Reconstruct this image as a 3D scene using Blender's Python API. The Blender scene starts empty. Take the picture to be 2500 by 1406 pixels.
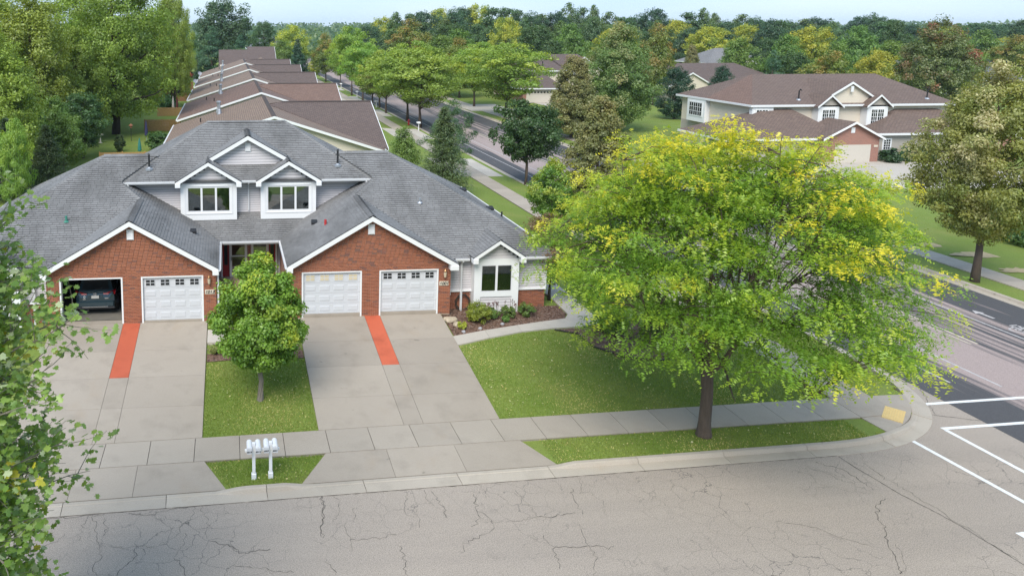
import bpy, bmesh, math, random
import numpy as np
from mathutils import Matrix, Vector

random.seed(7)
SC = bpy.context.scene
COL = SC.collection
R = math.radians

# ------------------------------------------------------------------ camera
cam_d = bpy.data.cameras.new("camera")
cam = bpy.data.objects.new("camera", cam_d)
COL.objects.link(cam)
cam_d.sensor_width = 36.0
cam_d.lens = 1950.0 / 2500.0 * 36.0
cam_d.shift_x = (1250.0 - 727.0) / 2500.0
cam_d.shift_y = -(703.0 - 365.0) / 2500.0
cam_d.clip_start = 0.5
cam_d.clip_end = 9000.0
_f, _cx, _cy = 1950.0, 727.0, 365.0
_D = np.array([552 - _cx, 65 - _cy, _f]); _D /= np.linalg.norm(_D)
_th = math.atan2(_cy - 65, _f)
_U = np.array([0, -math.cos(_th), -math.sin(_th)])
_X = np.cross(_D, _U)
_RM = np.stack([_X, _D, _U], 1)               # world -> camera (x right, y down, z forward)
CAM = np.array([3.92931384, -33.91287923, 12.8615035])
cam.matrix_world = Matrix(((_RM[0, 0], -_RM[1, 0], -_RM[2, 0], CAM[0]),
                           (_RM[0, 1], -_RM[1, 1], -_RM[2, 1], CAM[1]),
                           (_RM[0, 2], -_RM[1, 2], -_RM[2, 2], CAM[2]),
                           (0, 0, 0, 1)))
SC.camera = cam

# ------------------------------------------------------------------ sky, sun, exposure
SUN_EL, SUN_AZ = 48.0, 208.0      # azimuth clockwise from +Y: the sun stands high behind the left shoulder
SKY_STRENGTH, SUN_STRENGTH, EXPOSURE = 0.061, 1.50, 1.55
world = bpy.data.worlds.new("World")
SC.world = world
world.use_nodes = True
wn, wl = world.node_tree.nodes, world.node_tree.links
wn.clear()
w_out = wn.new("ShaderNodeOutputWorld")
w_bg = wn.new("ShaderNodeBackground")
w_sky = wn.new("ShaderNodeTexSky")
w_sky.sky_type = 'NISHITA'
w_sky.sun_disc = False
w_sky.sun_elevation = R(SUN_EL)
w_sky.sun_rotation = R(SUN_AZ)
w_sky.altitude = 300
w_sky.air_density = 1.0
w_sky.dust_density = 0.6
w_sky.ozone_density = 2.0
w_bg.inputs[1].default_value = SKY_STRENGTH
# thin even cloud over the whole dome
w_tc = wn.new("ShaderNodeTexCoord")
w_map = wn.new("ShaderNodeMapping"); w_map.inputs['Scale'].default_value = (1.6, 1.6, 9.0)
w_noise = wn.new("ShaderNodeTexNoise"); w_noise.inputs['Scale'].default_value = 1.7; w_noise.inputs['Detail'].default_value = 6
w_ramp = wn.new("ShaderNodeValToRGB")
w_ramp.color_ramp.elements[0].position = 0.35; w_ramp.color_ramp.elements[0].color = (0.62, 0.62, 0.62, 1)
w_ramp.color_ramp.elements[1].position = 0.75; w_ramp.color_ramp.elements[1].color = (0.92, 0.92, 0.92, 1)
w_mix = wn.new("ShaderNodeMixRGB")
w_mix.inputs[2].default_value = (3.5, 4.9, 6.7, 1)
wl.new(w_tc.outputs['Generated'], w_map.inputs[0]); wl.new(w_map.outputs[0], w_noise.inputs['Vector'])
wl.new(w_noise.outputs['Fac'], w_ramp.inputs[0]); wl.new(w_ramp.outputs[0], w_mix.inputs[0])
wl.new(w_sky.outputs[0], w_mix.inputs[1]); wl.new(w_mix.outputs[0], w_bg.inputs[0])
wl.new(w_bg.outputs[0], w_out.inputs[0])

sun_d = bpy.data.lights.new("sun", 'SUN')
sun_d.energy = SUN_STRENGTH
sun_d.angle = R(35)
sun_d.color = (1.0, 0.955, 0.88)
sun = bpy.data.objects.new("sun", sun_d)
COL.objects.link(sun)
_az, _el = R(SUN_AZ), R(SUN_EL)
_sd = Vector((math.sin(_az) * math.cos(_el), math.cos(_az) * math.cos(_el), math.sin(_el)))
sun.rotation_euler = _sd.to_track_quat('Z', 'Y').to_euler()
sun.location = (0, 0, 60)

SC.view_settings.view_transform = 'Standard'
SC.view_settings.look = 'None'
SC.view_settings.gamma = 1.0
SC.view_settings.exposure = EXPOSURE
SC.view_settings.use_curve_mapping = False
SC.render.engine = 'CYCLES'
SC.cycles.max_bounces = 6
SC.cycles.diffuse_bounces = 3
SC.cycles.glossy_bounces = 2
SC.cycles.transmission_bounces = 2
SC.cycles.transparent_max_bounces = 6
SC.cycles.caustics_reflective = False
SC.cycles.caustics_refractive = False
SC.cycles.use_adaptive_sampling = True
SC.cycles.use_denoising = True

# ------------------------------------------------------------------ materials
MATS = {}
def new_mat(name):
    m = bpy.data.materials.new(name); m.use_nodes = True
    nt = m.node_tree
    for n in list(nt.nodes): nt.nodes.remove(n)
    out = nt.nodes.new("ShaderNodeOutputMaterial")
    b = nt.nodes.new("ShaderNodeBsdfPrincipled")
    nt.links.new(b.outputs[0], out.inputs[0])
    MATS[name] = m
    return m, nt, b, out
def N(nt, t, **kw):
    n = nt.nodes.new(t)
    for k, v in kw.items():
        if k in n.inputs: n.inputs[k].default_value = v
        else: setattr(n, k, v)
    return n
def mixc(nt, fac, a, b, mode='MIX'):
    n = nt.nodes.new("ShaderNodeMixRGB"); n.blend_type = mode
    for i, v in enumerate((fac, a, b)):
        if hasattr(v, 'is_linked') or hasattr(v, 'links'): nt.links.new(v, n.inputs[i])
        elif i == 0: n.inputs[0].default_value = v
        else: n.inputs[i].default_value = (*v, 1) if len(v) == 3 else v
    return n.outputs[0]
def coords(nt, scale=(1, 1, 1), kind='Object', rot=(0, 0, 0)):
    t = nt.nodes.new("ShaderNodeTexCoord"); mp = nt.nodes.new("ShaderNodeMapping")
    mp.inputs['Scale'].default_value = scale; mp.inputs['Rotation'].default_value = rot
    if kind == 'World':
        g = nt.nodes.new("ShaderNodeNewGeometry"); nt.links.new(g.outputs['Position'], mp.inputs[0])
    else: nt.links.new(t.outputs[kind], mp.inputs[0])
    return mp.outputs[0]
def noise(nt, vec, scale, detail=4, rough=0.55, lo=0.0, hi=1.0, dist=0.0):
    n = N(nt, "ShaderNodeTexNoise"); n.inputs['Scale'].default_value = scale; n.inputs['Detail'].default_value = detail
    n.inputs['Roughness'].default_value = rough; n.inputs['Distortion'].default_value = dist
    nt.links.new(vec, n.inputs['Vector'])
    if lo == 0.0 and hi == 1.0: return n.outputs['Fac']
    mr = N(nt, "ShaderNodeMapRange"); mr.inputs['From Min'].default_value = lo; mr.inputs['From Max'].default_value = hi
    nt.links.new(n.outputs['Fac'], mr.inputs['Value']); return mr.outputs[0]
def bump(nt, b, h, strength=0.3, dist=0.02):
    n = N(nt, "ShaderNodeBump"); n.inputs['Strength'].default_value = strength; n.inputs['Distance'].default_value = dist
    nt.links.new(h, n.inputs['Height']); nt.links.new(n.outputs[0], b.inputs['Normal'])
def mth(nt, op, a, b=None, c=None):
    n = nt.nodes.new("ShaderNodeMath"); n.operation = op
    for i, v in enumerate((a, b, c)):
        if v is None: continue
        if isinstance(v, (int, float)): n.inputs[i].default_value = v
        else: nt.links.new(v, n.inputs[i])
    return n.outputs[0]
def plain(name, col, rough=0.6, metal=0.0, var=0.06, scale=6.0, spec=0.5):
    m, nt, b, o = new_mat(name)
    v = coords(nt, kind='World')
    f = noise(nt, v, scale, 4)
    lo = tuple(c * (1 - var * 1.6) for c in col); hi = tuple(min(1, c * (1 + var)) for c in col)
    nt.links.new(mixc(nt, f, lo, hi), b.inputs['Base Color'])
    b.inputs['Roughness'].default_value = rough; b.inputs['Metallic'].default_value = metal
    b.inputs['Specular IOR Level'].default_value = spec
    return m

# per-piece random value: island inside joined meshes, object for single pieces
def piece_random(nt):
    g = nt.nodes.new("ShaderNodeNewGeometry"); oi = nt.nodes.new("ShaderNodeObjectInfo")
    s = mth(nt, 'ADD', g.outputs['Random Per Island'], oi.outputs['Random'])
    return mth(nt, 'FRACT', s)
def ramp(nt, fac, stops):
    r = nt.nodes.new("ShaderNodeValToRGB")
    els = r.color_ramp.elements
    while len(els) < len(stops): els.new(0.5)
    for e, (p, c) in zip(els, stops): e.position = p; e.color = (*c, 1)
    nt.links.new(fac, r.inputs[0]); return r.outputs[0]

# old front street asphalt
def m_asphalt():
    m, nt, b, o = new_mat("asphalt_worn")
    v = coords(nt, kind='World')
    big = noise(nt, v, 0.22, 3); mid = noise(nt, v, 2.2, 4); fine = noise(nt, v, 38, 2, 0.7)
    c = mixc(nt, big, (0.315, 0.264, 0.216), (0.375, 0.318, 0.264))
    c = mixc(nt, mth(nt, 'MULTIPLY', mid, 0.35), c, (0.30, 0.255, 0.215))
    wear = noise(nt, coords(nt, (0.045, 0.75, 1), 'World', (0, 0, 0.045)), 1.0, 4, lo=0.42, hi=0.66)
    c = mixc(nt, mth(nt, 'MULTIPLY', wear, 0.30), c, (0.215, 0.185, 0.16))
    c = mixc(nt, mth(nt, 'MULTIPLY', noise(nt, v, 0.9, 5, 0.6, lo=0.62, hi=0.78), 0.28), c, (0.13, 0.115, 0.10))
    spk = mth(nt, 'MULTIPLY', mth(nt, 'SUBTRACT', fine, 0.5), 0.9)
    c = mixc(nt, 1.0, c, ramp(nt, fine, [(0.32, (0.62, 0.62, 0.62)), (0.68, (1.32, 1.32, 1.32))]), 'MULTIPLY')
    # fine crazing, only in worn zones
    wv = N(nt, "ShaderNodeVectorMath"); wv.operation = 'ADD'
    n3 = N(nt, "ShaderNodeTexNoise"); n3.inputs['Scale'].default_value = 1.3; n3.inputs['Detail'].default_value = 5
    nt.links.new(v, n3.inputs['Vector'])
    sc = N(nt, "ShaderNodeVectorMath"); sc.operation = 'SCALE'; sc.inputs['Scale'].default_value = 0.9
    nt.links.new(n3.outputs['Color'], sc.inputs[0]); nt.links.new(v, wv.inputs[0]); nt.links.new(sc.outputs[0], wv.inputs[1])
    vo = N(nt, "ShaderNodeTexVoronoi"); vo.feature = 'DISTANCE_TO_EDGE'; vo.inputs['Scale'].default_value = 1.25
    nt.links.new(wv.outputs[0], vo.inputs['Vector'])
    crack = N(nt, "ShaderNodeMapRange"); crack.inputs['From Min'].default_value = 0.0; crack.inputs['From Max'].default_value = 0.015
    crack.inputs['To Min'].default_value = 1.0; crack.inputs['To Max'].default_value = 0.0
    nt.links.new(vo.outputs['Distance'], crack.inputs['Value'])
    zone = noise(nt, v, 0.30, 4, lo=0.42, hi=0.62)
    cf = mth(nt, 'MULTIPLY', mth(nt, 'MULTIPLY', crack.outputs[0], zone), 0.85)
    c = mixc(nt, cf, c, (0.07, 0.062, 0.055))
    nt.links.new(c, b.inputs['Base Color']); b.inputs['Roughness'].default_value = 0.9
    bump(nt, b, fine, 0.35, 0.006)
m_asphalt()
def m_side_road():
    m, nt, b, o = new_mat("asphalt_sealed_streaked")
    v = coords(nt, kind='World')
    sx = N(nt, "ShaderNodeSeparateXYZ"); nt.links.new(v, sx.inputs[0])
    st = coords(nt, (2.6, 0.09, 1), 'World')
    streak = noise(nt, st, 1.0, 6, 0.62)
    pat = noise(nt, coords(nt, (0.35, 0.06, 1), 'World'), 1.0, 4)
    # bare pink chippings in the near lane, seal coat left along both edges
    prof = ramp(nt, mth(nt, 'DIVIDE', mth(nt, 'SUBTRACT', sx.outputs[0], 30.6), 12.8),
                [(0.0, (0.05,) * 3), (0.16, (0.10,) * 3), (0.24, (0.85,) * 3), (0.43, (0.80,) * 3), (0.50, (0.42,) * 3), (0.62, (0.52,) * 3), (0.74, (0.45,) * 3), (0.82, (0.12,) * 3), (1.0, (0.05,) * 3)])
    f = mth(nt, 'ADD', prof, mth(nt, 'MULTIPLY', mth(nt, 'SUBTRACT', streak, 0.5), 1.9))
    f = mth(nt, 'ADD', f, mth(nt, 'MULTIPLY', mth(nt, 'SUBTRACT', pat, 0.5), 0.5))
    mr = N(nt, "ShaderNodeMapRange"); mr.inputs['From Min'].default_value = 0.30; mr.inputs['From Max'].default_value = 0.62
    nt.links.new(f, mr.inputs['Value'])
    fine = noise(nt, v, 30, 2, 0.7)
    c = mixc(nt, mr.outputs[0], (0.070, 0.067, 0.069), (0.335, 0.262, 0.238))
    c = mixc(nt, 1.0, c, ramp(nt, fine, [(0.3, (0.75,) * 3), (0.7, (1.2,) * 3)]), 'MULTIPLY')
    nt.links.new(c, b.inputs['Base Color']); b.inputs['Roughness'].default_value = 0.85
    bump(nt, b, fine, 0.3, 0.006)
m_side_road()
def m_concrete(name, a, bcol, stain=0.35):
    m, nt, b, o = new_mat(name)
    v = coords(nt, kind='World')
    pr = piece_random(nt)
    big = noise(nt, v, 0.5, 5); mid = noise(nt, v, 3.0, 5); fine = noise(nt, v, 45, 2, 0.7)
    c = mixc(nt, big, a, bcol)
    c = mixc(nt, mth(nt, 'MULTIPLY', noise(nt, v, 1.1, 6, lo=0.52, hi=0.75), stain), c, tuple(x * 0.62 for x in a))
    c = mixc(nt, mth(nt, 'MULTIPLY', noise(nt, coords(nt, (0.9, 0.5, 1), 'World'), 1.0, 4, lo=0.6, hi=0.8), stain * 0.6), c, (a[0] * 0.95, a[1] * 0.75, a[2] * 0.5))
    c = mixc(nt, mth(nt, 'MULTIPLY', noise(nt, v, 2.3, 2, 0.4, lo=0.74, hi=0.80), stain * 1.2), c, tuple(x * 0.3 for x in a))
    c = mixc(nt, 1.0, c, ramp(nt, pr, [(0, (0.92,) * 3), (1, (1.06,) * 3)]), 'MULTIPLY')
    c = mixc(nt, 1.0, c, ramp(nt, fine, [(0.3, (0.9,) * 3), (0.7, (1.09,) * 3)]), 'MULTIPLY')
    nt.links.new(c, b.inputs['Base Color']); b.inputs['Roughness'].default_value = 0.85
    bump(nt, b, fine, 0.2, 0.004)
m_concrete("concrete_drive", (0.300, 0.254, 0.203), (0.365, 0.314, 0.257))
m_concrete("concrete_walk", (0.335, 0.286, 0.230), (0.395, 0.342, 0.282), 0.3)
m_concrete("concrete_kerb", (0.355, 0.306, 0.247), (0.43, 0.376, 0.312), 0.4)
m_concrete("concrete_pale", (0.41, 0.365, 0.31), (0.49, 0.445, 0.385), 0.25)
m_concrete("orange_concrete", (0.43, 0.085, 0.038), (0.54, 0.125, 0.06), 0.6)
plain("joint_dirt", (0.07, 0.06, 0.045), 0.95, var=0.2)
plain("tactile_yellow", (0.62, 0.45, 0.19), 0.8, var=0.1, scale=8)
def m_grass(name="lawn_grass", dry=0.5):
    m, nt, b, o = new_mat(name)
    v = coords(nt, kind='World')
    g1 = noise(nt, v, 0.35, 4); g2 = noise(nt, v, 2.4, 5); fine = noise(nt, v, 26, 3, 0.75)
    c = mixc(nt, g1, (0.150, 0.205, 0.038), (0.210, 0.265, 0.064))
    c = mixc(nt, mth(nt, 'MULTIPLY', noise(nt, v, 0.6, 5, lo=0.5, hi=0.8), dry), c, (0.34, 0.28, 0.11))
    c = mixc(nt, mth(nt, 'MULTIPLY', g2, 0.5), c, (0.125, 0.185, 0.034))
    # bare dead patches
    c = mixc(nt, 1.0, c, ramp(nt, fine, [(0.25, (0.55,) * 3), (0.75, (1.4,) * 3)]), 'MULTIPLY')
    nt.links.new(c, b.inputs['Base Color']); b.inputs['Roughness'].default_value = 0.9
    b.inputs['Specular IOR Level'].default_value = 0.15
    bump(nt, b, fine, 0.6, 0.03)
m_grass()
plain("straw_patch", (0.42, 0.33, 0.19), 0.95, var=0.3, scale=5)
def m_mulch():
    m, nt, b, o = new_mat("mulch")
    v = coords(nt, kind='World')
    f = noise(nt, v, 14, 4, 0.8)
    c = ramp(nt, f, [(0.25, (0.07, 0.038, 0.024)), (0.5, (0.16, 0.09, 0.06)), (0.75, (0.32, 0.22, 0.17))])
    nt.links.new(c, b.inputs['Base Color']); b.inputs['Roughness'].default_value = 0.95
    bump(nt, b, f, 0.8, 0.04)
m_mulch()
def m_chip():
    m, nt, b, o = new_mat("bark_chip")
    pr = piece_random(nt)
    nt.links.new(ramp(nt, pr, [(0, (0.06, 0.03, 0.018)), (0.5, (0.14, 0.075, 0.05)), (1, (0.34, 0.25, 0.2))]), b.inputs['Base Color'])
    b.inputs['Roughness'].default_value = 0.95
m_chip()
def m_brick_piece():
    m, nt, b, o = new_mat("clay_brick")
    pr = piece_random(nt); v = coords(nt, kind='World')
    c = ramp(nt, pr, [(0, (0.30, 0.112, 0.062)), (0.3, (0.36, 0.136, 0.075)), (0.6, (0.41, 0.158, 0.086)), (0.88, (0.36, 0.145, 0.088)), (0.95, (0.22, 0.105, 0.082)), (1, (0.20, 0.115, 0.09))])
    c = mixc(nt, mth(nt, 'MULTIPLY', noise(nt, v, 30, 3), 0.35), c, (0.22, 0.085, 0.05))
    nt.links.new(c, b.inputs['Base Color']); b.inputs['Roughness'].default_value = 0.9
m_brick_piece()
plain("mortar", (0.66, 0.51, 0.38), 0.95, var=0.15, scale=9)
def m_brick_far():
    m, nt, b, o = new_mat("brick_wall_far")
    t = nt.nodes.new("ShaderNodeTexCoord"); sp = N(nt, "ShaderNodeSeparateXYZ"); cb = N(nt, "ShaderNodeCombineXYZ")
    g = nt.nodes.new("ShaderNodeNewGeometry"); nt.links.new(g.outputs['Position'], sp.inputs[0])
    nt.links.new(mth(nt, 'ADD', sp.outputs[0], sp.outputs[1]), cb.inputs[0]); nt.links.new(sp.outputs[2], cb.inputs[1])
    br = N(nt, "ShaderNodeTexBrick"); nt.links.new(cb.outputs[0], br.inputs['Vector'])
    br.inputs['Scale'].default_value = 1.0; br.inputs['Brick Width'].default_value = 0.21; br.inputs['Row Height'].default_value = 0.072
    br.inputs['Mortar Size'].default_value = 0.010; br.inputs['Color1'].default_value = (0.30, 0.09, 0.055, 1); br.inputs['Color2'].default_value = (0.21, 0.06, 0.04, 1)
    br.inputs['Mortar'].default_value = (0.42, 0.34, 0.28, 1)
    nt.links.new(br.outputs['Color'], b.inputs['Base Color']); b.inputs['Roughness'].default_value = 0.9
m_brick_far()
def m_shingle(name, stops, stain):
    m, nt, b, o = new_mat(name)
    v = coords(nt, kind='World'); pr = piece_random(nt)
    c = ramp(nt, pr, stops)
    c = mixc(nt, 1.0, c, ramp(nt, noise(nt, v, 60, 2, 0.8), [(0.3, (0.8,) * 3), (0.7, (1.2,) * 3)]), 'MULTIPLY')
    # black algae growth in irregular patches
    al = mth(nt, 'MULTIPLY', noise(nt, coords(nt, (0.50, 0.22, 0.22), 'World'), 1.0, 6, 0.62, lo=0.44, hi=0.72), stain)
    c = mixc(nt, al, c, (0.062, 0.060, 0.057))
    nt.links.new(c, b.inputs['Base Color']); b.inputs['Roughness'].default_value = 0.93
    b.inputs['Specular IOR Level'].default_value = 0.35
m_shingle("shingle_grey", [(0, (0.190, 0.186, 0.184)), (0.5, (0.205, 0.201, 0.199)), (1, (0.224, 0.220, 0.218))], 0.72)
plain("shingle_edge_shade", (0.055, 0.055, 0.056), 0.95)  # black cut asphalt edge, also painting the shadow line under each course
plain("shingle_deck", (0.11, 0.11, 0.112), 0.95, var=0.1)
def m_shingle_far(name, c1, c2, mort):
    m, nt, b, o = new_mat(name)
    t = nt.nodes.new("ShaderNodeTexCoord")
    br = N(nt, "ShaderNodeTexBrick"); nt.links.new(t.outputs['UV'], br.inputs['Vector'])
    br.inputs['Scale'].default_value = 1.0; br.inputs['Brick Width'].default_value = 0.40; br.inputs['Row Height'].default_value = 0.19
    br.inputs['Mortar Size'].default_value = 0.026; br.inputs['Mortar Smooth'].default_value = 0.3; br.inputs['Bias'].default_value = 0.0
    br.inputs['Color1'].default_value = (*c1, 1); br.inputs['Color2'].default_value = (*c2, 1); br.inputs['Mortar'].default_value = (*mort, 1)
    v = coords(nt, kind='World')
    c = mixc(nt, mth(nt, 'MULTIPLY', noise(nt, v, 0.35, 5, lo=0.42, hi=0.72), 0.35), br.outputs['Color'], tuple(x * 0.6 for x in c1))
    c = mixc(nt, 1.0, c, ramp(nt, noise(nt, v, 9, 3, 0.8), [(0.3, (0.82,) * 3), (0.7, (1.16,) * 3)]), 'MULTIPLY')
    nt.links.new(c, b.inputs['Base Color']); b.inputs['Roughness'].default_value = 0.93
    bump(nt, b, br.outputs['Fac'], -0.4, 0.02)
m_shingle_far("shingle_brown", (0.265, 0.188, 0.138), (0.215, 0.15, 0.112), (0.105, 0.074, 0.060))
m_shingle_far("shingle_umber", (0.188, 0.132, 0.105), (0.145, 0.100, 0.083), (0.075, 0.054, 0.046))
m_shingle_far("shingle_brown_dark", (0.155, 0.112, 0.096), (0.118, 0.085, 0.074), (0.062, 0.047, 0.042))
m_shingle_far("shingle_red_brown", (0.215, 0.135, 0.103), (0.17, 0.105, 0.083), (0.095, 0.06, 0.048))
m_shingle_far("shingle_pale_grey", (0.23, 0.22, 0.22), (0.19, 0.185, 0.19), (0.12, 0.12, 0.12))
m_shingle_far("shingle_blue_grey", (0.16, 0.17, 0.19), (0.13, 0.14, 0.155), (0.08, 0.08, 0.09))
plain("siding_grey", (0.57, 0.54, 0.548), 0.7, var=0.04)
plain("siding_lap_shade", (0.05, 0.05, 0.055), 0.9)  # near-black colour painted in for the shadow under each lap
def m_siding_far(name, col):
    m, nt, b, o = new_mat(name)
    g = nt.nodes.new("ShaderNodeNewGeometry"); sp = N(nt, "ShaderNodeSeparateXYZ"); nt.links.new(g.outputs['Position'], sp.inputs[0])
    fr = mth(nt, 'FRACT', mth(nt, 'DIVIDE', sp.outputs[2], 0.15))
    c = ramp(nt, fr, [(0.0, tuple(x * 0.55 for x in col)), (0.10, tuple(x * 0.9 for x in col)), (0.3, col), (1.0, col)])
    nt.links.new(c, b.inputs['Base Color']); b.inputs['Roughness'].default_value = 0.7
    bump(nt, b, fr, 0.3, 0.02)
m_siding_far("siding_cream", (0.68, 0.60, 0.49))
m_siding_far("siding_taupe", (0.42, 0.38, 0.33))
m_siding_far("siding_grey_far", (0.40, 0.38, 0.37))
plain("white_paint", (0.76, 0.76, 0.755), 0.5, var=0.03)
plain("white_vinyl", (0.72, 0.72, 0.725), 0.4, var=0.03)
plain("white_door", (0.56, 0.57, 0.59), 0.45, var=0.025)
plain("cream_door", (0.55, 0.50, 0.43), 0.5, var=0.03)
plain("road_white", (0.74, 0.74, 0.72), 0.8, var=0.22, scale=11)
plain("road_white_worn", (0.47, 0.44, 0.43), 0.85, var=0.35, scale=9)
plain("road_yellow_worn", (0.50, 0.43, 0.33), 0.85, var=0.25, scale=9)
plain("crack_fill", (0.085, 0.075, 0.062), 0.95, var=0.25, scale=20)
plain("window_lit", (0.62, 0.53, 0.36), 0.3, var=0.15, scale=8)
plain("dark_pane", (0.018, 0.02, 0.022), 0.12)
plain("black_plastic", (0.018, 0.018, 0.02), 0.5)
plain("black_metal", (0.03, 0.03, 0.032), 0.45, 0.3)
plain("galvanised", (0.40, 0.42, 0.45), 0.5, 0.6, var=0.15)
plain("copper_lamp", (0.30, 0.17, 0.08), 0.4, 0.6)
plain("lamp_glass", (0.50, 0.42, 0.30), 0.2)
plain("red_door", (0.30, 0.018, 0.022), 0.4)
plain("red_paint", (0.45, 0.03, 0.03), 0.5)
plain("green_paint", (0.05, 0.22, 0.16), 0.5)
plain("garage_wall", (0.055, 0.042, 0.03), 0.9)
plain("garage_floor", (0.17, 0.155, 0.13), 0.8, var=0.2, scale=2)
plain("room_dark", (0.03, 0.032, 0.034), 0.9)
plain("room_green", (0.10, 0.12, 0.10), 0.9, var=0.6, scale=3)
plain("blind", (0.42, 0.50, 0.53), 0.7, var=0.06)
plain("blind_green", (0.05, 0.10, 0.06), 0.6)
plain("sign_plate", (0.62, 0.55, 0.44), 0.6)
plain("sign_ink", (0.015, 0.015, 0.015), 0.6)
plain("landscape_stone", (0.45, 0.37, 0.27), 0.9, var=0.3, scale=5)
plain("grey_stone", (0.38, 0.37, 0.38), 0.9, var=0.3, scale=9)
plain("fence_tan", (0.40, 0.235, 0.09), 0.85, var=0.2, scale=4)
plain("fence_red", (0.30, 0.13, 0.07), 0.85, var=0.2, scale=4)
plain("deck_brown", (0.11, 0.06, 0.04), 0.85, var=0.2)
plain("navy_cloth", (0.03, 0.03, 0.09), 0.9)
plain("cream_cloth", (0.55, 0.48, 0.42), 0.9)
plain("wine_cloth", (0.12, 0.03, 0.025), 0.9)
plain("teal_cloth", (0.03, 0.18, 0.15), 0.9)
plain("edging_black", (0.03, 0.026, 0.022), 0.7)
plain("rust", (0.20, 0.09, 0.05), 0.9, var=0.3, scale=10)
plain("dish_grey", (0.33, 0.34, 0.38), 0.5)
def m_glass():
    m, nt, b, o = new_mat("window_glass")
    nt.nodes.remove(b)
    tr = N(nt, "ShaderNodeBsdfTransparent"); tr.inputs[0].default_value = (0.78, 0.84, 0.82, 1)
    gl = N(nt, "ShaderNodeBsdfGlossy"); gl.inputs['Roughness'].default_value = 0.02
    fr = N(nt, "ShaderNodeFresnel"); fr.inputs[0].default_value = 1.6
    mx = N(nt, "ShaderNodeMixShader")
    nt.links.new(mth(nt, 'ADD', mth(nt, 'MULTIPLY', fr.outputs[0], 1.6), 0.14), mx.inputs[0]); nt.links.new(tr.outputs[0], mx.inputs[1]); nt.links.new(gl.outputs[0], mx.inputs[2])
    nt.links.new(mx.outputs[0], o.inputs[0])
m_glass()
def m_carpaint(name, col, rough=0.22):
    m, nt, b, o = new_mat(name)
    v = coords(nt, kind='World')
    nt.links.new(mixc(nt, noise(nt, v, 40, 2), col, tuple(c * 1.3 for c in col)), b.inputs['Base Color'])
    b.inputs['Roughness'].default_value = rough; b.inputs['Metallic'].default_value = 0.3
    b.inputs['Coat Weight'].default_value = 0.8; b.inputs['Coat Roughness'].default_value = 0.05
m_carpaint("paint_teal_black", (0.018, 0.042, 0.055)); m_carpaint("paint_red", (0.40, 0.025, 0.02)); m_carpaint("paint_white", (0.7, 0.7, 0.7))
plain("tail_red", (0.42, 0.012, 0.015), 0.15); plain("tail_pink", (0.55, 0.20, 0.20), 0.15); plain("reflector_red", (0.75, 0.02, 0.05), 0.2)
plain("chrome", (0.6, 0.62, 0.65), 0.15, 0.9); plain("tyre", (0.02, 0.02, 0.02), 0.85); plain("plate_white", (0.55, 0.53, 0.50), 0.5)
def m_bark(name, a, bcol):
    m, nt, b, o = new_mat(name)
    v = coords(nt, (9, 9, 1.6), 'World')
    f = noise(nt, v, 1.4, 5, 0.7)
    nt.links.new(mixc(nt, f, a, bcol), b.inputs['Base Color']); b.inputs['Roughness'].default_value = 0.95
    bump(nt, b, f, 0.8, 0.05)
m_bark("bark_brown", (0.055, 0.038, 0.028), (0.17, 0.125, 0.095)); m_bark("bark_grey", (0.13, 0.11, 0.085), (0.30, 0.26, 0.215)); m_bark("bark_dark", (0.022, 0.017, 0.013), (0.075, 0.055, 0.042))
def m_leaf(name, trans=0.42, gloss=0.04, vary=1.0):
    m, nt, b, o = new_mat(name)
    nt.nodes.remove(b)
    at = N(nt, "ShaderNodeAttribute"); at.attribute_name = "Col"
    oi = nt.nodes.new("ShaderNodeObjectInfo")
    hs = N(nt, "ShaderNodeHueSaturation")
    nt.links.new(mth(nt, 'ADD', mth(nt, 'MULTIPLY', oi.outputs['Random'], 0.03 * vary), 0.505 - 0.02 * vary), hs.inputs['Hue'])
    nt.links.new(mth(nt, 'ADD', mth(nt, 'MULTIPLY', oi.outputs['Random'], 0.22 * vary), 1.83 - 0.11 * vary), hs.inputs['Value'])
    nt.links.new(at.outputs['Color'], hs.inputs['Color'])
    df = N(nt, "ShaderNodeBsdfDiffuse"); tl = N(nt, "ShaderNodeBsdfTranslucent"); gl = N(nt, "ShaderNodeBsdfGlossy")
    gl.inputs['Roughness'].default_value = 0.45; gl.inputs[0].default_value = (0.8, 0.85, 0.8, 1)
    nt.links.new(hs.outputs[0], df.inputs[0])
    tc = mixc(nt, 1.0, hs.outputs[0], (1.25, 1.15, 0.55), 'MULTIPLY'); nt.links.new(tc, tl.inputs[0])
    m1 = N(nt, "ShaderNodeMixShader"); m1.inputs[0].default_value = trans
    nt.links.new(df.outputs[0], m1.inputs[1]); nt.links.new(tl.outputs[0], m1.inputs[2])
    m2 = N(nt, "ShaderNodeMixShader"); m2.inputs[0].default_value = gloss
    nt.links.new(m1.outputs[0], m2.inputs[1]); nt.links.new(gl.outputs[0], m2.inputs[2])
    nt.links.new(m2.outputs[0], o.inputs[0])
m_leaf("leaf"); m_leaf("leaf_near", vary=0.0); m_leaf("grass_blade", 0.3, 0.02)
def M(n): return MATS[n]

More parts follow.
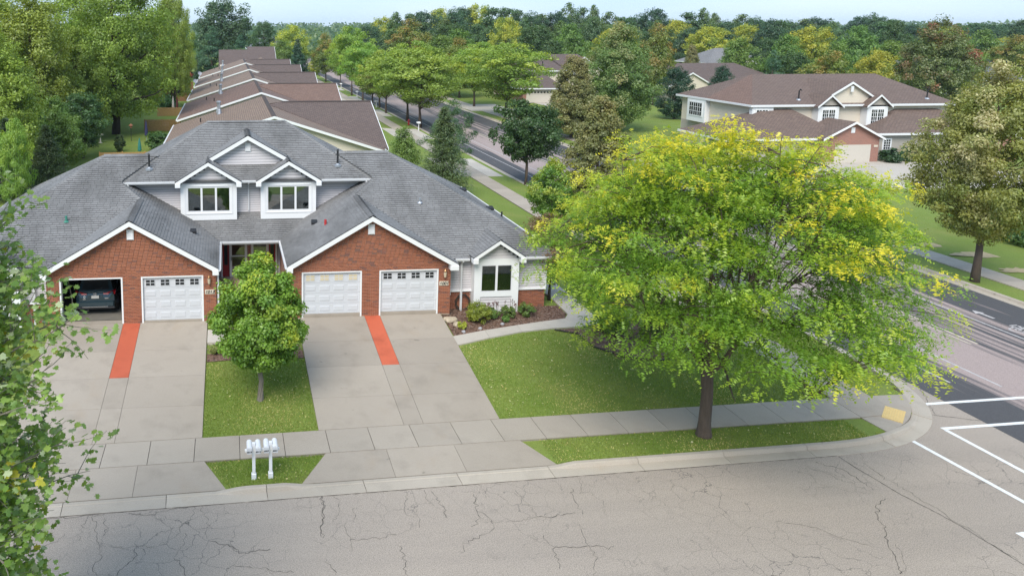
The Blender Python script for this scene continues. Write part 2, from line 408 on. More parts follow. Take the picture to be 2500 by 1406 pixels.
# ------------------------------------------------------------------ mesh helpers
def tag(o, label=None, cat=None, group=None, kind=None):
    if label: o["label"] = label
    if cat: o["category"] = cat
    if group: o["group"] = group
    if kind: o["kind"] = kind
    return o
def empty(name, loc, rz=0.0, label=None, cat=None, group=None, kind=None):
    o = bpy.data.objects.new(name, None); COL.objects.link(o)
    o.location = loc; o.rotation_euler = (0, 0, rz); o.empty_display_size = 0.2
    return tag(o, label, cat, group, kind)
def link(name, me, parent=None, loc=(0, 0, 0)):
    o = bpy.data.objects.new(name, me); COL.objects.link(o)
    if parent is not None: o.parent = parent
    o.location = loc
    return o
def root_of(o):
    while o.parent is not None: o = o.parent
    return o
class MB:
    """collects boxes, quads, tubes in world (or thing-local) coordinates and links them as one mesh"""
    def __init__(s): s.v = []; s.f = []; s.uv = None
    def poly(s, pts):
        n = len(s.v); s.v += [tuple(p) for p in pts]; s.f.append(tuple(range(n, n + len(pts)))); return s
    def box(s, x0, x1, y0, y1, z0, z1):
        n = len(s.v)
        s.v += [(x0, y0, z0), (x1, y0, z0), (x1, y1, z0), (x0, y1, z0), (x0, y0, z1), (x1, y0, z1), (x1, y1, z1), (x0, y1, z1)]
        s.f += [tuple(n + i for i in q) for q in ((0, 3, 2, 1), (4, 5, 6, 7), (0, 1, 5, 4), (1, 2, 6, 5), (2, 3, 7, 6), (3, 0, 4, 7))]
        return s
    def bbox(s, x0, x1, y0, y1, z0, z1, b=0.01):
        """box with chamfered vertical-front edges (b)"""
        bm = bmesh.new(); bmesh.ops.create_cube(bm, size=1)
        for v in bm.verts: v.co = Vector(((x0 + x1) / 2 + v.co.x * (x1 - x0), (y0 + y1) / 2 + v.co.y * (y1 - y0), (z0 + z1) / 2 + v.co.z * (z1 - z0)))
        bmesh.ops.bevel(bm, geom=bm.edges[:], offset=b, segments=1, affect='EDGES')
        s.bm(bm); bm.free(); return s
    def bm(s, bm):
        bm.verts.index_update(); n = len(s.v)
        s.v += [tuple(v.co) for v in bm.verts]; s.f += [tuple(n + v.index for v in f.verts) for f in bm.faces]; return s
    def prism(s, pts, d):
        """polygon pts extruded by vector d"""
        n = len(s.v); k = len(pts)
        s.v += [tuple(p) for p in pts] + [(p[0] + d[0], p[1] + d[1], p[2] + d[2]) for p in pts]
        s.f.append(tuple(range(n, n + k))); s.f.append(tuple(range(n + 2 * k - 1, n + k - 1, -1)))
        for i in range(k):
            j = (i + 1) % k; s.f.append((n + j, n + i, n + k + i, n + k + j))
        return s
    def tube(s, pts, rad, seg=8, cap=True):
        pts = [Vector(p) for p in pts]; n0 = len(s.v)
        if isinstance(rad, (int, float)): rad = [rad] * len(pts)
        up = Vector((0.13, 0.31, 1)).normalized()
        for i, p in enumerate(pts):
            t = (pts[min(i + 1, len(pts) - 1)] - pts[max(i - 1, 0)])
            t = t.normalized() if t.length > 1e-9 else Vector((0, 0, 1))
            a = t.cross(up if abs(t.dot(up)) < 0.95 else Vector((1, 0, 0))).normalized(); b = t.cross(a)
            for k in range(seg):
                w = 2 * math.pi * k / seg; q = p + (a * math.cos(w) + b * math.sin(w)) * rad[i]; s.v.append(tuple(q))
        for i in range(len(pts) - 1):
            for k in range(seg):
                a0 = n0 + i * seg + k; a1 = n0 + i * seg + (k + 1) % seg
                s.f.append((a0, a1, a1 + seg, a0 + seg))
        if cap:
            s.f.append(tuple(n0 + k for k in range(seg - 1, -1, -1))); e = n0 + (len(pts) - 1) * seg
            s.f.append(tuple(e + k for k in range(seg)))
        return s
    def lathe(s, prof, c, seg=12):
        """prof: (radius, z) pairs about a vertical axis at c"""
        n0 = len(s.v)
        for r, z in prof:
            for k in range(seg):
                w = 2 * math.pi * k / seg; s.v.append((c[0] + r * math.cos(w), c[1] + r * math.sin(w), c[2] + z))
        for i in range(len(prof) - 1):
            for k in range(seg):
                a0 = n0 + i * seg + k; a1 = n0 + i * seg + (k + 1) % seg; s.f.append((a0, a1, a1 + seg, a0 + seg))
        s.f.append(tuple(n0 + k for k in range(seg - 1, -1, -1))); e = n0 + (len(prof) - 1) * seg
        s.f.append(tuple(e + k for k in range(seg)))
        return s
    def build(s, name, mat, parent=None, smooth=False, local=False, uvplane=False):
        off = Vector((0, 0, 0))
        if parent is not None and not local: off = root_of(parent).location
        me = bpy.data.meshes.new(name)
        me.from_pydata([(v[0] - off[0], v[1] - off[1], v[2] - off[2]) for v in s.v], [], s.f)
        if uvplane:
            uvl = me.uv_layers.new(name="UVMap")
            for p in me.polygons:
                n = p.normal
                e = Vector((0, 0, 1)).cross(n); e = e.normalized() if e.length > 1e-4 else Vector((1, 0, 0))
                t = n.cross(e)
                for li in p.loop_indices:
                    co = me.vertices[me.loops[li].vertex_index].co; uvl.data[li].uv = (co.dot(e), co.dot(t))
        me.materials.append(M(mat) if isinstance(mat, str) else mat)
        if smooth:
            for p in me.polygons: p.use_smooth = True
        me.update()
        return link(name, me, parent)
def fast_mesh(name, verts, faces, mat, col=None):
    """verts (n,3), faces (m,k) arrays"""
    me = bpy.data.meshes.new(name); m, k = faces.shape
    me.vertices.add(len(verts)); me.vertices.foreach_set("co", np.ascontiguousarray(verts, dtype=np.float32).ravel())
    me.loops.add(m * k); me.loops.foreach_set("vertex_index", np.ascontiguousarray(faces, dtype=np.int32).ravel())
    me.polygons.add(m); me.polygons.foreach_set("loop_start", np.arange(0, m * k, k, dtype=np.int32))
    try: me.polygons.foreach_set("loop_total", np.full(m, k, dtype=np.int32))
    except Exception: pass
    if col is not None:
        ca = me.color_attributes.new("Col", 'FLOAT_COLOR', 'POINT')
        c4 = np.ones((len(verts), 4), dtype=np.float32); c4[:, :3] = col; ca.data.foreach_set("color", c4.ravel())
    me.materials.append(M(mat)); me.update(calc_edges=True); return me
def rows(poly, pitch, v0=None):
    """horizontal rows across a 2-D polygon: yields (k, v_low, [(a, b), ...])"""
    vs = [p[1] for p in poly]; lo, hi = (min(vs) if v0 is None else v0), max(vs); k = 0
    while lo + k * pitch < hi - 0.15 * pitch:
        vm = min(lo + (k + 0.5) * pitch, hi - 1e-4); xs = []
        for i in range(len(poly)):
            (x0, y0), (x1, y1) = poly[i], poly[(i + 1) % len(poly)]
            if (y0 <= vm) != (y1 <= vm): xs.append(x0 + (vm - y0) / (y1 - y0) * (x1 - x0))
        xs.sort(); iv = [(xs[i], xs[i + 1]) for i in range(0, len(xs) - 1, 2)]
        if iv: yield k, lo + k * pitch, iv
        k += 1
def cut(iv, holes):
    """remove (a, b) holes from a list of intervals"""
    out = iv
    for a, b in holes:
        nx = []
        for p, q in out:
            if b <= p or a >= q: nx.append((p, q)); continue
            if a > p: nx.append((p, a))
            if b < q: nx.append((b, q))
        out = nx
    return out
def copy_thing(root, loc, rz=None, label=None, group=None, scale=None):
    r = root.copy(); COL.objects.link(r); r.location = loc
    if rz is not None: r.rotation_euler = (0, 0, rz)
    if scale is not None: r.scale = scale
    if label: r["label"] = label
    if group: r["group"] = group
    for ch in root.children:
        c = ch.copy(); COL.objects.link(c); c.parent = r
        for g in ch.children:
            d = g.copy(); COL.objects.link(d); d.parent = c
    return r
def text_mesh(s, size, shear=0.0):
    cu = bpy.data.curves.new("lettering", 'FONT'); cu.body = s; cu.size = size; cu.align_x = 'CENTER'; cu.align_y = 'CENTER'; cu.shear = shear; cu.extrude = 0.003; cu.offset = size * 0.02
    ob = bpy.data.objects.new("lettering", cu); COL.objects.link(ob)
    dg = bpy.context.evaluated_depsgraph_get(); me = bpy.data.meshes.new_from_object(ob.evaluated_get(dg))
    bpy.data.objects.remove(ob); return me
def lettering(s, size, loc, parent, mat="sign_ink", shear=0.0, rz=0.0):
    me = text_mesh(s, size, shear); me.materials.clear(); me.materials.append(M(mat))
    o = link("lettering", me, parent); off = root_of(parent).location
    o.location = (loc[0] - off[0], loc[1] - off[1], loc[2] - off[2]); o.rotation_euler = (R(90), 0, rz); return o
# ------------------------------------------------------------------ the lie of the land
def ys(x): return -8.57 + 0.037 * min(max(x, -60), 30)          # house-side edge of the front pavement
def yo(x): return -10.06 + 0.037 * min(max(x, -60), 30)         # street-side edge of the front pavement
def kb(x): return -11.66 + 0.045 * min(max(x, -80), 30)         # back of the front kerb
def clamp(a, lo=0.0, hi=1.0): return max(lo, min(hi, a))
def hz(x, y):
    t = clamp((y - ys(x)) / 8.55); r = clamp((26.2 - x) / 6.4)
    z = -0.92 + 0.87 * t * r
    if x > 44: z += 0.3 * clamp((x - 47.5) / 12)
    return z
def far_rise(x, y):
    d = math.hypot(x, y); return 10.0 * clamp((d - 700) / 1500) ** 1.5

# kerb line: front street, corner, side road
def bez(t):
    p0, p1, p2 = Vector((23.8, kb(23.8))), Vector((29.85, kb(23.8) + 0.27)), Vector((29.95, -4.6))
    return p0 * (1 - t) ** 2 + p1 * 2 * t * (1 - t) + p2 * t * t
kline = [Vector((x, kb(x))) for x in np.arange(-40, 23.8, 0.5)] + [bez(t) for t in np.linspace(0, 1, 25)] + [Vector((29.95, y)) for y in np.arange(-4.2, 190, 0.5)]
def on_lot(x, y):
    """True on the lawn side of the near kerb or beyond the far kerb of the side road"""
    if x > 43.99: return True
    if x > 29.951: return False
    if x < 23.8: return y >= kb(x) - 1e-6
    if y > -4.6: return True
    best = min(((x - p[0]) ** 2 + (y - p[1]) ** 2, i) for i, p in enumerate(kline) if 23 < p[0] and p[1] < -4)[1]
    p, q = kline[max(best - 1, 0)], kline[min(best + 1, len(kline) - 1)]
    return (q - p).x * (y - p.y) - (q - p).y * (x - p.x) >= 0

xl = sorted(set([-4000, -2500, -1500, -900, -500, -300, -200, -140, -100, -70] + list(np.arange(-50, 23, 1.0)) + list(np.arange(23, 29.8, 0.22)) +
                [29.95, 30.03, 31, 36, 43, 43.92, 44.0] + list(np.arange(45, 62, 1.0)) + [70, 85, 100, 140, 200, 300, 500, 900, 1500, 2500, 4000]))
tl = sorted(set([-400, -120, -60, -45, -30, -20.7, -20.6, -14, -11.76, -11.66] + list(np.arange(-11.4, -3.9, 0.22)) + list(np.arange(-3.8, 30, 1.0)) +
                list(np.arange(30, 200, 6.0)) + [210, 240, 300, 400, 550, 750, 1000, 1400, 1900, 2600, 4000, 6000]))
def ground_y(x, t):
    k = clamp(-t / 8.0) if t > -30 else 1.0
    return t + 0.045 * min(max(x, -80), 30) * k
gv, gf = [], []
for t in tl:
    for x in xl:
        y = ground_y(x, t)
        z = hz(x, y) - 0.03 + far_rise(x, y) if on_lot(x, y) else -1.32
        if t < -20.65: z = -0.95
        elif kb(x) - .01 <= y < yo(x) + .05 and (-4.4 < x < 3.9 or 5.9 < x < 14.5): z = min(z, -0.985 - 0.10 * clamp((yo(x) - y) / 1.4)) if not (3.9 < x < 5.9) else z
        gv.append((x, y, z))
nx = len(xl)
for j in range(len(tl) - 1):
    for i in range(nx - 1):
        a = j * nx + i; gf.append((a, a + 1, a + nx + 1, a + nx))
gm = MB(); gm.v, gm.f = gv, gf
ground = gm.build("ground", "lawn_grass", smooth=False)
tag(ground, "mown green lawn and open ground between the houses", "lawn", kind="structure")

# ------------------------------------------------------------------ roads
m = MB()
edge = [Vector((x, kb(x) - 0.40)) for x in np.arange(-80, 23.9, 4)]
m.poly([(-80, -24.3, -1.05), (30.62, -19.3, -1.05), (30.62, -4.9, -1.05)] + [(p.x + 0.28, p.y - 0.28, -1.05) for p in [bez(t) for t in np.linspace(0.95, 0.05, 14)]] + [(p.x, p.y, -1.05) for p in reversed(edge)])
front_street = m.build("front_street", "asphalt_worn"); tag(front_street, "pale worn asphalt street with fine cracks in the foreground", "road", kind="structure")
m = MB().poly([(30.62, -60, -1.046), (43.45, -60, -1.046), (43.45, 190, -1.046), (41, 330, -0.9), (27, 330, -0.9), (30.62, 190, -1.046)])
side_road = m.build("side_road", "asphalt_sealed_streaked"); tag(side_road, "side road of pinkish asphalt streaked with dark seal coat", "road", kind="structure")

def ribbon(pts, width, z, jag=0.0, rng=random):
    b = MB(); L, Rr = [], []
    for i, p in enumerate(pts):
        d = (pts[min(i + 1, len(pts) - 1)] - pts[max(i - 1, 0)]); d = d.normalized() if d.length > 0 else Vector((1, 0)); n = Vector((-d.y, d.x))
        w = width * 0.5 * (1 + rng.uniform(-jag, jag))
        L.append(p + n * w); Rr.append(p - n * w)
    for i in range(len(pts) - 1):
        b.poly([(Rr[i].x, Rr[i].y, z), (Rr[i + 1].x, Rr[i + 1].y, z), (L[i + 1].x, L[i + 1].y, z), (L[i].x, L[i].y, z)])
    return b
CRACKS = "2.80,-12.14 2.80,-12.55 2.61,-12.85 2.42,-13.13 2.47,-13.34 2.35,-13.54 2.12,-13.74 1.93,-13.84|3.03,-12.13 3.06,-12.42 3.24,-12.78 3.19,-13.20 3.22,-13.67|2.60,-13.38 2.60,-13.79 2.43,-14.16 2.37,-14.37|6.60,-11.94 6.56,-12.63 6.46,-13.31 6.36,-13.54 6.35,-13.89|-0.11,-12.39 0.08,-12.74 0.10,-13.10 0.22,-13.52 0.39,-13.98 0.45,-14.25 0.31,-14.50 0.30,-14.76 0.45,-14.96|-0.22,-12.35 -0.22,-12.60 -0.33,-12.77 -0.26,-13.30 -0.28,-13.47|0.28,-12.49 0.27,-12.70 0.44,-12.96 0.36,-13.30|-0.70,-13.15 -0.85,-13.45 -1.08,-13.52 -1.26,-13.78|-1.53,-13.53 -1.44,-13.98 -1.41,-14.45 -1.41,-14.76|0.69,-13.84 1.18,-13.86 1.46,-13.85 1.82,-13.97|1.29,-13.95 1.39,-14.23 1.28,-14.43 0.98,-14.77 0.95,-15.01|3.29,-13.79 3.79,-14.00 4.21,-14.37 4.53,-14.34 4.92,-14.27|2.37,-14.42 2.52,-14.65 2.67,-14.92 2.70,-15.16|3.93,-14.87 4.34,-14.96 4.84,-15.08 5.21,-15.24 5.48,-15.27|0.93,-12.32 1.31,-12.42 1.69,-12.45 1.94,-12.29 2.31,-12.19 2.65,-12.16|-1.58,-12.38 -1.03,-12.37 -0.48,-12.36 0.25,-12.30|6.61,-11.94 6.55,-12.60 6.48,-13.30 6.39,-13.59 6.39,-13.94|6.94,-11.97 7.08,-12.32 6.98,-12.84 6.77,-13.26|7.48,-12.62 7.34,-13.31|7.10,-13.35 7.08,-13.77 7.12,-14.12 7.10,-14.57|7.12,-14.10 7.58,-14.11 8.03,-14.06 8.46,-13.98|9.19,-11.96 9.03,-12.49 8.91,-12.94 9.11,-13.28|9.74,-11.90 9.68,-12.31 9.82,-12.63|9.92,-11.99 10.04,-12.35 10.06,-12.72 10.12,-12.99 10.03,-13.33|9.27,-12.85 9.22,-13.23 9.16,-13.72|11.46,-11.77 11.56,-12.10 11.47,-12.51|11.18,-12.27 11.15,-12.55 10.99,-13.00 10.97,-13.32 10.85,-13.68 10.62,-13.81|11.03,-13.13 11.20,-13.34 11.25,-13.66 11.22,-13.96 10.84,-14.19 10.47,-14.42 10.15,-14.62 10.00,-14.88|12.49,-12.18 12.55,-12.67 12.67,-13.08 12.66,-13.53|14.72,-11.73 14.57,-12.15 14.34,-12.52|14.25,-12.20 14.08,-12.74 14.06,-13.14 14.00,-13.52|14.39,-12.49 14.70,-12.45 14.74,-12.73 14.90,-12.95 14.71,-13.39 14.68,-13.65|12.66,-13.53 13.02,-13.60 13.47,-13.48 13.84,-13.45|11.02,-13.64 11.48,-13.65 12.02,-13.66 12.66,-13.53|12.48,-14.37 12.50,-14.60 12.60,-14.89 12.44,-15.26 12.43,-15.64 12.37,-15.73|13.69,-13.87 13.62,-14.29 13.54,-14.87 13.56,-15.39 13.27,-15.76 13.12,-16.09|12.61,-14.87 13.08,-14.91 13.55,-14.92 14.21,-15.01|8.43,-14.47 8.47,-14.75 8.47,-15.07 8.32,-15.37 8.39,-15.67|6.39,-14.84 6.48,-15.16 6.58,-15.37|23.72,-11.24 23.76,-11.91 23.85,-12.51 23.98,-13.48 24.21,-14.24 24.38,-15.02 24.47,-15.81 24.53,-16.67|24.20,-11.69 24.20,-12.34 24.25,-12.79 24.35,-13.28 24.31,-13.74 24.43,-14.26 24.35,-14.68 24.52,-15.10 24.45,-15.75 24.59,-16.44|23.32,-13.57 22.86,-13.83 22.49,-14.16 22.27,-14.63 22.05,-15.08 21.64,-15.63 21.47,-16.04 21.01,-16.70|21.87,-15.58 21.66,-16.06 21.40,-16.45 21.08,-16.70|19.35,-14.31 19.82,-14.52 20.22,-14.69 20.43,-14.97 20.67,-15.22 21.07,-15.51 21.24,-15.62|17.89,-13.61 18.01,-13.91 18.07,-14.30 18.13,-14.54|22.75,-11.47 22.98,-11.76 23.27,-11.96 23.32,-12.51 23.34,-13.11|29.11,-8.84 29.87,-9.13 30.59,-9.45|30.58,-6.94 30.16,-7.65 29.38,-8.87"
rg = random.Random(3)
for ci, line in enumerate(CRACKS.split('|')):
    pts = [Vector(tuple(map(float, p.split(',')))) for p in line.split()]
    fine = []
    for a, b in zip(pts, pts[1:]):
        k = max(2, int((b - a).length / 0.09)); n = Vector((-(b - a).y, (b - a).x)).normalized()
        for i in range(k):
            s = i / k; amp = 0.035 if ci not in (39, 46) else 0.008
            fine.append(a.lerp(b, s) + n * rg.gauss(0, amp) * (1 if 0 < i else 0.3))
    fine.append(pts[-1])
    wide = {39: 0.026, 46: 0.034, 40: 0.014, 41: 0.018}.get(ci, rg.choice((0.008, 0.010, 0.014, 0.018)))
    ribbon(fine, wide, -1.0455, 0.55, rg).build("crack", "crack_fill", front_street)
# weeds and dirt along the gutter joint
pts = [Vector((x, kb(x) - 0.605 + rg.gauss(0, 0.006))) for x in np.arange(-6, 23.8, 0.15)]
ribbon(pts, 0.03, -1.0445, 0.8, rg).build("gutter_joint", "joint_dirt", front_street)

def marking(name, quad, mat, z, parent): 
    return MB().poly([(x, y, z) for x, y in quad]).build(name, mat, parent)
def stripe(x0, y0, x1, y1, w, mat, z, parent, name="painted_line"):
    a, b = Vector((x0, y0)), Vector((x1, y1)); n = Vector((-(b - a).y, (b - a).x)).normalized() * w / 2
    return marking(name, [tuple(a - n), tuple(b - n), tuple(b + n), tuple(a + n)], mat, z, parent)
Z1, Z2 = -1.042, -1.040
stripe(29.0, -8.13, 43.2, -7.55, 0.16, "road_white", Z2, side_road, "crosswalk_line")
stripe(28.7, -9.86, 43.2, -9.25, 0.16, "road_white", Z2, side_road, "crosswalk_line")
stripe(28.76, -9.95, 29.15, -19.2, 0.16, "road_white", Z1, front_street, "crosswalk_line")
stripe(26.95, -10.2, 27.7, -19.2, 0.16, "road_white", Z1, front_street, "crosswalk_line")
stripe(25.85, -15.4, 26.15, -19.2, 0.5, "road_white", Z1, front_street, "stop_line")
for x, w, mt, y0, y1 in ((41.36, 0.11, "road_white", -7, 150), (39.55, 0.10, "road_white_worn", -7, 150), (36.62, 0.10, "road_yellow_worn", -3.0, 150), (36.95, 0.12, "road_yellow_worn", -3.0, 150),
                         (33.95, 0.10, "road_white_worn", -7, 150), (32.25, 0.09, "road_white_worn", -6.5, 150)):
    stripe(x, y0, x, y1, w, mt, Z1, side_road, "lane_line")
# bicycle symbol in the far lane: two wheels, a frame and an arrow
bs = MB()
def ring2(cx, cy, ro, ri, n=14):
    for i in range(n):
        a, b = 2 * math.pi * i / n, 2 * math.pi * (i + 1) / n
        bs.poly([(cx + ro * math.cos(a), cy + ro * math.sin(a), Z1), (cx + ro * math.cos(b), cy + ro * math.sin(b), Z1), (cx + ri * math.cos(b), cy + ri * math.sin(b), Z1), (cx + ri * math.cos(a), cy + ri * math.sin(a), Z1)])
ring2(40.25, -1.7, 0.32, 0.24); ring2(41.0, -1.7, 0.32, 0.24)
for a, b in (((40.25, -1.7), (40.5, -1.1)), ((40.5, -1.1), (40.9, -1.1)), ((40.9, -1.1), (41.0, -1.7)), ((40.5, -1.1), (40.62, -1.7)), ((40.62, -1.7), (40.9, -1.1)), ((40.25, -1.7), (40.62, -1.7))):
    a, b = Vector(a), Vector(b); n = Vector((-(b - a).y, (b - a).x)).normalized() * 0.045
    bs.poly([(*(a - n), Z1), (*(b - n), Z1), (*(b + n), Z1), (*(a + n), Z1)])
bs.poly([(40.55, -0.2, Z1), (40.70, -0.2, Z1), (40.70, 0.5, Z1), (40.55, 0.5, Z1)]); bs.poly([(40.35, 0.5, Z1), (40.9, 0.5, Z1), (40.62, 0.95, Z1)])
bs.build("bicycle_symbol", "road_white_worn", side_road)

# ------------------------------------------------------------------ kerbs in cast sections
DROPS_X = [(-4.1, 3.75), (6.0, 14.35)]
ROW_Y = [33.3, 58.3, 83.6, 109.2, 134.6]
DROPS_Y = [(y + 3.5, y + 14.5) for y in ROW_Y]
def drop_at(p):
    d = 0.0
    if p.y < -9.8 and p.x < 24:
        for a, b in DROPS_X: d = max(d, clamp(min(p.x - a + 0.45, b + 0.45 - p.x) / 0.7))
    elif p.x > 29.9:
        for a, b in DROPS_Y: d = max(d, clamp(min(p.y - a + 0.5, b + 0.5 - p.y) / 0.8))
    else:
        d = clamp(1.5 - abs((p - Vector((28.6, -8.6))).length) / 1.4)
    return d
def kerb_ring(p, t, side=1.0, dr=0.0):
    n = Vector((t.y, -t.x)) * side
    hz_ = -0.885 - 0.105 * dr
    prof = [(0.0, -1.33), (0.0, hz_ - 0.008), (0.02, hz_), (0.145, hz_), (0.175, hz_ - 0.02), (0.215, -1.015 + 0.01 * dr), (0.60, -1.035), (0.60, -1.33)]
    return [(p.x + n.x * d, p.y + n.y * d, z) for d, z in prof]
def kerb_piece(line, parent, side=1.0, name="kerb_section"):
    b = MB(); k = 8
    for i, p in enumerate(line):
        t = (line[min(i + 1, len(line) - 1)] - line[max(i - 1, 0)]).normalized()
        b.v += kerb_ring(p, t, side, drop_at(p))
    for i in range(len(line) - 1):
        for j in range(k):
            a0, a1 = i * k + j, i * k + (j + 1) % k
            b.f.append((a0, a1, a1 + k, a0 + k) if side > 0 else (a1, a0, a0 + k, a1 + k))
    b.f.append(tuple(range(k))); b.f.append(tuple((len(line) - 1) * k + j for j in range(k - 1, -1, -1)))
    return b.build(name, "concrete_kerb", parent)
def resample(line, step):
    out, acc = [line[0]], 0.0
    for a, b in zip(line, line[1:]):
        L = (b - a).length; s = step - acc
        while s <= L: out.append(a.lerp(b, s / L)); s += step
        acc = (acc + L) % step
    return out
def kerb(line, name, label, side=1.0, limit=60.0):
    root = empty(name, (0, 0, 0), kind="structure"); tag(root, label, "kerb")
    ln = resample(line, 0.30); per = 10; i = 0
    while i < len(ln) - 1:
        seg = ln[i:i + per + 1]
        if len(seg) < 2: break
        if seg[0].y > limit:
            kerb_piece(ln[i:], root, side); break
        d0, d1 = (seg[1] - seg[0]).normalized() * 0.009, (seg[-1] - seg[-2]).normalized() * 0.009
        seg = [seg[0] + d0] + list(seg[1:-1]) + [seg[-1] - d1]
        kerb_piece(seg, root, side); i += per
kerb(kline, "kerb", "pale concrete kerb and gutter round the lawn corner")
kerb([Vector((43.95 , y)) for y in np.arange(-40, 190, 0.5)], "kerb", "pale concrete kerb along the far edge of the side road", side=-1.0)
kerb([Vector((x, kb(x) - 8.95)) for x in np.arange(23, -40, -0.5)], "kerb", "concrete kerb on the camera side of the front street")

# ------------------------------------------------------------------ pavements and drives, slab by slab
def slab(poly, parent, mat, zf, name="slab", th=0.14, gap=0.010):
    c = Vector((sum(p[0] for p in poly) / len(poly), sum(p[1] for p in poly) / len(poly)))
    pts = []
    for p in poly:
        v = Vector(p); d = (c - v); v = v + Vector((math.copysign(gap, d.x), math.copysign(gap, d.y))); pts.append((v.x, v.y, zf(v.x, v.y)))
    b = MB(); k = len(pts)
    b.v = pts + [(x, y, z - th) for x, y, z in pts]
    b.f = [tuple(range(k))] + [((i + 1) % k, i, k + i, k + (i + 1) % k) for i in range(k)]
    return b.build(name, mat, parent)
walk_z = lambda x, y: -0.895
front_walk = empty("pavement", (0, 0, 0), kind="structure"); tag(front_walk, "concrete pavement of square slabs along the front street", "pavement")
MB().poly([(-40, ys(-40), -0.93), (-40, yo(-40), -0.93), (28.0, yo(28.0), -0.93), (28.0, ys(28.0), -0.93)]).build("slab_bed", "joint_dirt", front_walk)
x = 7.15 - 1.48 * 30
while x < 26.0:
    x1 = min(x + 1.48, 26.3)
    slab([(x, yo(x)), (x1, yo(x1)), (x1, ys(x1)), (x, ys(x))], front_walk, "concrete_walk", walk_z); x += 1.48
# corner landing and ramp
slab([(26.3, yo(26.3)), (27.95, yo(27.95) + 0.05), (27.95, ys(27.95)), (26.3, ys(26.3))], front_walk, "concrete_walk", walk_z)
arc = [bez(t) for t in np.linspace(0.25, 0.715, 12)]
slab([(26.32, yo(26.32) - 0.02)] + [(p.x - 0.01, p.y + 0.01) for p in arc] + [(29.35, ys(29.35)), (27.97, ys(27.97)), (27.97, yo(27.97) + 0.06)], front_walk, "concrete_walk", lambda x, y: -0.897 - 0.05 * clamp((Vector((x, y)) - Vector((27.3, -8.4))).length / 2.2 - 0.2), gap=0.0)
tac = MB(); A, U, Vv = Vector((27.05, -9.12)), Vector((0.72, 0.68)).normalized(), Vector((0.62, -0.78)).normalized()
q = [A, A + Vv * 0.62, A + Vv * 0.62 + U * 1.1, A + U * 1.1]
tac.prism([(p.x, p.y, -0.888) for p in q], (0, 0, -0.05))
tp = tac.build("tactile_paving", "tactile_yellow", front_walk)
dm = MB()
for i in range(14):
    for j in range(8):
        p = A + U * (0.06 + i * 0.075) + Vv * (0.05 + j * 0.075); dm.lathe([(0.02, -0.889), (0.012, -0.878)], (p.x, p.y, 0), 5)
d_o = dm.build("tactile_domes", "tactile_yellow", tp); d_o["kind"] = "stuff"
side_walk = empty("pavement", (0, 0, 0), kind="structure"); tag(side_walk, "concrete pavement running up beside the side road past the corner house", "pavement")
MB().poly([(26.3, -7.5, -0.93), (27.95, -7.5, -0.93), (27.95, 190, -0.93), (26.3, 190, -0.93)]).build("slab_bed", "joint_dirt", side_walk)
y = ys(26.3) + 0.03
while y < 60:
    slab([(26.33, y), (27.93, y), (27.93, y + 1.5), (26.33, y + 1.5)], side_walk, "concrete_walk", walk_z); y += 1.5
slab([(26.33, y), (27.93, y), (27.93, 190), (26.33, 190)], side_walk, "concrete_walk", walk_z)
far_walk = empty("pavement", (0, 0, 0), kind="structure"); tag(far_walk, "concrete pavement beyond the side road, beside the brown-tinged maple", "pavement")
y = -30.0
while y < 60:
    slab([(45.75, y), (47.35, y), (47.35, y + 1.5), (45.75, y + 1.5)], far_walk, "concrete_walk", walk_z); y += 1.5
slab([(45.75, y), (47.35, y), (47.35, 190), (45.75, 190)], far_walk, "concrete_walk", walk_z)

drive_z = lambda x, y: 0.03 + (y / (ys(x))) * (-0.925) if y < 0 else 0.03
def driveway(x0, xs0, xs1, x1, joints, label, orange_y):
    root = empty("driveway", ((x0 + x1) / 2, -4, -0.4), kind="structure"); tag(root, label, "driveway")
    MB().poly([(x0, 0, -0.05), (x0, ys(x0), -0.96), (x1, ys(x1), -0.96), (x1, 0, -0.05)]).build("slab_bed", "joint_dirt", root)
    ylist = [0.0] + joints
    for (a, b) in ((x0, xs0), (xs0, xs1), (xs1, x1)):
        strip = (a == xs0)
        jl = [0.0, orange_y] + [j for j in joints if j < orange_y - 0.3] if strip else ylist
        for k in range(len(jl)):
            y0 = jl[k]; last = k == len(jl) - 1
            p = [(a, y0 if not last else y0), (a, ys(a) + 0.012 if last else jl[k + 1]), (b, ys(b) + 0.012 if last else jl[k + 1]), (b, y0)]
            mt = "orange_concrete" if strip and k == 0 else "concrete_drive"
            s_ = slab(p, root, mt, drive_z, gap=0.006)
            if strip and k == 0: s_["label"] = "orange painted strip between the two garage doors"
    return root
driveway(-3.72, -0.72, 0.02, 2.94, [-2.42, -4.47, -6.52], "concrete driveway with an orange strip before the open garage", -4.47)
driveway(6.92, 9.94, 10.64, 13.42, [-2.2, -4.2, -6.35], "concrete driveway with an orange strip before the two closed garage doors", -4.2)
def apron(x0, x1, f0, f1, joints, label):
    root = empty("driveway_apron", ((x0 + x1) / 2, -11, -0.9), kind="structure"); tag(root, label, "driveway")
    bx = [(x0, f0)] + [(j, j) for j in joints] + [(x1, f1)]
    zf = lambda x, y: -0.897 - 0.085 * clamp((yo(x) - y) / 1.45)
    MB().poly([(f0, kb(f0), -1.0), (f1, kb(f1), -1.0), (x1, yo(x1), -0.93), (x0, yo(x0), -0.93)]).build("slab_bed", "joint_dirt", root)
    for (a, fa), (b, fb) in zip(bx, bx[1:]):
        slab([(a, yo(a) - 0.012), (fa, kb(fa) + 0.01), (fb, kb(fb) + 0.01), (b, yo(b) - 0.012)], root, "concrete_drive", zf, gap=0.006)
apron(-3.6, 3.05, -4.3, 3.75, [-0.95, 0.95], "flared concrete apron between the pavement and the kerb, beside the maple branches")
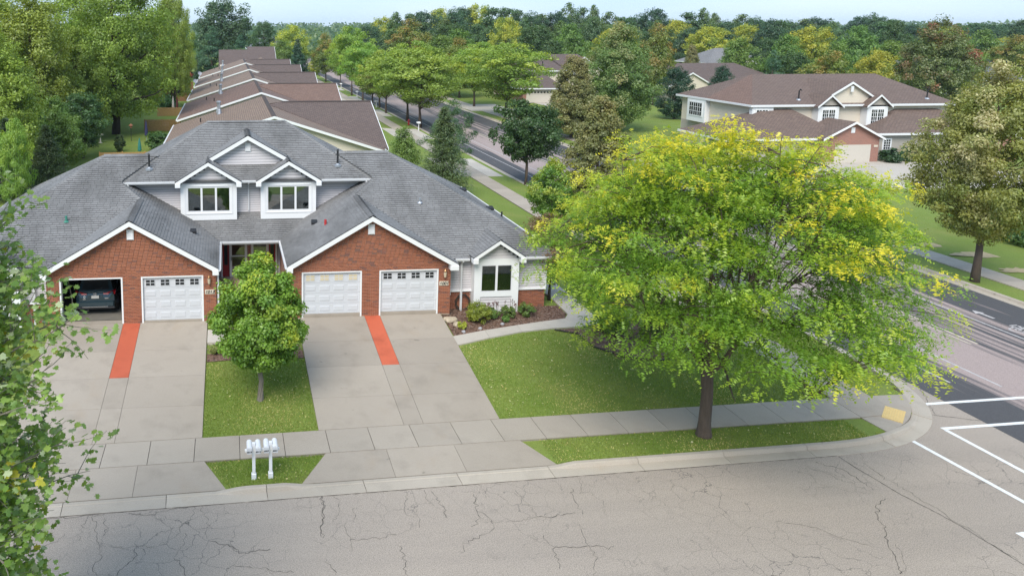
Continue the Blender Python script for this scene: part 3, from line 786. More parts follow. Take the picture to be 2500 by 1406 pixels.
apron(6.98, 13.6, 6.05, 14.3, [9.0, 11.3], "flared concrete apron between the pavement and the kerb, right of the mailboxes")
# path round the right-hand wing
path = empty("garden_path", (16, -1.5, -0.1), kind="structure"); tag(path, "narrow concrete path from the driveway past the bay window", "path")
pz = lambda x, y: hz(x, y) + 0.03
lo_ = [(13.45, -2.72), (15.0, -2.18), (16.6, -1.72), (18.1, -1.5), (19.5, -1.42), (20.6, -1.0)]
hi_ = [(13.45, -1.95), (15.0, -1.5), (16.6, -1.12), (17.8, -0.85), (19.0, -0.62), (19.3, -0.2)]
for i in range(5): slab([lo_[i], lo_[i + 1], hi_[i + 1], hi_[i]], path, "concrete_pale", pz, gap=0.005)
y = -0.2
while y < 15: slab([(19.3, y), (20.55, y - (0.8 if y < 0 else 0)), (20.55, y + 1.5), (19.3, y + 1.5)], path, "concrete_pale", pz, gap=0.005); y += 1.5
link_path = empty("garden_path", (4.9, -1.8, -0.1), kind="structure"); tag(link_path, "short concrete path linking the two driveways behind the small yellowing tree", "path")
for i in range(3):
    a = 2.96 + i * 1.31; slab([(a, -1.95), (a + 1.31, -1.95), (a + 1.31, -0.85), (a, -0.85)], link_path, "concrete_pale", lambda x, y: drive_z(x, y) + 0.01, gap=0.005)
# drives of the row behind, and across the side road
for i, y0 in enumerate(ROW_Y):
    r_ = empty("driveway", (22, y0 + 9, -0.6), kind="structure"); tag(r_, ("pale concrete driveway nearest behind the spruce", "pale concrete driveway left of the red hydrant's verge", "pale concrete driveway past the small street maples", "pale concrete driveway beside the bright street locust", "farthest pale driveway off the side road's near pavement")[i], "driveway")
    for k in range(4):
        a, b = y0 + 4 + 2.5 * k, y0 + 6.5 + 2.5 * k
        slab([(17.4, a), (26.3, a), (26.3, b), (17.4, b)], r_, "concrete_pale", lambda x, y: -0.88 + 0.75 * clamp((26.2 - x) / 8.8))
        slab([(27.96, a), (29.94, a), (29.94, b), (27.96, b)], r_, "concrete_pale", lambda x, y: -0.895 - 0.07 * clamp((x - 27.96) / 2))
r_ = empty("driveway", (60, 34, -0.8), kind="structure"); tag(r_, "broad pale concrete forecourt of the cream two-storey house", "driveway")
for i in range(5):
    for j in range(4):
        a, b = 48.5 + i * 5.6, 27 + j * 3.4
        slab([(a, b), (a + 5.6, b), (a + 5.6, b + 3.4), (a, b + 3.4)], r_, "concrete_pale", lambda x, y: hz(x, y) + 0.02)
for j in range(2): slab([(43.97, 27 + j * 3.4), (45.75, 27 + j * 3.4), (45.75, 30.4 + j * 3.4), (43.97, 30.4 + j * 3.4)], r_, "concrete_pale", lambda x, y: -0.9)
for j in range(2): slab([(47.37, 27 + j * 3.4), (48.5, 27 + j * 3.4), (48.5, 30.4 + j * 3.4), (47.37, 30.4 + j * 3.4)], r_, "concrete_pale", lambda x, y: -0.89)
r_ = empty("driveway", (54, 100, -0.8), kind="structure"); tag(r_, "pale driveway running to the cream garage behind the brown pyramidal trees", "driveway")
for k in range(3): slab([(44, 94 + k * 3.6), (58.5, 94 + k * 3.6), (58.5, 97.6 + k * 3.6), (44, 97.6 + k * 3.6)], r_, "concrete_pale", lambda x, y: -0.86 + 0.02 * clamp((x - 44) / 10))
slab([(58.5, 98.0), (63, 98.0), (63, 107.6), (58.5, 107.6)], r_, "concrete_pale", lambda x, y: -0.62)
# dead grass patches beyond the side road
rg2 = random.Random(5)
for (px, py, rx, ry) in ((49.6, 9.5, 1.9, 0.7), (48.4, 11.9, 1.3, 0.6), (48.8, 6.4, 1.2, 0.5)):
    k = 22; b = MB()
    b.poly([(px + rx * math.cos(2 * math.pi * i / k) * rg2.uniform(0.6, 1.15), py + ry * math.sin(2 * math.pi * i / k) * rg2.uniform(0.6, 1.15), hz(px, py) - 0.012) for i in range(k)])
    b.build("dead_grass", "straw_patch", ground)
# ------------------------------------------------------------------ the grey and brick town house
X0 = 4.95
house = empty("town_house", (X0, 6.0, 0.0), label="grey-roofed brick and siding town house with two gabled double garages", cat="house")
HO = house.location
def hx(s, u): return X0 + s * u
rgh = random.Random(11)

# ---- roofs -------------------------------------------------------
roof = empty("roof", (0, 0, 0)); roof.parent = house
tab_v, tab_f = [], []
TAB_W, TAB_H = 0.31, 0.145
singles = []            # (distance to camera, matrix)
deck = MB()
def roof_plane(pts, eave_i=(0, 1), th=0.09, shingled=True):
    """pts world corners; the eave runs along the edge eave_i; lays a deck and shingle tabs on it"""
    P = [Vector(p) for p in pts]
    e = (P[eave_i[1]] - P[eave_i[0]]); e.z = 0; e.normalize()
    n = None
    for i in range(len(P)):
        a, b, c = P[i - 1], P[i], P[(i + 1) % len(P)]
        w = (b - a).cross(c - b)
        if w.length > 1e-3: n = w.normalized(); break
    if n.z < 0: n = -n
    sl = n.cross(e).normalized()
    if sl.z < 0: sl = -sl; e = -e
    if e.cross(sl).dot(n) < 0: e = -e
    O = P[eave_i[0]]
    poly = [((p - O).dot(e), (p - O).dot(sl)) for p in P]
    top = [O + e * a + sl * b for a, b in poly]
    area = sum(poly[i][0] * poly[(i + 1) % len(poly)][1] - poly[(i + 1) % len(poly)][0] * poly[i][1] for i in range(len(poly)))
    if area < 0: top = top[::-1]
    deck.prism([tuple(p) for p in reversed(top)], (0, 0, -th))
    if not shingled: return
    for k, v, ivs in rows(poly, TAB_H):
        for a, b in ivs:
            x = a - rgh.uniform(0, TAB_W)
            while x < b:
                p, q = max(x, a), min(x + TAB_W, b); x += TAB_W
                if q - p < 0.04: continue
                t0 = 0.030 + rgh.uniform(-0.004, 0.005)
                if q - p > TAB_W - 1e-6:
                    c = O + e * p + sl * v
                    singles.append(((c - Vector(CAM)).length, c, e.copy(), sl.copy(), n.copy(), t0)); continue
                add_tab(O + e * p + sl * v, e, sl, n, q - p, t0)
def add_tab(c, e, sl, n, w, t0):
    i = len(tab_v); g = 0.006
    for du, dv, dn in ((g, -0.008, 0.0), (w - g, -0.008, 0.0), (g, -0.008, t0), (w - g, -0.008, t0), (w - g, TAB_H + 0.01, 0.006), (g, TAB_H + 0.01, 0.006)):
        tab_v.append(c + e * du + sl * dv + n * dn)
    tab_f.append((i, i + 1, i + 3, i + 2)); tab_f.append((i + 2, i + 3, i + 4, i + 5))
caps = MB()
def ridge_cap(a, b, w=0.15, lift=0.03):
    """overlapping cap shingles along a ridge or hip"""
    a, b = Vector(a), Vector(b); d = (b - a); L = d.length; d.normalize()
    sd = d.cross(Vector((0, 0, 1))).normalized(); up = sd.cross(d).normalized()
    if up.z < 0: up = -up
    k = int(L / 0.16)
    for i in range(k):
        p = a + d * (i * L / k); q = p + d * (L / k + 0.05); h0, h1 = lift + 0.018, lift
        for s in (-1, 1):
            o0, o1 = up * h0, up * h1; dn = Vector((0, 0, -0.075))
            caps.poly([p + o0, q + o1, q + o1 + sd * s * w + dn, p + o0 + sd * s * w + dn][::s])
for s in (1, -1):
    G = lambda u, y, z: (hx(s, u), y, z)
    # wing: front slope, end slope, back slope
    roof_plane([G(9.08, .37, 2.45), G(14.12, .37, 2.45), G(7.33, 7.05, 6.34), G(4.55, 7.05, 6.34), G(6.2, 5.4, 5.38), G(6.2, 5.14, 5.23), G(5.25, 4.19, 4.68)])
    roof_plane([G(14.12, .37, 2.45), G(14.12, 16.5, 2.45), G(7.33, 7.05, 6.34)])
    roof_plane([G(14.12, 16.5, 2.45), G(4.7, 16.5, 2.45), G(4.7, 7.05, 6.34), G(7.33, 7.05, 6.34)], shingled=False)
    # garage: slope to the entry, slope to the outside
    roof_plane([G(1.5, -.32, 2.49), G(1.5, 4.2, 2.49), G(3.3, 6.0, 3.54), G(6.2, 6.0, 5.23), G(6.2, 5.14, 5.23), G(5.25, 4.19, 4.68), G(5.25, -.32, 4.68)])
    roof_plane([G(9.15, -.32, 2.41), G(9.15, .295, 2.41), G(5.25, 4.19, 4.68), G(5.25, -.32, 4.68)])
    ridge_cap(G(5.25, -.36, 4.68), G(5.25, 4.19, 4.68), 0.17); ridge_cap(G(5.25, 4.19, 4.68), G(6.25, 5.19, 5.25), 0.14)
    ridge_cap(G(14.12, .37, 2.45), G(7.33, 7.05, 6.34), 0.13); ridge_cap(G(7.33, 7.05, 6.34), G(4.6, 7.05, 6.34), 0.17); ridge_cap(G(14.12, 16.5, 2.45), G(7.33, 7.05, 6.34), 0.13)
    # main block end and hip
    roof_plane([G(6.2, 5.4, 5.25), G(6.2, 13.6, 5.25), G(2.1, 9.5, 7.75)])
    ridge_cap(G(6.2, 5.4, 5.25), G(2.1, 9.5, 7.75), 0.13)
    # big gable and window-bay gables
    roof_plane([G(2.1, 6.08, 6.2), G(2.1, 6.97, 6.2), G(0, 8.96, 7.42), G(0, 6.08, 7.42)])
    roof_plane([G(3.62, 5.12, 5.25), G(3.62, 5.4, 5.25), G(2.0, 7.04, 6.25), G(2.0, 5.12, 6.25)])
    roof_plane([G(0.38, 5.12, 5.25), G(0.38, 5.4, 5.25), G(2.0, 7.04, 6.25), G(2.0, 5.12, 6.25)])
    ridge_cap(G(2.0, 5.08, 6.25), G(2.0, 7.0, 6.25), 0.12)
    # gable over the ground-floor bay
    roof_plane([G(12.3, -.12, 2.6), G(12.3, .63, 2.6), G(11.1, 2.0, 3.4), G(11.1, -.12, 3.4)])
    roof_plane([G(9.9, -.12, 2.6), G(9.9, .63, 2.6), G(11.1, 2.0, 3.4), G(11.1, -.12, 3.4)])
    ridge_cap(G(11.1, -.16, 3.4), G(11.1, 1.95, 3.4), 0.12)
roof_plane([(X0 - 1.5, 4.2, 2.45), (X0 + 1.5, 4.2, 2.45), (X0 + 3.3, 6.0, 3.5), (X0 - 3.3, 6.0, 3.5)])
roof_plane([(X0 - 6.2, 5.4, 5.25), (X0 + 6.2, 5.4, 5.25), (X0 + 2.1, 9.5, 7.75), (X0 - 2.1, 9.5, 7.75)])
roof_plane([(X0 + 6.2, 13.6, 5.25), (X0 - 6.2, 13.6, 5.25), (X0 - 2.1, 9.5, 7.75), (X0 + 2.1, 9.5, 7.75)], shingled=False)
ridge_cap((X0 - 2.1, 9.5, 7.75), (X0 + 2.1, 9.5, 7.75), 0.17); ridge_cap((X0, 6.04, 7.42), (X0, 8.9, 7.42), 0.17)
deck.build("roof_deck", "shingle_deck", roof)
caps.build("ridge_cap", "shingle_grey", roof)
singles.sort(key=lambda t: t[0])
me_tab = bpy.data.meshes.new("shingle")
me_tab.from_pydata([(0.006, -0.008, 0), (TAB_W - 0.006, -0.008, 0), (0.006, -0.008, 0.03), (TAB_W - 0.006, -0.008, 0.03), (TAB_W - 0.006, TAB_H + 0.01, 0.006), (0.006, TAB_H + 0.01, 0.006)], [], [(0, 1, 3, 2), (2, 3, 4, 5)])
me_tab.materials.append(M("shingle_grey")); me_tab.materials.append(M("shingle_edge_shade")); me_tab.polygons[0].material_index = 1
for i, (d, c, e, sl, n, t0) in enumerate(singles):
    if i < 300:
        o = link("shingle", me_tab, roof)
        o.matrix_local = Matrix(((e.x, sl.x, n.x, c.x - HO.x), (e.y, sl.y, n.y, c.y - HO.y), (e.z, sl.z, n.z, c.z - HO.z), (0, 0, 0, 1)))
    else: add_tab(c, e, sl, n, TAB_W, t0)
tb = MB(); tb.v = [tuple(v) for v in tab_v]; tb.f = tab_f
o = tb.build("shingle_courses", "shingle_grey", roof); o["kind"] = "stuff"
o.data.materials.append(M("shingle_edge_shade")); o.data.polygons.foreach_set("material_index", np.arange(len(o.data.polygons), dtype=np.int32) % 2 == 0)

# ---- white trim: rakes, returns, gutters, downspouts --------------
def rake(a, b, y, depth=0.06, h=0.20, parent=house):
    """board under a gable edge from eave a=(x,z) to peak b=(x,z) at plane y"""
    n = MB(); n.prism([(a[0], y, a[1] - 0.02), (b[0], y, b[1] - 0.02), (b[0], y, b[1] - h * 1.18), (a[0], y, a[1] - h * 1.18)], (0, depth, 0))
    n.build("rake_board", "white_paint", parent)
def soffit(a, b, y0, y1):
    MB().poly([(a[0], y0, a[1] - 0.14), (b[0], y0, b[1] - 0.14), (b[0], y1, b[1] - 0.14), (a[0], y1, a[1] - 0.14)]).build("soffit", "white_paint", house)
def gutter(x0, y0, x1, y1, z):
    a, b = Vector((x0, y0, z)), Vector((x1, y1, z)); d = (b - a).normalized(); n = Vector((d.y, -d.x, 0)) if True else None
    m = MB()
    for p in (a, b):
        m.v += [tuple(p + n * q + Vector((0, 0, w))) for q, w in ((0, 0.02), (0, -0.11), (0.06, -0.11), (0.10, -0.05), (0.11, 0.0), (0.11, 0.02), (0.095, 0.0), (0.05, -0.09), (0.015, -0.09), (0.015, 0.02))]
    k = 10
    for j in range(k): m.f.append((j, (j + 1) % k, k + (j + 1) % k, k + j))
    m.f += [tuple(range(k - 1, -1, -1)), tuple(range(k, 2 * k))]
    m.build("gutter", "white_vinyl", house)
def spout(pts, w=0.05):
    m = MB()
    for a, b in zip(pts, pts[1:]): m.tube([a, b], [w * 0.72] * 2, 4)
    m.build("downspout", "white_vinyl", house)
def gable(xc, half, ze, zp, y, h=0.2, ret=0.28):
    for s in (-1, 1):
        rake((xc + s * half, ze), (xc, zp), y, 0.05, h); soffit((xc + s * half, ze), (xc, zp), y + 0.03, y + 0.36)
        x0, x1 = sorted((xc + s * (half + 0.02), xc + s * (half - ret)))
        MB().bbox(x0, x1, y - 0.03, y + 0.34, ze - 0.27, ze - 0.05, 0.012).build("eave_return", "white_paint", house)
for s in (1, -1):
    xc = hx(s, 5.25)
    rake((hx(s, 1.5), 2.49), (xc, 4.68), -0.33); rake((hx(s, 9.15), 2.41), (xc, 4.68), -0.33)
    soffit((hx(s, 1.5), 2.49), (xc, 4.68), -0.3, 0.01); soffit((hx(s, 9.15), 2.41), (xc, 4.68), -0.3, 0.01)
    for u0, u1, zz in ((1.48, 1.75, 2.47), (8.78, 9.17, 2.40)):
        x0, x1 = sorted((hx(s, u0), hx(s, u1))); MB().bbox(x0, x1, -0.36, 0.0, zz - 0.27, zz - 0.06, 0.012).build("eave_return", "white_paint", house)
    gable(hx(s, 2.0), 1.62, 5.25, 6.25, 5.10, 0.17, 0.24); gable(hx(s, 11.1), 1.2, 2.6, 3.4, -0.14, 0.15, 0.22)
    for a, b in (((2.1, 6.2), (0, 7.42)),): rake((hx(s, a[0]), a[1]), (X0, b[1]), 6.06, 0.05, 0.19); soffit((hx(s, a[0]), a[1]), (X0, b[1]), 6.09, 6.42)
    # gutters
    xs = sorted((hx(s, 9.2), hx(s, 9.85))); gutter(xs[0], 0.36, xs[1], 0.36, 2.44)
    xs = sorted((hx(s, 12.33), hx(s, 14.2))); gutter(xs[0], 0.36, xs[1], 0.36, 2.44)
    if s > 0: gutter(hx(1, 14.13), 0.3, hx(1, 14.13), 16.5, 2.44)
    else: gutter(hx(-1, 14.13), 16.5, hx(-1, 14.13), 0.3, 2.44)
    xs = sorted((hx(s, 3.66), hx(s, 6.3))); gutter(xs[0], 5.38, xs[1], 5.38, 5.24)
    if s > 0: gutter(hx(1, 1.49), 4.2, hx(1, 1.49), -0.3, 2.47)
    else: gutter(hx(-1, 1.49), -0.3, hx(-1, 1.49), 4.2, 2.47)
    spout([(hx(s, 5.95), 5.3, 5.14), (hx(s, 5.95), 5.3, 4.95)], 0.06)
    spout([(hx(s, 9.55), 0.3, 2.36), (hx(s, 9.55), 0.56, 2.15), (hx(s, 9.55), 0.56, 0.95), (hx(s, 9.55), 0.50, 0.85), (hx(s, 9.55), 0.50, -0.15)], 0.07)
gutter(X0 - 0.42, 5.38, X0 + 0.42, 5.38, 5.24); gutter(X0 - 1.5, 4.18, X0 + 1.5, 4.18, 2.44)
spout([(X0, 5.32, 5.14), (X0, 5.93, 4.95), (X0, 5.93, 3.62)], 0.055)
spout([(hx(-1, 1.5), -0.2, 2.36), (hx(-1, 1.52), -0.05, 2.2), (hx(-1, 1.52), -0.05, 0.05)], 0.055)
MB().box(X0 - 1.5, X0 + 1.5, 4.22, 6.0, 2.28, 2.32).build("porch_ceiling", "white_paint", house)

# ---- brick garage fronts, laid brick by brick ---------------------
BW, BH, BD = 0.203, 0.0677, 0.05
bricks = []      # (x, y, z, w)
def lay(poly, y, holes, zbase):
    """poly in (x,z); holes: (x0,x1,z0,z1)"""
    for k, v, ivs in rows(poly, BH, zbase):
        hs = [(h[0], h[1]) for h in holes if h[2] - 0.02 < v + BH / 2 < h[3]]
        for a, b in cut(ivs, hs):
            x = a - (BW / 2 if k % 2 else 0)
            while x < b - 0.01:
                p, q = max(x, a), min(x + BW, b); x += BW
                if q - p > 0.045: bricks.append((p, y, v, q - p))
bwall = empty("brick_wall", (0, 0, 0)); bwall.parent = house
DOOR_W, DOOR_T = 1.345, 2.12
for s in (1, -1):
    xc = hx(s, 5.25); zf = 0.16 if s > 0 else 0.09
    xa, xb = xc - 3.65, xc + 3.65
    poly = [(xa, 0.02), (xb, 0.02), (xb, 2.40), (xc, 4.50), (xa, 2.40)]
    holes = [(xc - 1.74 - DOOR_W, xc - 1.74 + DOOR_W, -1, DOOR_T), (xc + 1.74 - DOOR_W, xc + 1.74 + DOOR_W, -1, DOOR_T)]
    back = MB()
    back.prism([(xa, 0.045, DOOR_T), (xb, 0.045, DOOR_T), (xb, 0.045, 2.42), (xc, 0.045, 4.54), (xa, 0.045, 2.42)], (0, 0.2, 0))
    for p, q in ((xa, holes[0][0]), (holes[0][1], holes[1][0]), (holes[1][1], xb)): back.box(p, q, 0.045, 0.245, -0.05, DOOR_T)
    back.build("mortar_bed", "mortar", bwall)
    lay(poly, 0.0, holes, 0.02)
    # wing plinth
    u0, u1 = 8.9, 13.6
    pa, pb = sorted((hx(s, u0), hx(s, u1)))
    bay = sorted((hx(s, 10.06), hx(s, 12.16)))
    MB().box(pa, pb, 0.745, 0.90, -0.4, 0.80).build("mortar_bed", "mortar", bwall)
    lay([(pa, -0.35), (pb, -0.35), (pb, 0.80), (pa, 0.80)], 0.70, [(bay[0] - 0.01, bay[1] + 0.01, -1, 3)], -0.35)
    for a_, b_ in ((pa, bay[0]), (bay[1], pb)): MB().bbox(a_ - 0.02, b_ + 0.02, 0.62, 0.76, 0.80, 0.88, 0.01).build("sill_course", "landscape_stone" if False else "white_paint", house)
    # side walls of the garage and wing
    si = MB()
    si.box(*sorted((hx(s, 1.6), hx(s, 1.75))), 0.06, 6.0, 0, 2.45); si.box(*sorted((hx(s, 8.75), hx(s, 8.9))), 0.26, 0.9, -0.3, 2.4)
    si.box(*sorted((hx(s, 13.45), hx(s, 13.6))), 0.9, 16.0, -0.5, 2.4)
    si.build("side_wall", "brick_wall_far", bwall)
def bdist(b): return (Vector((b[0], b[1], b[2])) - Vector(CAM)).length
full = sorted([b for b in bricks if b[3] > BW - 1e-6], key=bdist)[:300]
fs = set(full)
me_b = bpy.data.meshes.new("brick")
g = 0.0085
me_b.from_pydata([(g, 0, g), (BW - g, 0, g), (BW - g, 0, BH - g), (g, 0, BH - g), (g, BD, g), (BW - g, BD, g), (BW - g, BD, BH - g), (g, BD, BH - g)], [], [(0, 1, 2, 3), (1, 5, 6, 2), (3, 2, 6, 7), (4, 0, 3, 7), (4, 5, 1, 0)])
me_b.materials.append(M("clay_brick"))
bmesh_v, bmesh_f = [], []
for b in bricks:
    x, y, z, w = b; j = rgh.uniform(-0.003, 0.003)
    if b in fs:
        link("brick", me_b, bwall, (x - HO.x, y + j - HO.y, z - HO.z)); continue
    i = len(bmesh_v); yy = y + j
    bmesh_v += [(x + g, yy, z + g), (x + w - g, yy, z + g), (x + w - g, yy, z + BH - g), (x + g, yy, z + BH - g), (x + g, yy + BD, z + g), (x + w - g, yy + BD, z + g), (x + w - g, yy + BD, z + BH - g), (x + g, yy + BD, z + BH - g)]
    bmesh_f += [tuple(i + q for q in f) for f in ((0, 1, 2, 3), (1, 5, 6, 2), (3, 2, 6, 7), (4, 0, 3, 7), (4, 5, 1, 0))]
bb = MB(); bb.v, bb.f = bmesh_v, bmesh_f
o = bb.build("brick_courses", "clay_brick", bwall); o["kind"] = "stuff"

# ---- lap siding, board by board -----------------------------------
sid = empty("siding", (0, 0, 0)); sid.parent = house
def siding(poly, y, pitch=0.118, holes=()):
    """poly in (x,z); boards face -Y"""
    MB().poly([(p[0], y + 0.02, p[1]) for p in poly]).build("lap_shade_sheathing", "siding_lap_shade", sid)  # dark backing seen between boards, standing in for the lap shadow
    P2 = [(p[0], p[1]) for p in poly]
    lo = min(p[1] for p in P2)
    for k, v, ivs in rows(P2, pitch):
        hs = [(h[0], h[1]) for h in holes if h[2] < v + pitch / 2 < h[3]]
        for a, b in cut(ivs, hs):
            if b - a < 0.05: continue
            top = min(v + pitch - 0.016, max(p[1] for p in P2))
            m = MB(); m.v = [(a, y - 0.012, v), (b, y - 0.012, v), (b, y + 0.012, top), (a, y + 0.012, top), (a, y + 0.018, v), (b, y + 0.018, v)]
            m.f = [(0, 1, 2, 3), (4, 5, 1, 0)]
            m.build("siding_board", "siding_grey", sid)
for s in (1, -1):
    xs = lambda u0, u1: sorted((hx(s, u0), hx(s, u1)))
    # first floor beside the bays, cut by the roof slope below
    pl = [(hx(s, 3.4), 3.45), (hx(s, 5.85), 5.02), (hx(s, 5.85), 5.2), (hx(s, 3.4), 5.2)]
    siding(pl, 6.0)
    xc = hx(s, 2.0); siding([(xc - 1.45, 5.05), (xc + 1.45, 5.05), (xc, 5.98)], 5.47, 0.15)
    # wing walls
    a, b = xs(8.9, 10.06); siding([(a, 0.88), (b, 0.88), (b, 2.34), (a, 2.34)], 0.70)
    a, b = xs(12.16, 13.6); siding([(a, 0.88), (b, 0.88), (b, 2.34), (a, 2.34)], 0.70)
    xc = hx(s, 11.1); siding([(xc - 1.0, 2.47), (xc + 1.0, 2.47), (xc, 3.17)], 0.23, 0.14)
    MB().box(*xs(13.56, 13.64), 0.66, 0.72, 0.88, 2.34).build("corner_board", "white_paint", house)
siding([(X0 - 0.62, 3.52), (X0 + 0.62, 3.52), (X0 + 0.62, 5.2), (X0 - 0.62, 5.2)], 6.0)
siding([(X0 - 1.95, 5.86), (X0 + 1.95, 5.86), (X0 + 1.95, 6.08), (X0, 7.22), (X0 - 1.95, 6.08)], 6.42, 0.15)
# inner walls
w = MB(); w.box(X0 - 5.8, X0 + 5.8, 6.05, 6.2, 0, 5.2); w.box(X0 - 5.85, X0 - 5.7, 6.05, 13.2, 0, 5.2); w.box(X0 + 5.7, X0 + 5.85, 6.05, 13.2, 0, 5.2); w.box(X0 - 13.5, X0 + 13.5, 15.9, 16.0, -0.4, 2.4)
w.build("wall", "siding_grey", house)

# ---- windows --------------------------------------------------------
def window(x0, x1, z0, z1, y, n, name="window", blinds=None, grid=(1, 1), fr=0.055, mul=0.10, back="room_dark", depth=0.5, parent=house):
    """a framed unit of n panes facing -Y, with a dark room (and blinds) behind real glass"""
    f = MB(); off = fr
    f.box(x0, x1, y - 0.03, y + 0.04, z1 - fr, z1); f.box(x0, x1, y - 0.03, y + 0.04, z0, z0 + fr)
    f.box(x0, x0 + fr, y - 0.03, y + 0.04, z0 + fr, z1 - fr); f.box(x1 - fr, x1, y - 0.03, y + 0.04, z0 + fr, z1 - fr)
    iw = (x1 - x0 - 2 * fr - (n - 1) * mul) / n
    for i in range(1, n):
        xm = x0 + fr + i * iw + (i - 1) * mul; f.box(xm, xm + mul, y - 0.028, y + 0.038, z0 + fr, z1 - fr)
    win = f.build(name, "white_vinyl", parent)
    for i in range(n):
        a = x0 + fr + i * (iw + mul)
        MB().box(a, a + iw, y + 0.005, y + 0.011, z0 + fr, z1 - fr).build("pane", "window_glass", win)
        if grid != (1, 1):
            mm = MB()
            for c in range(1, grid[0]): xx = a + iw * c / grid[0]; mm.box(xx - 0.012, xx + 0.012, y - 0.006, y + 0.004, z0 + fr, z1 - fr)
            for c in range(1, grid[1]): zz = z0 + fr + (z1 - z0 - 2 * fr) * c / grid[1]; mm.box(a, a + iw, y - 0.008, y + 0.002, zz - 0.012, zz + 0.012)
            mm.build("muntin", "white_vinyl", win)
        if blinds and blinds[i]:
            mt, lo = blinds[i]; k = 0; zt = z1 - fr; zb = z0 + fr + lo * (z1 - z0 - 2 * fr); sl = MB()
            while zt - 0.05 * k > zb: zz = zt - 0.05 * k; sl.poly([(a, y + 0.06, zz), (a + iw, y + 0.06, zz), (a + iw, y + 0.078, zz - 0.046), (a, y + 0.078, zz - 0.046)]); k += 1
            sl.build("blind", mt, win)
    rm = MB(); d = y + depth
    rm.poly([(x0, d, z0), (x1, d, z0), (x1, d, z1), (x0, d, z1)])
    rm.poly([(x0, y + 0.045, z0), (x1, y + 0.045, z0), (x1, d, z0), (x0, d, z0)]); rm.poly([(x0, y + 0.045, z1), (x0, d, z1), (x1, d, z1), (x1, y + 0.045, z1)])
    rm.poly([(x0, y + 0.045, z0), (x0, d, z0), (x0, d, z1), (x0, y + 0.045, z1)]); rm.poly([(x1, y + 0.045, z0), (x1, y + 0.045, z1), (x1, d, z1), (x1, d, z0)])
    rm.build("room", back, win)
    return win
for s in (1, -1):
    xc = hx(s, 2.0); b0, b1 = xc - 1.4, xc + 1.4
    # box bay: white casing round the window
    c = MB(); wx0, wx1, wz0, wz1 = xc - 1.08, xc + 1.08, 3.66, 4.94
    c.box(b0, b1, 5.46, 5.56, wz1, 5.10); c.box(b0, b1, 5.46, 5.56, 3.25, wz0); c.box(b0, wx0, 5.46, 5.56, wz0, wz1); c.box(wx1, b1, 5.46, 5.56, wz0, wz1)
    c.box(b0, b0 + 0.1, 5.56, 6.04, 3.25, 5.10); c.box(b1 - 0.1, b1, 5.56, 6.04, 3.25, 5.10)
    c.build("bay_casing", "white_paint", house)
    tr = MB(); tr.box(b0 + 0.21, b1 - 0.21, 5.435, 5.46, 4.97, 5.01); tr.box(b0 + 0.21, b0 + 0.25, 5.435, 5.46, 3.6, 4.97); tr.box(b1 - 0.25, b1 - 0.21, 5.435, 5.46, 3.6, 4.97); tr.box(b0 + 0.21, b1 - 0.21, 5.435, 5.46, 3.56, 3.6)
    tr.build("bay_trim", "white_vinyl", house)
    bl = [("blind", 0.40)] * 3 if s > 0 else None
    window(wx0, wx1, wz0, wz1, 5.50, 3, blinds=bl, back="room_green")
    # ground-floor bay
    xb = hx(s, 11.1); a, b = xb - 1.04, xb + 1.04; wz0, wz1 = 0.88, 2.18; w0, w1 = xb - 0.74, xb + 0.74
    c = MB(); c.box(a, b, 0.22, 0.30, wz1, 2.46); c.box(a, w0, 0.22, 0.30, -0.12, wz1); c.box(w1, b, 0.22, 0.30, -0.12, wz1); c.box(w0, w1, 0.22, 0.30, 0.66, wz0); c.box(w0, w1, 0.22, 0.30, -0.12, 0.1)
    c.box(a, a + 0.08, 0.30, 0.74, -0.12, 2.46); c.box(b - 0.08, b, 0.30, 0.74, -0.12, 2.46)
    c.build("bay_casing", "white_paint", house)
    siding([(w0, 0.1), (w1, 0.1), (w1, 0.66), (w0, 0.66)], 0.26, 0.14)
    window(w0, w1, wz0, wz1, 0.25, 2, blinds=[("blind_green", 0.0)] * 2)
# gable vents: louvred white panels
def gable_vent(xc, zc, y, w=0.30, h=0.46, n=7):
    f = MB(); f.box(xc - w / 2, xc + w / 2, y - 0.03, y + 0.02, zc - h / 2, zc + h / 2); v = f.build("gable_vent", "white_vinyl", house)
    for i in range(n):
        z = zc - h / 2 + 0.04 + i * (h - 0.08) / n
        l = MB(); l.v = [(xc - w / 2 + 0.03, y - 0.032, z), (xc + w / 2 - 0.03, y - 0.032, z), (xc + w / 2 - 0.03, y - 0.032, z + 0.045), (xc - w / 2 + 0.03, y - 0.032, z + 0.045), (xc - w / 2 + 0.03, y - 0.055, z), (xc + w / 2 - 0.03, y - 0.055, z)]
        l.f = [(4, 5, 2, 3), (0, 1, 5, 4)]; l.build("slat", "white_vinyl", v)
for s in (1, -1): gable_vent(hx(s, 5.25), 4.02, -0.02)
gable_vent(X0, 6.78, 6.40, 0.30, 0.44)

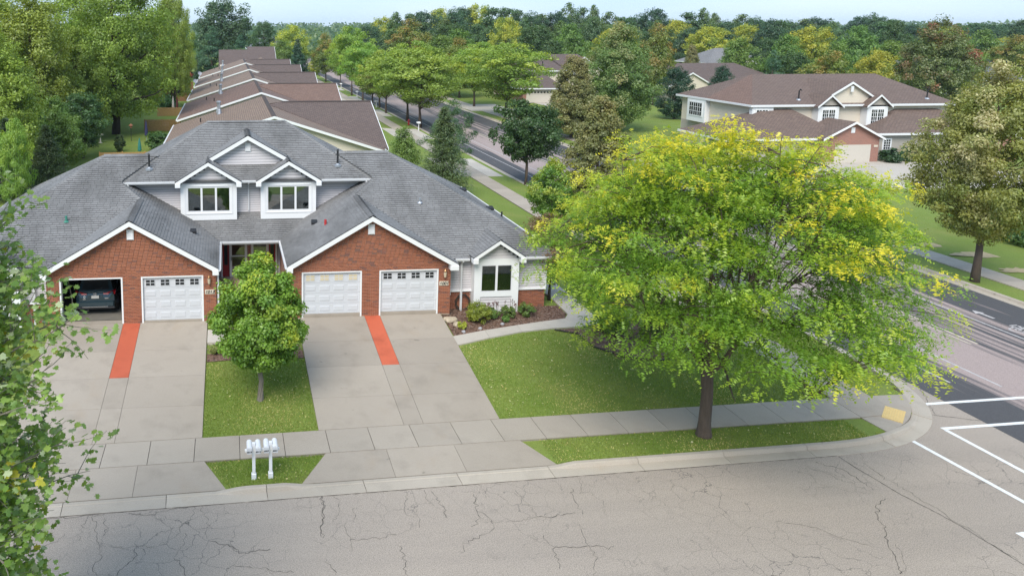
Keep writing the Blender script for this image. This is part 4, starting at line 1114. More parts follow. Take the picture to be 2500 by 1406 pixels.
# ---- garage doors -------------------------------------------------------
def garage_door(xc, zf, y=0.10, light="dark_pane"):
    x0, x1 = xc - DOOR_W + 0.07, xc + DOOR_W - 0.07; z1 = DOOR_T - 0.06
    d = MB(); rowh = (z1 - zf) / 4
    for k in range(4): d.bbox(x0, x1, y, y + 0.05, zf + k * rowh + 0.004, zf + (k + 1) * rowh - 0.004, 0.006)
    door = d.build("garage_door", "white_door", house)
    cw = (x1 - x0) / 4
    for k in range(4):
        for c in range(4):
            a, b, z0_, z1_ = x0 + c * cw + 0.085, x0 + (c + 1) * cw - 0.085, zf + k * rowh + 0.11, zf + (k + 1) * rowh - 0.11
            if k < 3:
                p = MB(); e = 0.03
                p.v = [(a, y - 0.001, z0_), (b, y - 0.001, z0_), (b, y - 0.001, z1_), (a, y - 0.001, z1_), (a + e, y - 0.012, z0_ + e), (b - e, y - 0.012, z0_ + e), (b - e, y - 0.012, z1_ - e), (a + e, y - 0.012, z1_ - e)]
                p.f = [(4, 5, 6, 7), (0, 1, 5, 4), (1, 2, 6, 5), (2, 3, 7, 6), (3, 0, 4, 7)]
                p.build("door_panel", "white_door", door)
            else:
                wx = (a + b) / 2; ww, wh = 0.185, 0.125; zc = zf + (k + 0.5) * rowh
                fr_ = MB().bbox(wx - ww - 0.03, wx + ww + 0.03, y - 0.014, y + 0.01, zc - wh - 0.03, zc + wh + 0.03, 0.004).build("door_window", "white_door", door)
                for i in (-1, 1):
                    for j in (-1, 1):
                        xa, xb = sorted((wx + i * 0.014, wx + i * ww)); za, zb = sorted((zc + j * 0.014, zc + j * wh))
                        MB().box(xa, xb, y - 0.018, y - 0.012, za, zb).build("pane", light, fr_) if False else MB().box(xa, xb, y - 0.018, y - 0.012, za, zb).build("pane", light, door)
    return door
def door_casing(xc, zf):
    c = MB(); c.box(xc - DOOR_W, xc - DOOR_W + 0.07, 0.0, 0.24, 0.0, DOOR_T); c.box(xc + DOOR_W - 0.07, xc + DOOR_W, 0.0, 0.24, 0.0, DOOR_T); c.box(xc - DOOR_W + 0.07, xc + DOOR_W - 0.07, 0.0, 0.24, DOOR_T - 0.06, DOOR_T)
    c.build("door_casing", "white_paint", house)
    MB().box(xc - DOOR_W + 0.07, xc + DOOR_W - 0.07, 0.0, 0.3, 0.0, zf).build("threshold", "concrete_drive", house)
for s, zf in ((1, 0.16), (-1, 0.10)):
    for k in (-1, 1):
        xc = hx(s, 5.25) + k * 1.74; door_casing(xc, zf)
        if not (s < 0 and k < 0): garage_door(xc, zf, light="window_lit" if (s > 0 and k < 0) else "dark_pane")
# inside of the open garage
xa, xb = hx(-1, 8.75), hx(-1, 5.25) + 0.1
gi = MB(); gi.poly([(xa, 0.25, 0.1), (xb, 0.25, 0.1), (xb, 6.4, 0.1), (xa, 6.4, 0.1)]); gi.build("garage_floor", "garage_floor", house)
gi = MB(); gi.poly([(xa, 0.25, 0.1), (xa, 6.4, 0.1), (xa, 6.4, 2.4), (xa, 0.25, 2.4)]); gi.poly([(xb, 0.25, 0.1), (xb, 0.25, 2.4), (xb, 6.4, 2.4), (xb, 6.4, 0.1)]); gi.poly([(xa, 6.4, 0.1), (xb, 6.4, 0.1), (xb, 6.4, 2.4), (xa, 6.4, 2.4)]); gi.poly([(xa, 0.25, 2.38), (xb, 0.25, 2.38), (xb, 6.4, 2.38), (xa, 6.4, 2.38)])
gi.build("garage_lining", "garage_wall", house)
xo = hx(-1, 5.25) - 1.74
for k in (-1, 1):
    tr = MB(); tr.tube([(xo + k * 1.3, 0.32, 0.2), (xo + k * 1.3, 0.32, 1.9), (xo + k * 1.3, 0.45, 2.15), (xo + k * 1.3, 0.9, 2.24), (xo + k * 1.3, 3.2, 2.26)], 0.022, 6); tr.build("door_track", "galvanised", house)
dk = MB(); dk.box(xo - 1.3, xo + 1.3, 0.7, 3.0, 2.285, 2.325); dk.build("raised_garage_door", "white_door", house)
# porch: red doors, storm door, stoop
MB().box(X0 - 1.6, X0 + 1.6, 4.0, 6.0, -0.1, 0.12).build("porch_step", "concrete_pale", house)
for s in (1, -1):
    a = hx(s, 1.18); 
    rd = MB().box(*sorted((hx(s, 1.36), hx(s, 1.02))), 5.94, 6.0, 0.14, 2.2).build("sidelight", "red_door", house)
    MB().box(*sorted((hx(s, 1.28), hx(s, 1.10))), 5.93, 5.94, 0.75, 2.1).build("pane", "dark_pane", rd)
    MB().box(*sorted((hx(s, 1.44), hx(s, 1.36))), 5.92, 6.0, 0.12, 2.28).build("door_post", "white_paint", house)
    dr = MB(); x0_, x1_ = sorted((hx(s, 1.0), hx(s, 0.1)))
    dr.box(x0_, x0_ + 0.12, 5.86, 5.92, 0.14, 2.26); dr.box(x1_ - 0.12, x1_, 5.86, 5.92, 0.14, 2.26); dr.box(x0_, x1_, 5.861, 5.921, 2.14, 2.26); dr.box(x0_, x1_, 5.861, 5.921, 0.14, 0.3); dr.box(x0_, x1_, 5.861, 5.921, 1.2, 1.26)
    sd_ = dr.build("storm_door", "white_vinyl", house)
    MB().box(x0_ + 0.12, x1_ - 0.12, 5.885, 5.892, 0.3, 2.14).build("pane", "window_glass", sd_)
    hd = MB().box(*sorted((hx(s, 0.93), hx(s, 0.90))), 5.80, 5.86, 1.02, 1.2).build("handle", "black_metal", sd_)
    MB().box(x0_ + 0.05, x1_ - 0.05, 5.95, 5.99, 0.14, 2.2).build("front_door", "red_door", house)
MB().box(X0 - 0.09, X0 + 0.09, 5.9, 6.0, 0.12, 2.3).build("door_post", "brick_wall_far", house)
# house numbers and lanterns
def number(txt, x, z):
    p = MB().bbox(x - 0.21, x + 0.21, -0.025, 0.012, z - 0.10, z + 0.10, 0.006).build("number_plate", "sign_plate", house)
    lettering(txt, 0.20, (x, -0.029, z - 0.005), p, shear=0.25)
def lantern(x, z):
    l = MB(); l.lathe([(0.02, 0.0), (0.065, 0.02), (0.075, 0.05), (0.02, 0.13), (0.008, 0.16)], (x, -0.12, z + 0.12), 8); l.lathe([(0.03, -0.04), (0.055, 0.0)], (x, -0.12, z - 0.12), 8); l.tube([(x, 0.0, z + 0.05), (x, -0.06, z + 0.2), (x, -0.12, z + 0.27)], 0.012, 5)
    b = l.build("wall_lantern", "copper_lamp", house); MB().lathe([(0.052, -0.115), (0.066, 0.0), (0.07, 0.115)], (x, -0.12, z), 8).build("lamp_glass", "lamp_glass", b)
number("6013", 3.06, 1.36); number("6001", 13.54, 1.44); lantern(3.04, 1.88); lantern(13.56, 1.88)
hb = MB(); hb.lathe([(0.07, -0.05), (0.08, 0.02), (0.05, 0.06)], (13.98, 0.62, 0.72), 8); hb.build("meter_cover", "white_vinyl", house)

# ---- roof furniture -------------------------------------------------------
def on_main(x, y): return 5.25 + 0.61 * (y - 5.4)
def on_wing(x, y): return 2.45 + 0.583 * (y - 0.37)
def flue(x, y, z, h, mat="black_plastic", r=0.055):
    f = MB(); f.lathe([(0.20, -0.06), (0.20, 0.03), (0.10, 0.06), (0.075, 0.12)], (x, y, z), 10); fl = f.build("flashing", "galvanised", house)
    p = MB(); p.tube([(x, y, z), (x, y, z + h - 0.06), (x, y - 0.02, z + h), (x, y - 0.10, z + h + 0.02)], r, 8); p.build("vent_pipe", mat, fl)
flue(-0.02 - 0.0, 6.2, on_main(0, 6.2) + 0.02, 0.75); flue(9.55, 6.25, on_main(0, 6.25) + 0.02, 0.80)
def cap(x, y, z, mat="black_plastic", sx=0.16):
    c = MB(); c.v = [(x - sx, y - 0.12, z), (x + sx, y - 0.12, z), (x + sx * 0.9, y + 0.16, z + 0.14), (x - sx * 0.9, y + 0.16, z + 0.14), (x - sx, y - 0.12, z + 0.10), (x + sx, y - 0.12, z + 0.10), (x + sx * 0.85, y + 0.12, z + 0.2), (x - sx * 0.85, y + 0.12, z + 0.2)]
    c.f = [(4, 5, 6, 7), (0, 1, 5, 4), (1, 2, 6, 5), (2, 3, 7, 6), (3, 0, 4, 7)]; c.build("roof_vent", mat, house)
def inner_z(x): u = abs(x - X0); return 2.49 + 0.583 * (u - 1.5)
def end_z(x): return 2.45 + 0.573 * (14.12 - abs(x - X0))
cap(2.25, 3.2, inner_z(2.25)); cap(8.05, 3.5, inner_z(8.05))
rp = MB(); rp.tube([(8.45, 2.35, inner_z(8.45)), (8.45, 2.35, inner_z(8.45) + 0.26)], 0.06, 8); rp.build("vent_pipe", "red_paint", house)
gp = MB(); gp.tube([(-3.55, 2.9, on_wing(0, 2.9)), (-3.55, 2.9, on_wing(0, 2.9) + 0.28)], 0.055, 8); gp.lathe([(0.14, 0.0), (0.08, 0.06)], (-3.55, 2.9, on_wing(0, 2.9)), 8); gp.build("vent_pipe", "green_paint", house)
for (x, y) in ((13.25, 3.6),): pp = MB(); pp.tube([(x, y, on_wing(x, y)), (x, y, on_wing(x, y) + 0.25)], 0.05, 8); pp.lathe([(0.15, 0.0), (0.08, 0.08)], (x, y, on_wing(x, y)), 8); pp.build("vent_pipe", "galvanised", house)
for (x, y) in ((18.1, 12.5), (18.0, 7.2), (-8.2, 4.2), (-7.6, 2.4)): cap(x, y, end_z(x), sx=0.2)
for (x, y) in ((18.35, 6.3), (-8.6, 1.3)): pp = MB(); pp.tube([(x, y, end_z(x)), (x, y, end_z(x) + 0.3)], 0.045, 8); pp.build("vent_pipe", "black_plastic", house)
# ------------------------------------------------------------------ the brown-roofed row behind
def roof_poly(parent, pts, mat, th=0.12, name="roof_slope"):
    P = [Vector(p) for p in pts]; n = (P[1] - P[0]).cross(P[2] - P[1])
    if n.z < 0: P = P[::-1]
    b = MB(); k = len(P); b.v = [tuple(p) for p in P] + [(p.x, p.y, p.z - th) for p in P]
    b.f = [tuple(range(k)), tuple(range(2 * k - 1, k - 1, -1))] + [((i + 1) % k, i, k + i, k + (i + 1) % k) for i in range(k)]
    return b.build(name, mat, parent, uvplane=True)
def board(parent, a, b, h=0.22, d=0.06, name="rake_board", mat="white_paint", out=(0, -1, 0)):
    """fascia along the edge a-b, hanging h, d thick towards out"""
    a, b, o = Vector(a), Vector(b), Vector(out) * d
    m = MB(); m.v = [tuple(a), tuple(b), tuple(b - Vector((0, 0, h))), tuple(a - Vector((0, 0, h)))]; m.v += [tuple(Vector(v) + o) for v in m.v]
    m.f = [(0, 1, 2, 3), (7, 6, 5, 4), (0, 4, 5, 1), (1, 5, 6, 2), (2, 6, 7, 3), (3, 7, 4, 0)]
    return m.build(name, mat, parent)
def simple_window(parent, x0, x1, z0, z1, y, n=2, grid=(2, 4), facing='-Y'):
    """far window: casing, panes and bars; facing -Y, +X or -X (then x0,x1 run along Y and y is the X plane)"""
    def P(a, d, z): return (a, y - d, z) if facing == '-Y' else ((y + d, a, z) if facing == '+X' else (y - d, a, z))
    def bx(a0, a1, d0, d1, z0_, z1_):
        p, q = P(a0, d0, z0_), P(a1, d1, z1_); return [min(p[0], q[0]), max(p[0], q[0]), min(p[1], q[1]), max(p[1], q[1]), z0_, z1_]
    w = MB().box(*bx(x0 - 0.1, x1 + 0.1, 0.0, 0.05, z0 - 0.1, z1 + 0.1)).build("window", "white_paint", parent)
    pw = (x1 - x0) / n
    for i in range(n):
        a, b = x0 + i * pw + 0.06, x0 + (i + 1) * pw - 0.06
        MB().box(*bx(a, b, 0.05, 0.06, z0 + 0.04, z1 - 0.04)).build("pane", "dark_pane", w)
        mm = MB()
        for c in range(1, grid[0]): xx = a + (b - a) * c / grid[0]; mm.box(*bx(xx - 0.02, xx + 0.02, 0.06, 0.075, z0 + 0.04, z1 - 0.04))
        for c in range(1, grid[1]): zz = z0 + (z1 - z0) * c / grid[1]; mm.box(*bx(a, b, 0.06, 0.072, zz - 0.02, zz + 0.02))
        if mm.v: mm.build("muntin", "white_paint", w)
    return w

def row_house(y0, label, roofs, dz=0.0, flues=True):
    """gable to the camera, ridge away from it, cross wing to the side road"""
    r = empty("row_house", (7.9, y0 + 10.2, -0.3), label=label, cat="house", group="brown-roofed row houses along the side road")
    L_, R_, XC, D = -1.87, 17.65, 7.9, 20.4
    ze, zp, zx = 2.2 + dz, 5.35 + dz, 5.62 + dz
    light, dark = roofs
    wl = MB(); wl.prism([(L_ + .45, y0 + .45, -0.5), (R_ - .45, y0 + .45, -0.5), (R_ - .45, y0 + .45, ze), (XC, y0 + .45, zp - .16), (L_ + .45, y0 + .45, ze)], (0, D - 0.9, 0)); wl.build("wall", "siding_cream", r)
    roof_poly(r, [(L_, y0, ze), (XC, y0, zp), (XC, y0 + D, zp), (L_, y0 + D, ze)], light)
    roof_poly(r, [(R_, y0, ze), (R_, y0 + D, ze), (XC, y0 + D, zp), (XC, y0, zp)], light)
    # cross wing
    yc, a, b = y0 + 10.3, y0 + 1.3, y0 + 19.3
    xr = R_ + 0.35; zs = zx - 0.375 * 9.0
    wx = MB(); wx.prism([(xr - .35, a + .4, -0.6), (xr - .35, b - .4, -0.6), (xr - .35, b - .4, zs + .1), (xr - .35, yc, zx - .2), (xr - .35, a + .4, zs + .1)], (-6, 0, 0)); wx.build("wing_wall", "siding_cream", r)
    roof_poly(r, [(xr, a, zs), (xr, yc, zx), (9.2, yc, zx), (8.0, yc - 0.6, zp + 0.03), (XC + 9.3, a + .15, zs + 0.1)], dark)
    roof_poly(r, [(xr, b, zs), (XC + 9.3, b - .15, zs + 0.1), (8.0, yc + 0.6, zp + 0.03), (9.2, yc, zx), (xr, yc, zx)], dark)
    board(r, (L_, y0, ze), (XC, y0, zp)); board(r, (R_, y0, ze), (XC, y0, zp))
    board(r, (xr, a, zs), (xr, yc, zx), out=(1, 0, 0)); board(r, (xr, b, zs), (xr, yc, zx), out=(1, 0, 0))
    g_ = MB(); g_.box(L_ - 0.12, L_ + 0.0, y0, y0 + D, ze - 0.13, ze + 0.01); g_.build("gutter", "white_vinyl", r)
    g_ = MB(); g_.box(R_ + 0.0, R_ + 0.12, y0, a, ze - 0.13, ze + 0.01); g_.build("gutter", "white_vinyl", r)
    rc = MB(); rc.prism([(XC - .2, y0 - .02, zp - .03), (XC, y0 - .02, zp + .06), (XC + .2, y0 - .02, zp - .03)], (0, D, 0)); rc.build("ridge_cap", "shingle_brown_dark", r)
    rc = MB(); rc.prism([(9.2, yc - .2, zx - .03), (9.2, yc, zx + .06), (9.2, yc + .2, zx - .03)], (xr - 9.2, 0, 0)); rc.build("ridge_cap", "shingle_brown_dark", r)
    for k in range(2): MB().box(xr - .36, xr - .32, a + 3.0 + 6.2 * k, a + 7.9 + 6.2 * k, -0.5, 1.65).build("garage_door", "cream_door", r)
    if flues:
        for (fx, fy, h) in ((3.1, 16.4, 1.15), (2.98, 18.4, 1.0)):
            zz = ze + 0.323 * (fx - L_)
            f = MB(); f.lathe([(0.28, -0.05), (0.26, 0.05), (0.16, 0.45), (0.13, 0.5), (0.13, h), (0.22, h + 0.02), (0.22, h + 0.14), (0.10, h + 0.22)], (fx, y0 + fy, zz), 10); f.build("flue", "galvanised", r)
        for (fx, fy) in ((2.3, 9.0), (1.2, 14.5)):
            f = MB(); zz = ze + 0.323 * (fx - L_); f.tube([(fx, y0 + fy, zz - .05), (fx, y0 + fy, zz + 0.4)], 0.07, 6); f.build("vent_pipe", "black_plastic", r)
    return r
RL = ["brown-roofed row house directly behind the grey-roofed town house", "reddish-brown roofed row house, second behind the grey town house", "brown-roofed row house with two grey satellite dishes beyond it, third behind the grey town house",
      "dark brown roofed row house, fourth behind the grey town house", "smallest-looking brown row house, fifth behind the grey town house"]
RM = [("shingle_brown", "shingle_brown_dark"), ("shingle_red_brown", "shingle_red_brown"), ("shingle_brown", "shingle_brown_dark"), ("shingle_brown", "shingle_brown_dark"), ("shingle_brown", "shingle_brown_dark")]
for y0, lb, rm in zip(ROW_Y, RL, RM): row_house(y0, lb, rm)
def dish(x, y, z, label):
    o = empty("satellite_dish", (x, y, z), label=label, cat="satellite dish", group="satellite dishes on the row house eaves")
    b = MB()
    prof = [(0.02, 0.0), (0.2, 0.03), (0.36, 0.09), (0.42, 0.13), (0.36, 0.10), (0.2, 0.045), (0.02, 0.02)]
    b.lathe(prof, (0, 0, 0), 12); ob = b.build("reflector", "dish_grey", o, local=True); ob.rotation_euler = (R(62), 0, R(25)); ob.location = (0, 0, 0.75)
    MB().tube([(0, 0, 0), (0, 0.06, 0.4), (0, 0.02, 0.75)], 0.03, 6).build("mast", "galvanised", o, local=True)
    MB().tube([(0, -0.02, 0.6), (0.12, -0.35, 0.75)], 0.02, 5).build("feed_arm", "galvanised", o, local=True)
dish(-1.75, 111.5, 2.3, "grey satellite dish on the nearer eave corner of the row"); dish(-1.75, 135.5, 2.3, "grey satellite dish on the farther eave corner of the row")

# brown two-part house closing the row
r = empty("row_house", (9, 170, -0.3), label="dark brown house with a stepped ridge closing the far end of the row", cat="house")
MB().prism([(2.4, 160, -0.5), (2.4, 182, -0.5), (2.4, 182, 2.4), (2.4, 171, 6.8), (2.4, 160, 2.4)], (13.4, 0, 0)).build("wall", "siding_cream", r)
roof_poly(r, [(2.0, 159, 1.9), (9.3, 159, 1.9), (9.3, 171, 7.0), (2.0, 171, 7.0)], "shingle_brown_dark"); roof_poly(r, [(9.3, 159, 2.3), (16.2, 159, 2.3), (16.2, 173, 7.7), (9.3, 173, 7.7)], "shingle_brown_dark")
roof_poly(r, [(2.0, 171, 7.0), (9.3, 171, 7.0), (9.3, 183, 2.0), (2.0, 183, 2.0)], "shingle_brown_dark"); roof_poly(r, [(9.3, 173, 7.7), (16.2, 173, 7.7), (16.2, 185, 2.0), (9.3, 185, 2.0)], "shingle_brown_dark")
board(r, (16.2, 159, 2.3), (16.2, 173, 7.7), out=(1, 0, 0)); board(r, (9.3, 171, 7.0), (9.3, 173, 7.7), h=0.8, mat="black_metal", out=(-1, 0, 0), name="step_flashing")
roof_poly(r, [(9.2, 157, 3.4), (12.4, 157, 5.3), (12.4, 168, 5.3), (9.2, 164, 3.4)], "shingle_brown"); roof_poly(r, [(15.6, 157, 3.4), (15.6, 164, 3.4), (12.4, 168, 5.3), (12.4, 157, 5.3)], "shingle_brown")
MB().prism([(9.6, 157.3, 0), (15.2, 157.3, 0), (15.2, 157.3, 3.4), (12.4, 157.3, 5.1), (9.6, 157.3, 3.4)], (0, 3, 0)).build("gable_wall", "siding_cream", r)

# ------------------------------------------------------------------ houses across the side road
def hip(parent, x0, x1, y0, y1, ze, zr, rx0, rx1, yr, mat, gut=True):
    roof_poly(parent, [(x0, y0, ze), (x1, y0, ze), (rx1, yr, zr), (rx0, yr, zr)], mat); roof_poly(parent, [(x0, y1, ze), (x0, y0, ze), (rx0, yr, zr)], mat)
    roof_poly(parent, [(x1, y0, ze), (x1, y1, ze), (rx1, yr, zr)], mat); roof_poly(parent, [(x1, y1, ze), (x0, y1, ze), (rx0, yr, zr), (rx1, yr, zr)], mat)
    if gut:
        MB().box(x0 - .06, x1 + .06, y0 - .1, y0 + .02, ze - .2, ze + .01).build("gutter", "white_vinyl", parent); MB().box(x0 - .1, x0 + .02, y0 - .06, y1, ze - .2, ze + .011).build("gutter", "white_vinyl", parent)
def gab(parent, xc, half, y, yb, ze, zp, roofm, wallm, h=0.2, wall_z0=-0.9, over=0.3, rake_only=False):
    """front-facing gable: wall, two slopes, rake boards"""
    roof_poly(parent, [(xc - half - over, y - over, ze - .1), (xc - half - over, yb, ze - .1), (xc, yb, zp), (xc, y - over, zp)], roofm); roof_poly(parent, [(xc + half + over, y - over, ze - .1), (xc, y - over, zp), (xc, yb, zp), (xc + half + over, yb, ze - .1)], roofm)
    MB().prism([(xc - half, y, wall_z0), (xc + half, y, wall_z0), (xc + half, y, ze), (xc, y, zp - .15), (xc - half, y, ze)], (0, yb - y - 0.1, 0)).build("gable_wall", wallm, parent)
    for s in (-1, 1): board(parent, (xc + s * (half + over), y - over, ze - .1), (xc, y - over, zp), h=h)
T = empty("two_storey_house", (69, 50, -0.9), label="cream two-storey house with brown hip roofs behind the yellowing tree", cat="house")
Xa, Xb, Ya, Yb = 58.0, 81.2, 44.0, 58.0
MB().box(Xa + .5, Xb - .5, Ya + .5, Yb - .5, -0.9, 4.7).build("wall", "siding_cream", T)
hip(T, Xa, Xb, Ya, Yb, 4.8, 7.5, 63.3, 78.2, 52.0, "shingle_umber")
roof_poly(T, [(Xa, Ya + 8, 4.81), (Xa, Ya, 4.81), (63.3, 52.0, 7.515)], "shingle_red_brown", 0.02)
gab(T, 69.0, 3.3, 44.35, 50.5, 5.1, 7.15, "shingle_umber", "siding_cream", 0.22, 4.8)
for xc in (66.25, 71.7): gab(T, xc, 1.15, 43.6, 46.5, 4.75, 5.85, "shingle_umber", "siding_taupe", 0.18, 4.6); MB().box(xc - 1.15, xc + 1.15, 43.6, 44.6, 2.2, 4.75).build("bay_casing", "white_paint", T); simple_window(T, xc - .72, xc + .72, 2.75, 4.3, 43.6, 2, (3, 4))
MB().box(68.85, 69.15, 44.02, 44.04, 6.1, 6.7).build("gable_vent", "white_vinyl", T)
MB().box(Xa + .2, Xa + 2.5, Ya + .1, Ya + .6, 2.2, 4.7).build("bay_casing", "white_paint", T); simple_window(T, Xa + 0.6, Xa + 1.9, 2.75, 4.3, Ya + .1, 2, (2, 4))
MB().box(Xa - .05, Xa + .6, 52.0, 55.5, 2.0, 4.7).build("bay_casing", "white_paint", T); simple_window(T, 52.5, 55.0, 2.7, 4.2, Xa - .05, 3, (2, 3), '-X'); 
MB().box(Xa + .48, Xa + .5, Ya + .6, Yb - .6, -0.9, 1.9).build("stone_plinth", "siding_taupe", T)
for xc in (64.0, 78.6):
    f = MB(); zz = 4.8 + (45.2 - 44) * 0.3375; f.lathe([(0.25, -.05), (0.2, .06), (0.1, .12)], (xc, 45.2, zz), 8); f.build("flashing", "galvanised", T); f = MB(); f.tube([(xc, 45.2, zz), (xc, 45.2, zz + .95), (xc + .1, 45.2, zz + 1.1), (xc + .25, 45.2, zz + 1.0)], .07, 6); f.build("vent_pipe", "black_plastic", T)
# garage blocks in front
MB().box(54.0, 66.0, 41.2, 44.6, -0.9, 1.75).build("garage_wall", "siding_taupe", T)
hip(T, 53.2, 66.6, 40.6, 49.0, 1.75, 4.35, 59.4, 62.6, 44.3, "shingle_umber")
hip(T, 69.5, 84.0, 40.7, 49.0, 2.15, 4.3, 74.6, 79.0, 44.6, "shingle_umber"); MB().box(69.2, 83.6, 41.1, 44.6, -0.9, 2.1).build("garage_wall", "siding_taupe", T)
gab(T, 66.15, 2.95, 40.0, 44.6, 1.9, 3.5, "shingle_umber", "brick_wall_far", 0.2, over=0.35)
MB().box(65.95, 66.35, 39.95, 39.99, 2.35, 2.9).build("gable_vent", "white_vinyl", T); MB().box(64.4, 68.2, 39.93, 39.99, -0.9, 1.15).build("garage_door", "cream_door", T)
MB().box(68.55, 68.95, 39.95, 39.99, 0.9, 1.1).build("number_plate", "sign_plate", T)
simple_window(T, 70.5, 71.3, 0.2, 1.5, 41.1, 1, (3, 5))
gab(T, 80.6, 2.6, 39.0, 44.0, 1.8, 3.4, "shingle_umber", "brick_wall_far", 0.2)

Mh = empty("two_storey_house", (64, 115, -0.6), label="small-looking cream house with a double garage beside the brown pyramidal trees", cat="house")
MB().box(57.2, 66.6, 110.6, 122, -0.6, 4.7).build("wall", "siding_cream", Mh)
hip(Mh, 56.4, 67.0, 110.2, 124, 4.75, 7.5, 61.2, 66.0, 118.0, "shingle_brown_dark")
roof_poly(Mh, [(67.0, 110.2, 4.75), (73.5, 110.2, 4.75), (72.4, 118.0, 7.5), (65.0, 118.0, 7.5)], "shingle_brown_dark"); gab(Mh, 69.8, 3.2, 109.4, 118, 4.9, 7.3, "shingle_red_brown", "siding_cream", 0.25, -0.6); simple_window(Mh, 67.3, 68.6, 3.2, 4.3, 109.4, 2, (2, 3))
MB().box(56.4, 63.3, 104.0, 110.6, -0.6, 2.0).build("garage_wall", "brick_wall_far", Mh)
hip(Mh, 55.6, 63.8, 103.4, 112.6, 2.0, 4.6, 58.4, 62.0, 110.0, "shingle_brown_dark")
gd = MB().box(57.0, 61.9, 103.9, 104.0, -0.6, 1.6).build("garage_door", "cream_door", Mh)
for i in range(8): MB().box(57.25 + i * .58, 57.58 + i * .58, 103.86, 103.9, 1.12, 1.38).build("pane", "dark_pane", gd)
f = MB(); f.tube([(63.0, 112, 5.3), (63.0, 112, 6.4)], .09, 6); f.build("vent_pipe", "black_plastic", Mh)

Dh = empty("brown_roof_house", (95, 112, -0.6), label="long dark brown hip roof behind the two dark pines", cat="house")
MB().box(84.5, 107, 106.6, 122, -0.6, 2.0).build("wall", "siding_cream", Dh); hip(Dh, 82, 110, 106, 126, 2.0, 5.75, 84.5, 103.5, 116, "shingle_brown_dark")
gab(Dh, 88.0, 4.2, 104.5, 114, 2.2, 4.6, "shingle_brown_dark", "siding_cream", 0.25, -0.6)
Gh = empty("grey_house", (122, 158, -0.6), label="pale house with a light grey roof and arched window on the wood's edge", cat="house")
MB().box(119, 129.5, 148, 160, -0.6, 4.1).build("wall", "siding_cream", Gh); hip(Gh, 118, 130.5, 147.5, 162, 4.2, 7.6, 123.5, 126.5, 154, "shingle_pale_grey")
hip(Gh, 129, 140, 152, 164, 3.4, 5.6, 132, 138, 158, "shingle_pale_grey"); gab(Gh, 126.8, 1.9, 146.2, 152, 4.1, 5.8, "shingle_pale_grey", "siding_cream", 0.2, -0.6)
aw = MB(); aw.prism([(126.8 + 0.9 * math.cos(t), 146.15, 3.6 + 0.9 * math.sin(t)) for t in np.linspace(0, math.pi, 10)], (0, -0.05, 0)); aw.build("arched_window", "white_paint", Gh)
MB().box(129.5, 139, 152.6, 163, -0.6, 3.3).build("wall", "siding_cream", Gh)
Bh = empty("blue_roof_house", (19, 262, -0.6), label="blue-grey roof just showing above the end of the brown row", cat="house")
MB().box(12, 27, 256, 268, -0.6, 5).build("wall", "siding_grey_far", Bh); hip(Bh, 11, 28, 255, 270, 5.0, 9.0, 16.5, 23, 262, "shingle_blue_grey")
Fh = empty("grey_house", (150, 118, -0.6), label="grey roof at the right picture edge behind the brown-tinged maple", cat="house")
MB().box(138, 166, 113, 124, -0.6, 2.4).build("wall", "siding_grey_far", Fh); hip(Fh, 136, 168, 111, 126, 2.4, 6.2, 140, 164, 118, "shingle_blue_grey")
Wh = empty("white_house", (62, 182, -0.6), label="small white house between the trees far behind the double garage", cat="house")
MB().box(58, 68, 178, 188, -0.6, 4.5).build("wall", "siding_grey_far", Wh); hip(Wh, 57, 69, 177, 189, 4.5, 7.6, 61, 65, 183, "shingle_pale_grey")
# ------------------------------------------------------------------ trees
def unit(v): return v / np.maximum(np.linalg.norm(v, axis=-1, keepdims=True), 1e-9)
def leaf_quads(rng, P, Nn, size, aspect=0.55, droop=None, jitter=0.35):
    """one rhombic leaf per point; P positions, Nn normals"""
    n = len(P)
    a = rng.normal(size=(n, 3))
    if droop is not None: a = a * 0.5 + droop
    t = unit(a - Nn * np.sum(a * Nn, 1, keepdims=True)); b = np.cross(Nn, t)
    L = (size * (1 + rng.uniform(-jitter, jitter, n)))[:, None]
    V = np.stack([P - t * L * 0.5, P + b * L * aspect * 0.5 - t * L * 0.05, P + t * L * 0.5, P - b * L * aspect * 0.5 - t * L * 0.05], 1)
    return V.reshape(-1, 3), np.arange(n * 4).reshape(-1, 4)
def profile(shape, t):
    if shape == 'round': return np.sqrt(np.clip(1 - (2 * t - 1) ** 2, 0, 1)) ** 0.85
    if shape == 'oval': return np.clip(np.sin(np.pi * np.clip(t, 0, 1) ** 0.72), 0, 1) ** 0.7
    if shape == 'tall': return np.clip(np.sin(np.pi * np.clip(t * 0.93 + 0.06, 0, 1) ** 0.8), 0, 1) ** 0.6
    if shape == 'cone': return np.clip((1 - t) ** 0.85, 0, 1) * np.clip(t / 0.10 + 0.45, 0, 1)
    if shape == 'ovate': return np.clip((1 - t) ** 0.58, 0, 1) * np.clip(t / 0.16 + 0.5, 0, 1)
    if shape == 'spire': return np.clip((1 - t) ** 1.0, 0, 1) * np.clip(t / 0.06 + 0.6, 0, 1)
    if shape == 'vase': return np.clip(np.sin(np.pi * np.clip(t, 0, 1) ** 1.15 * 0.93 + 0.12), 0, 1) ** 0.8
    return np.ones_like(t)
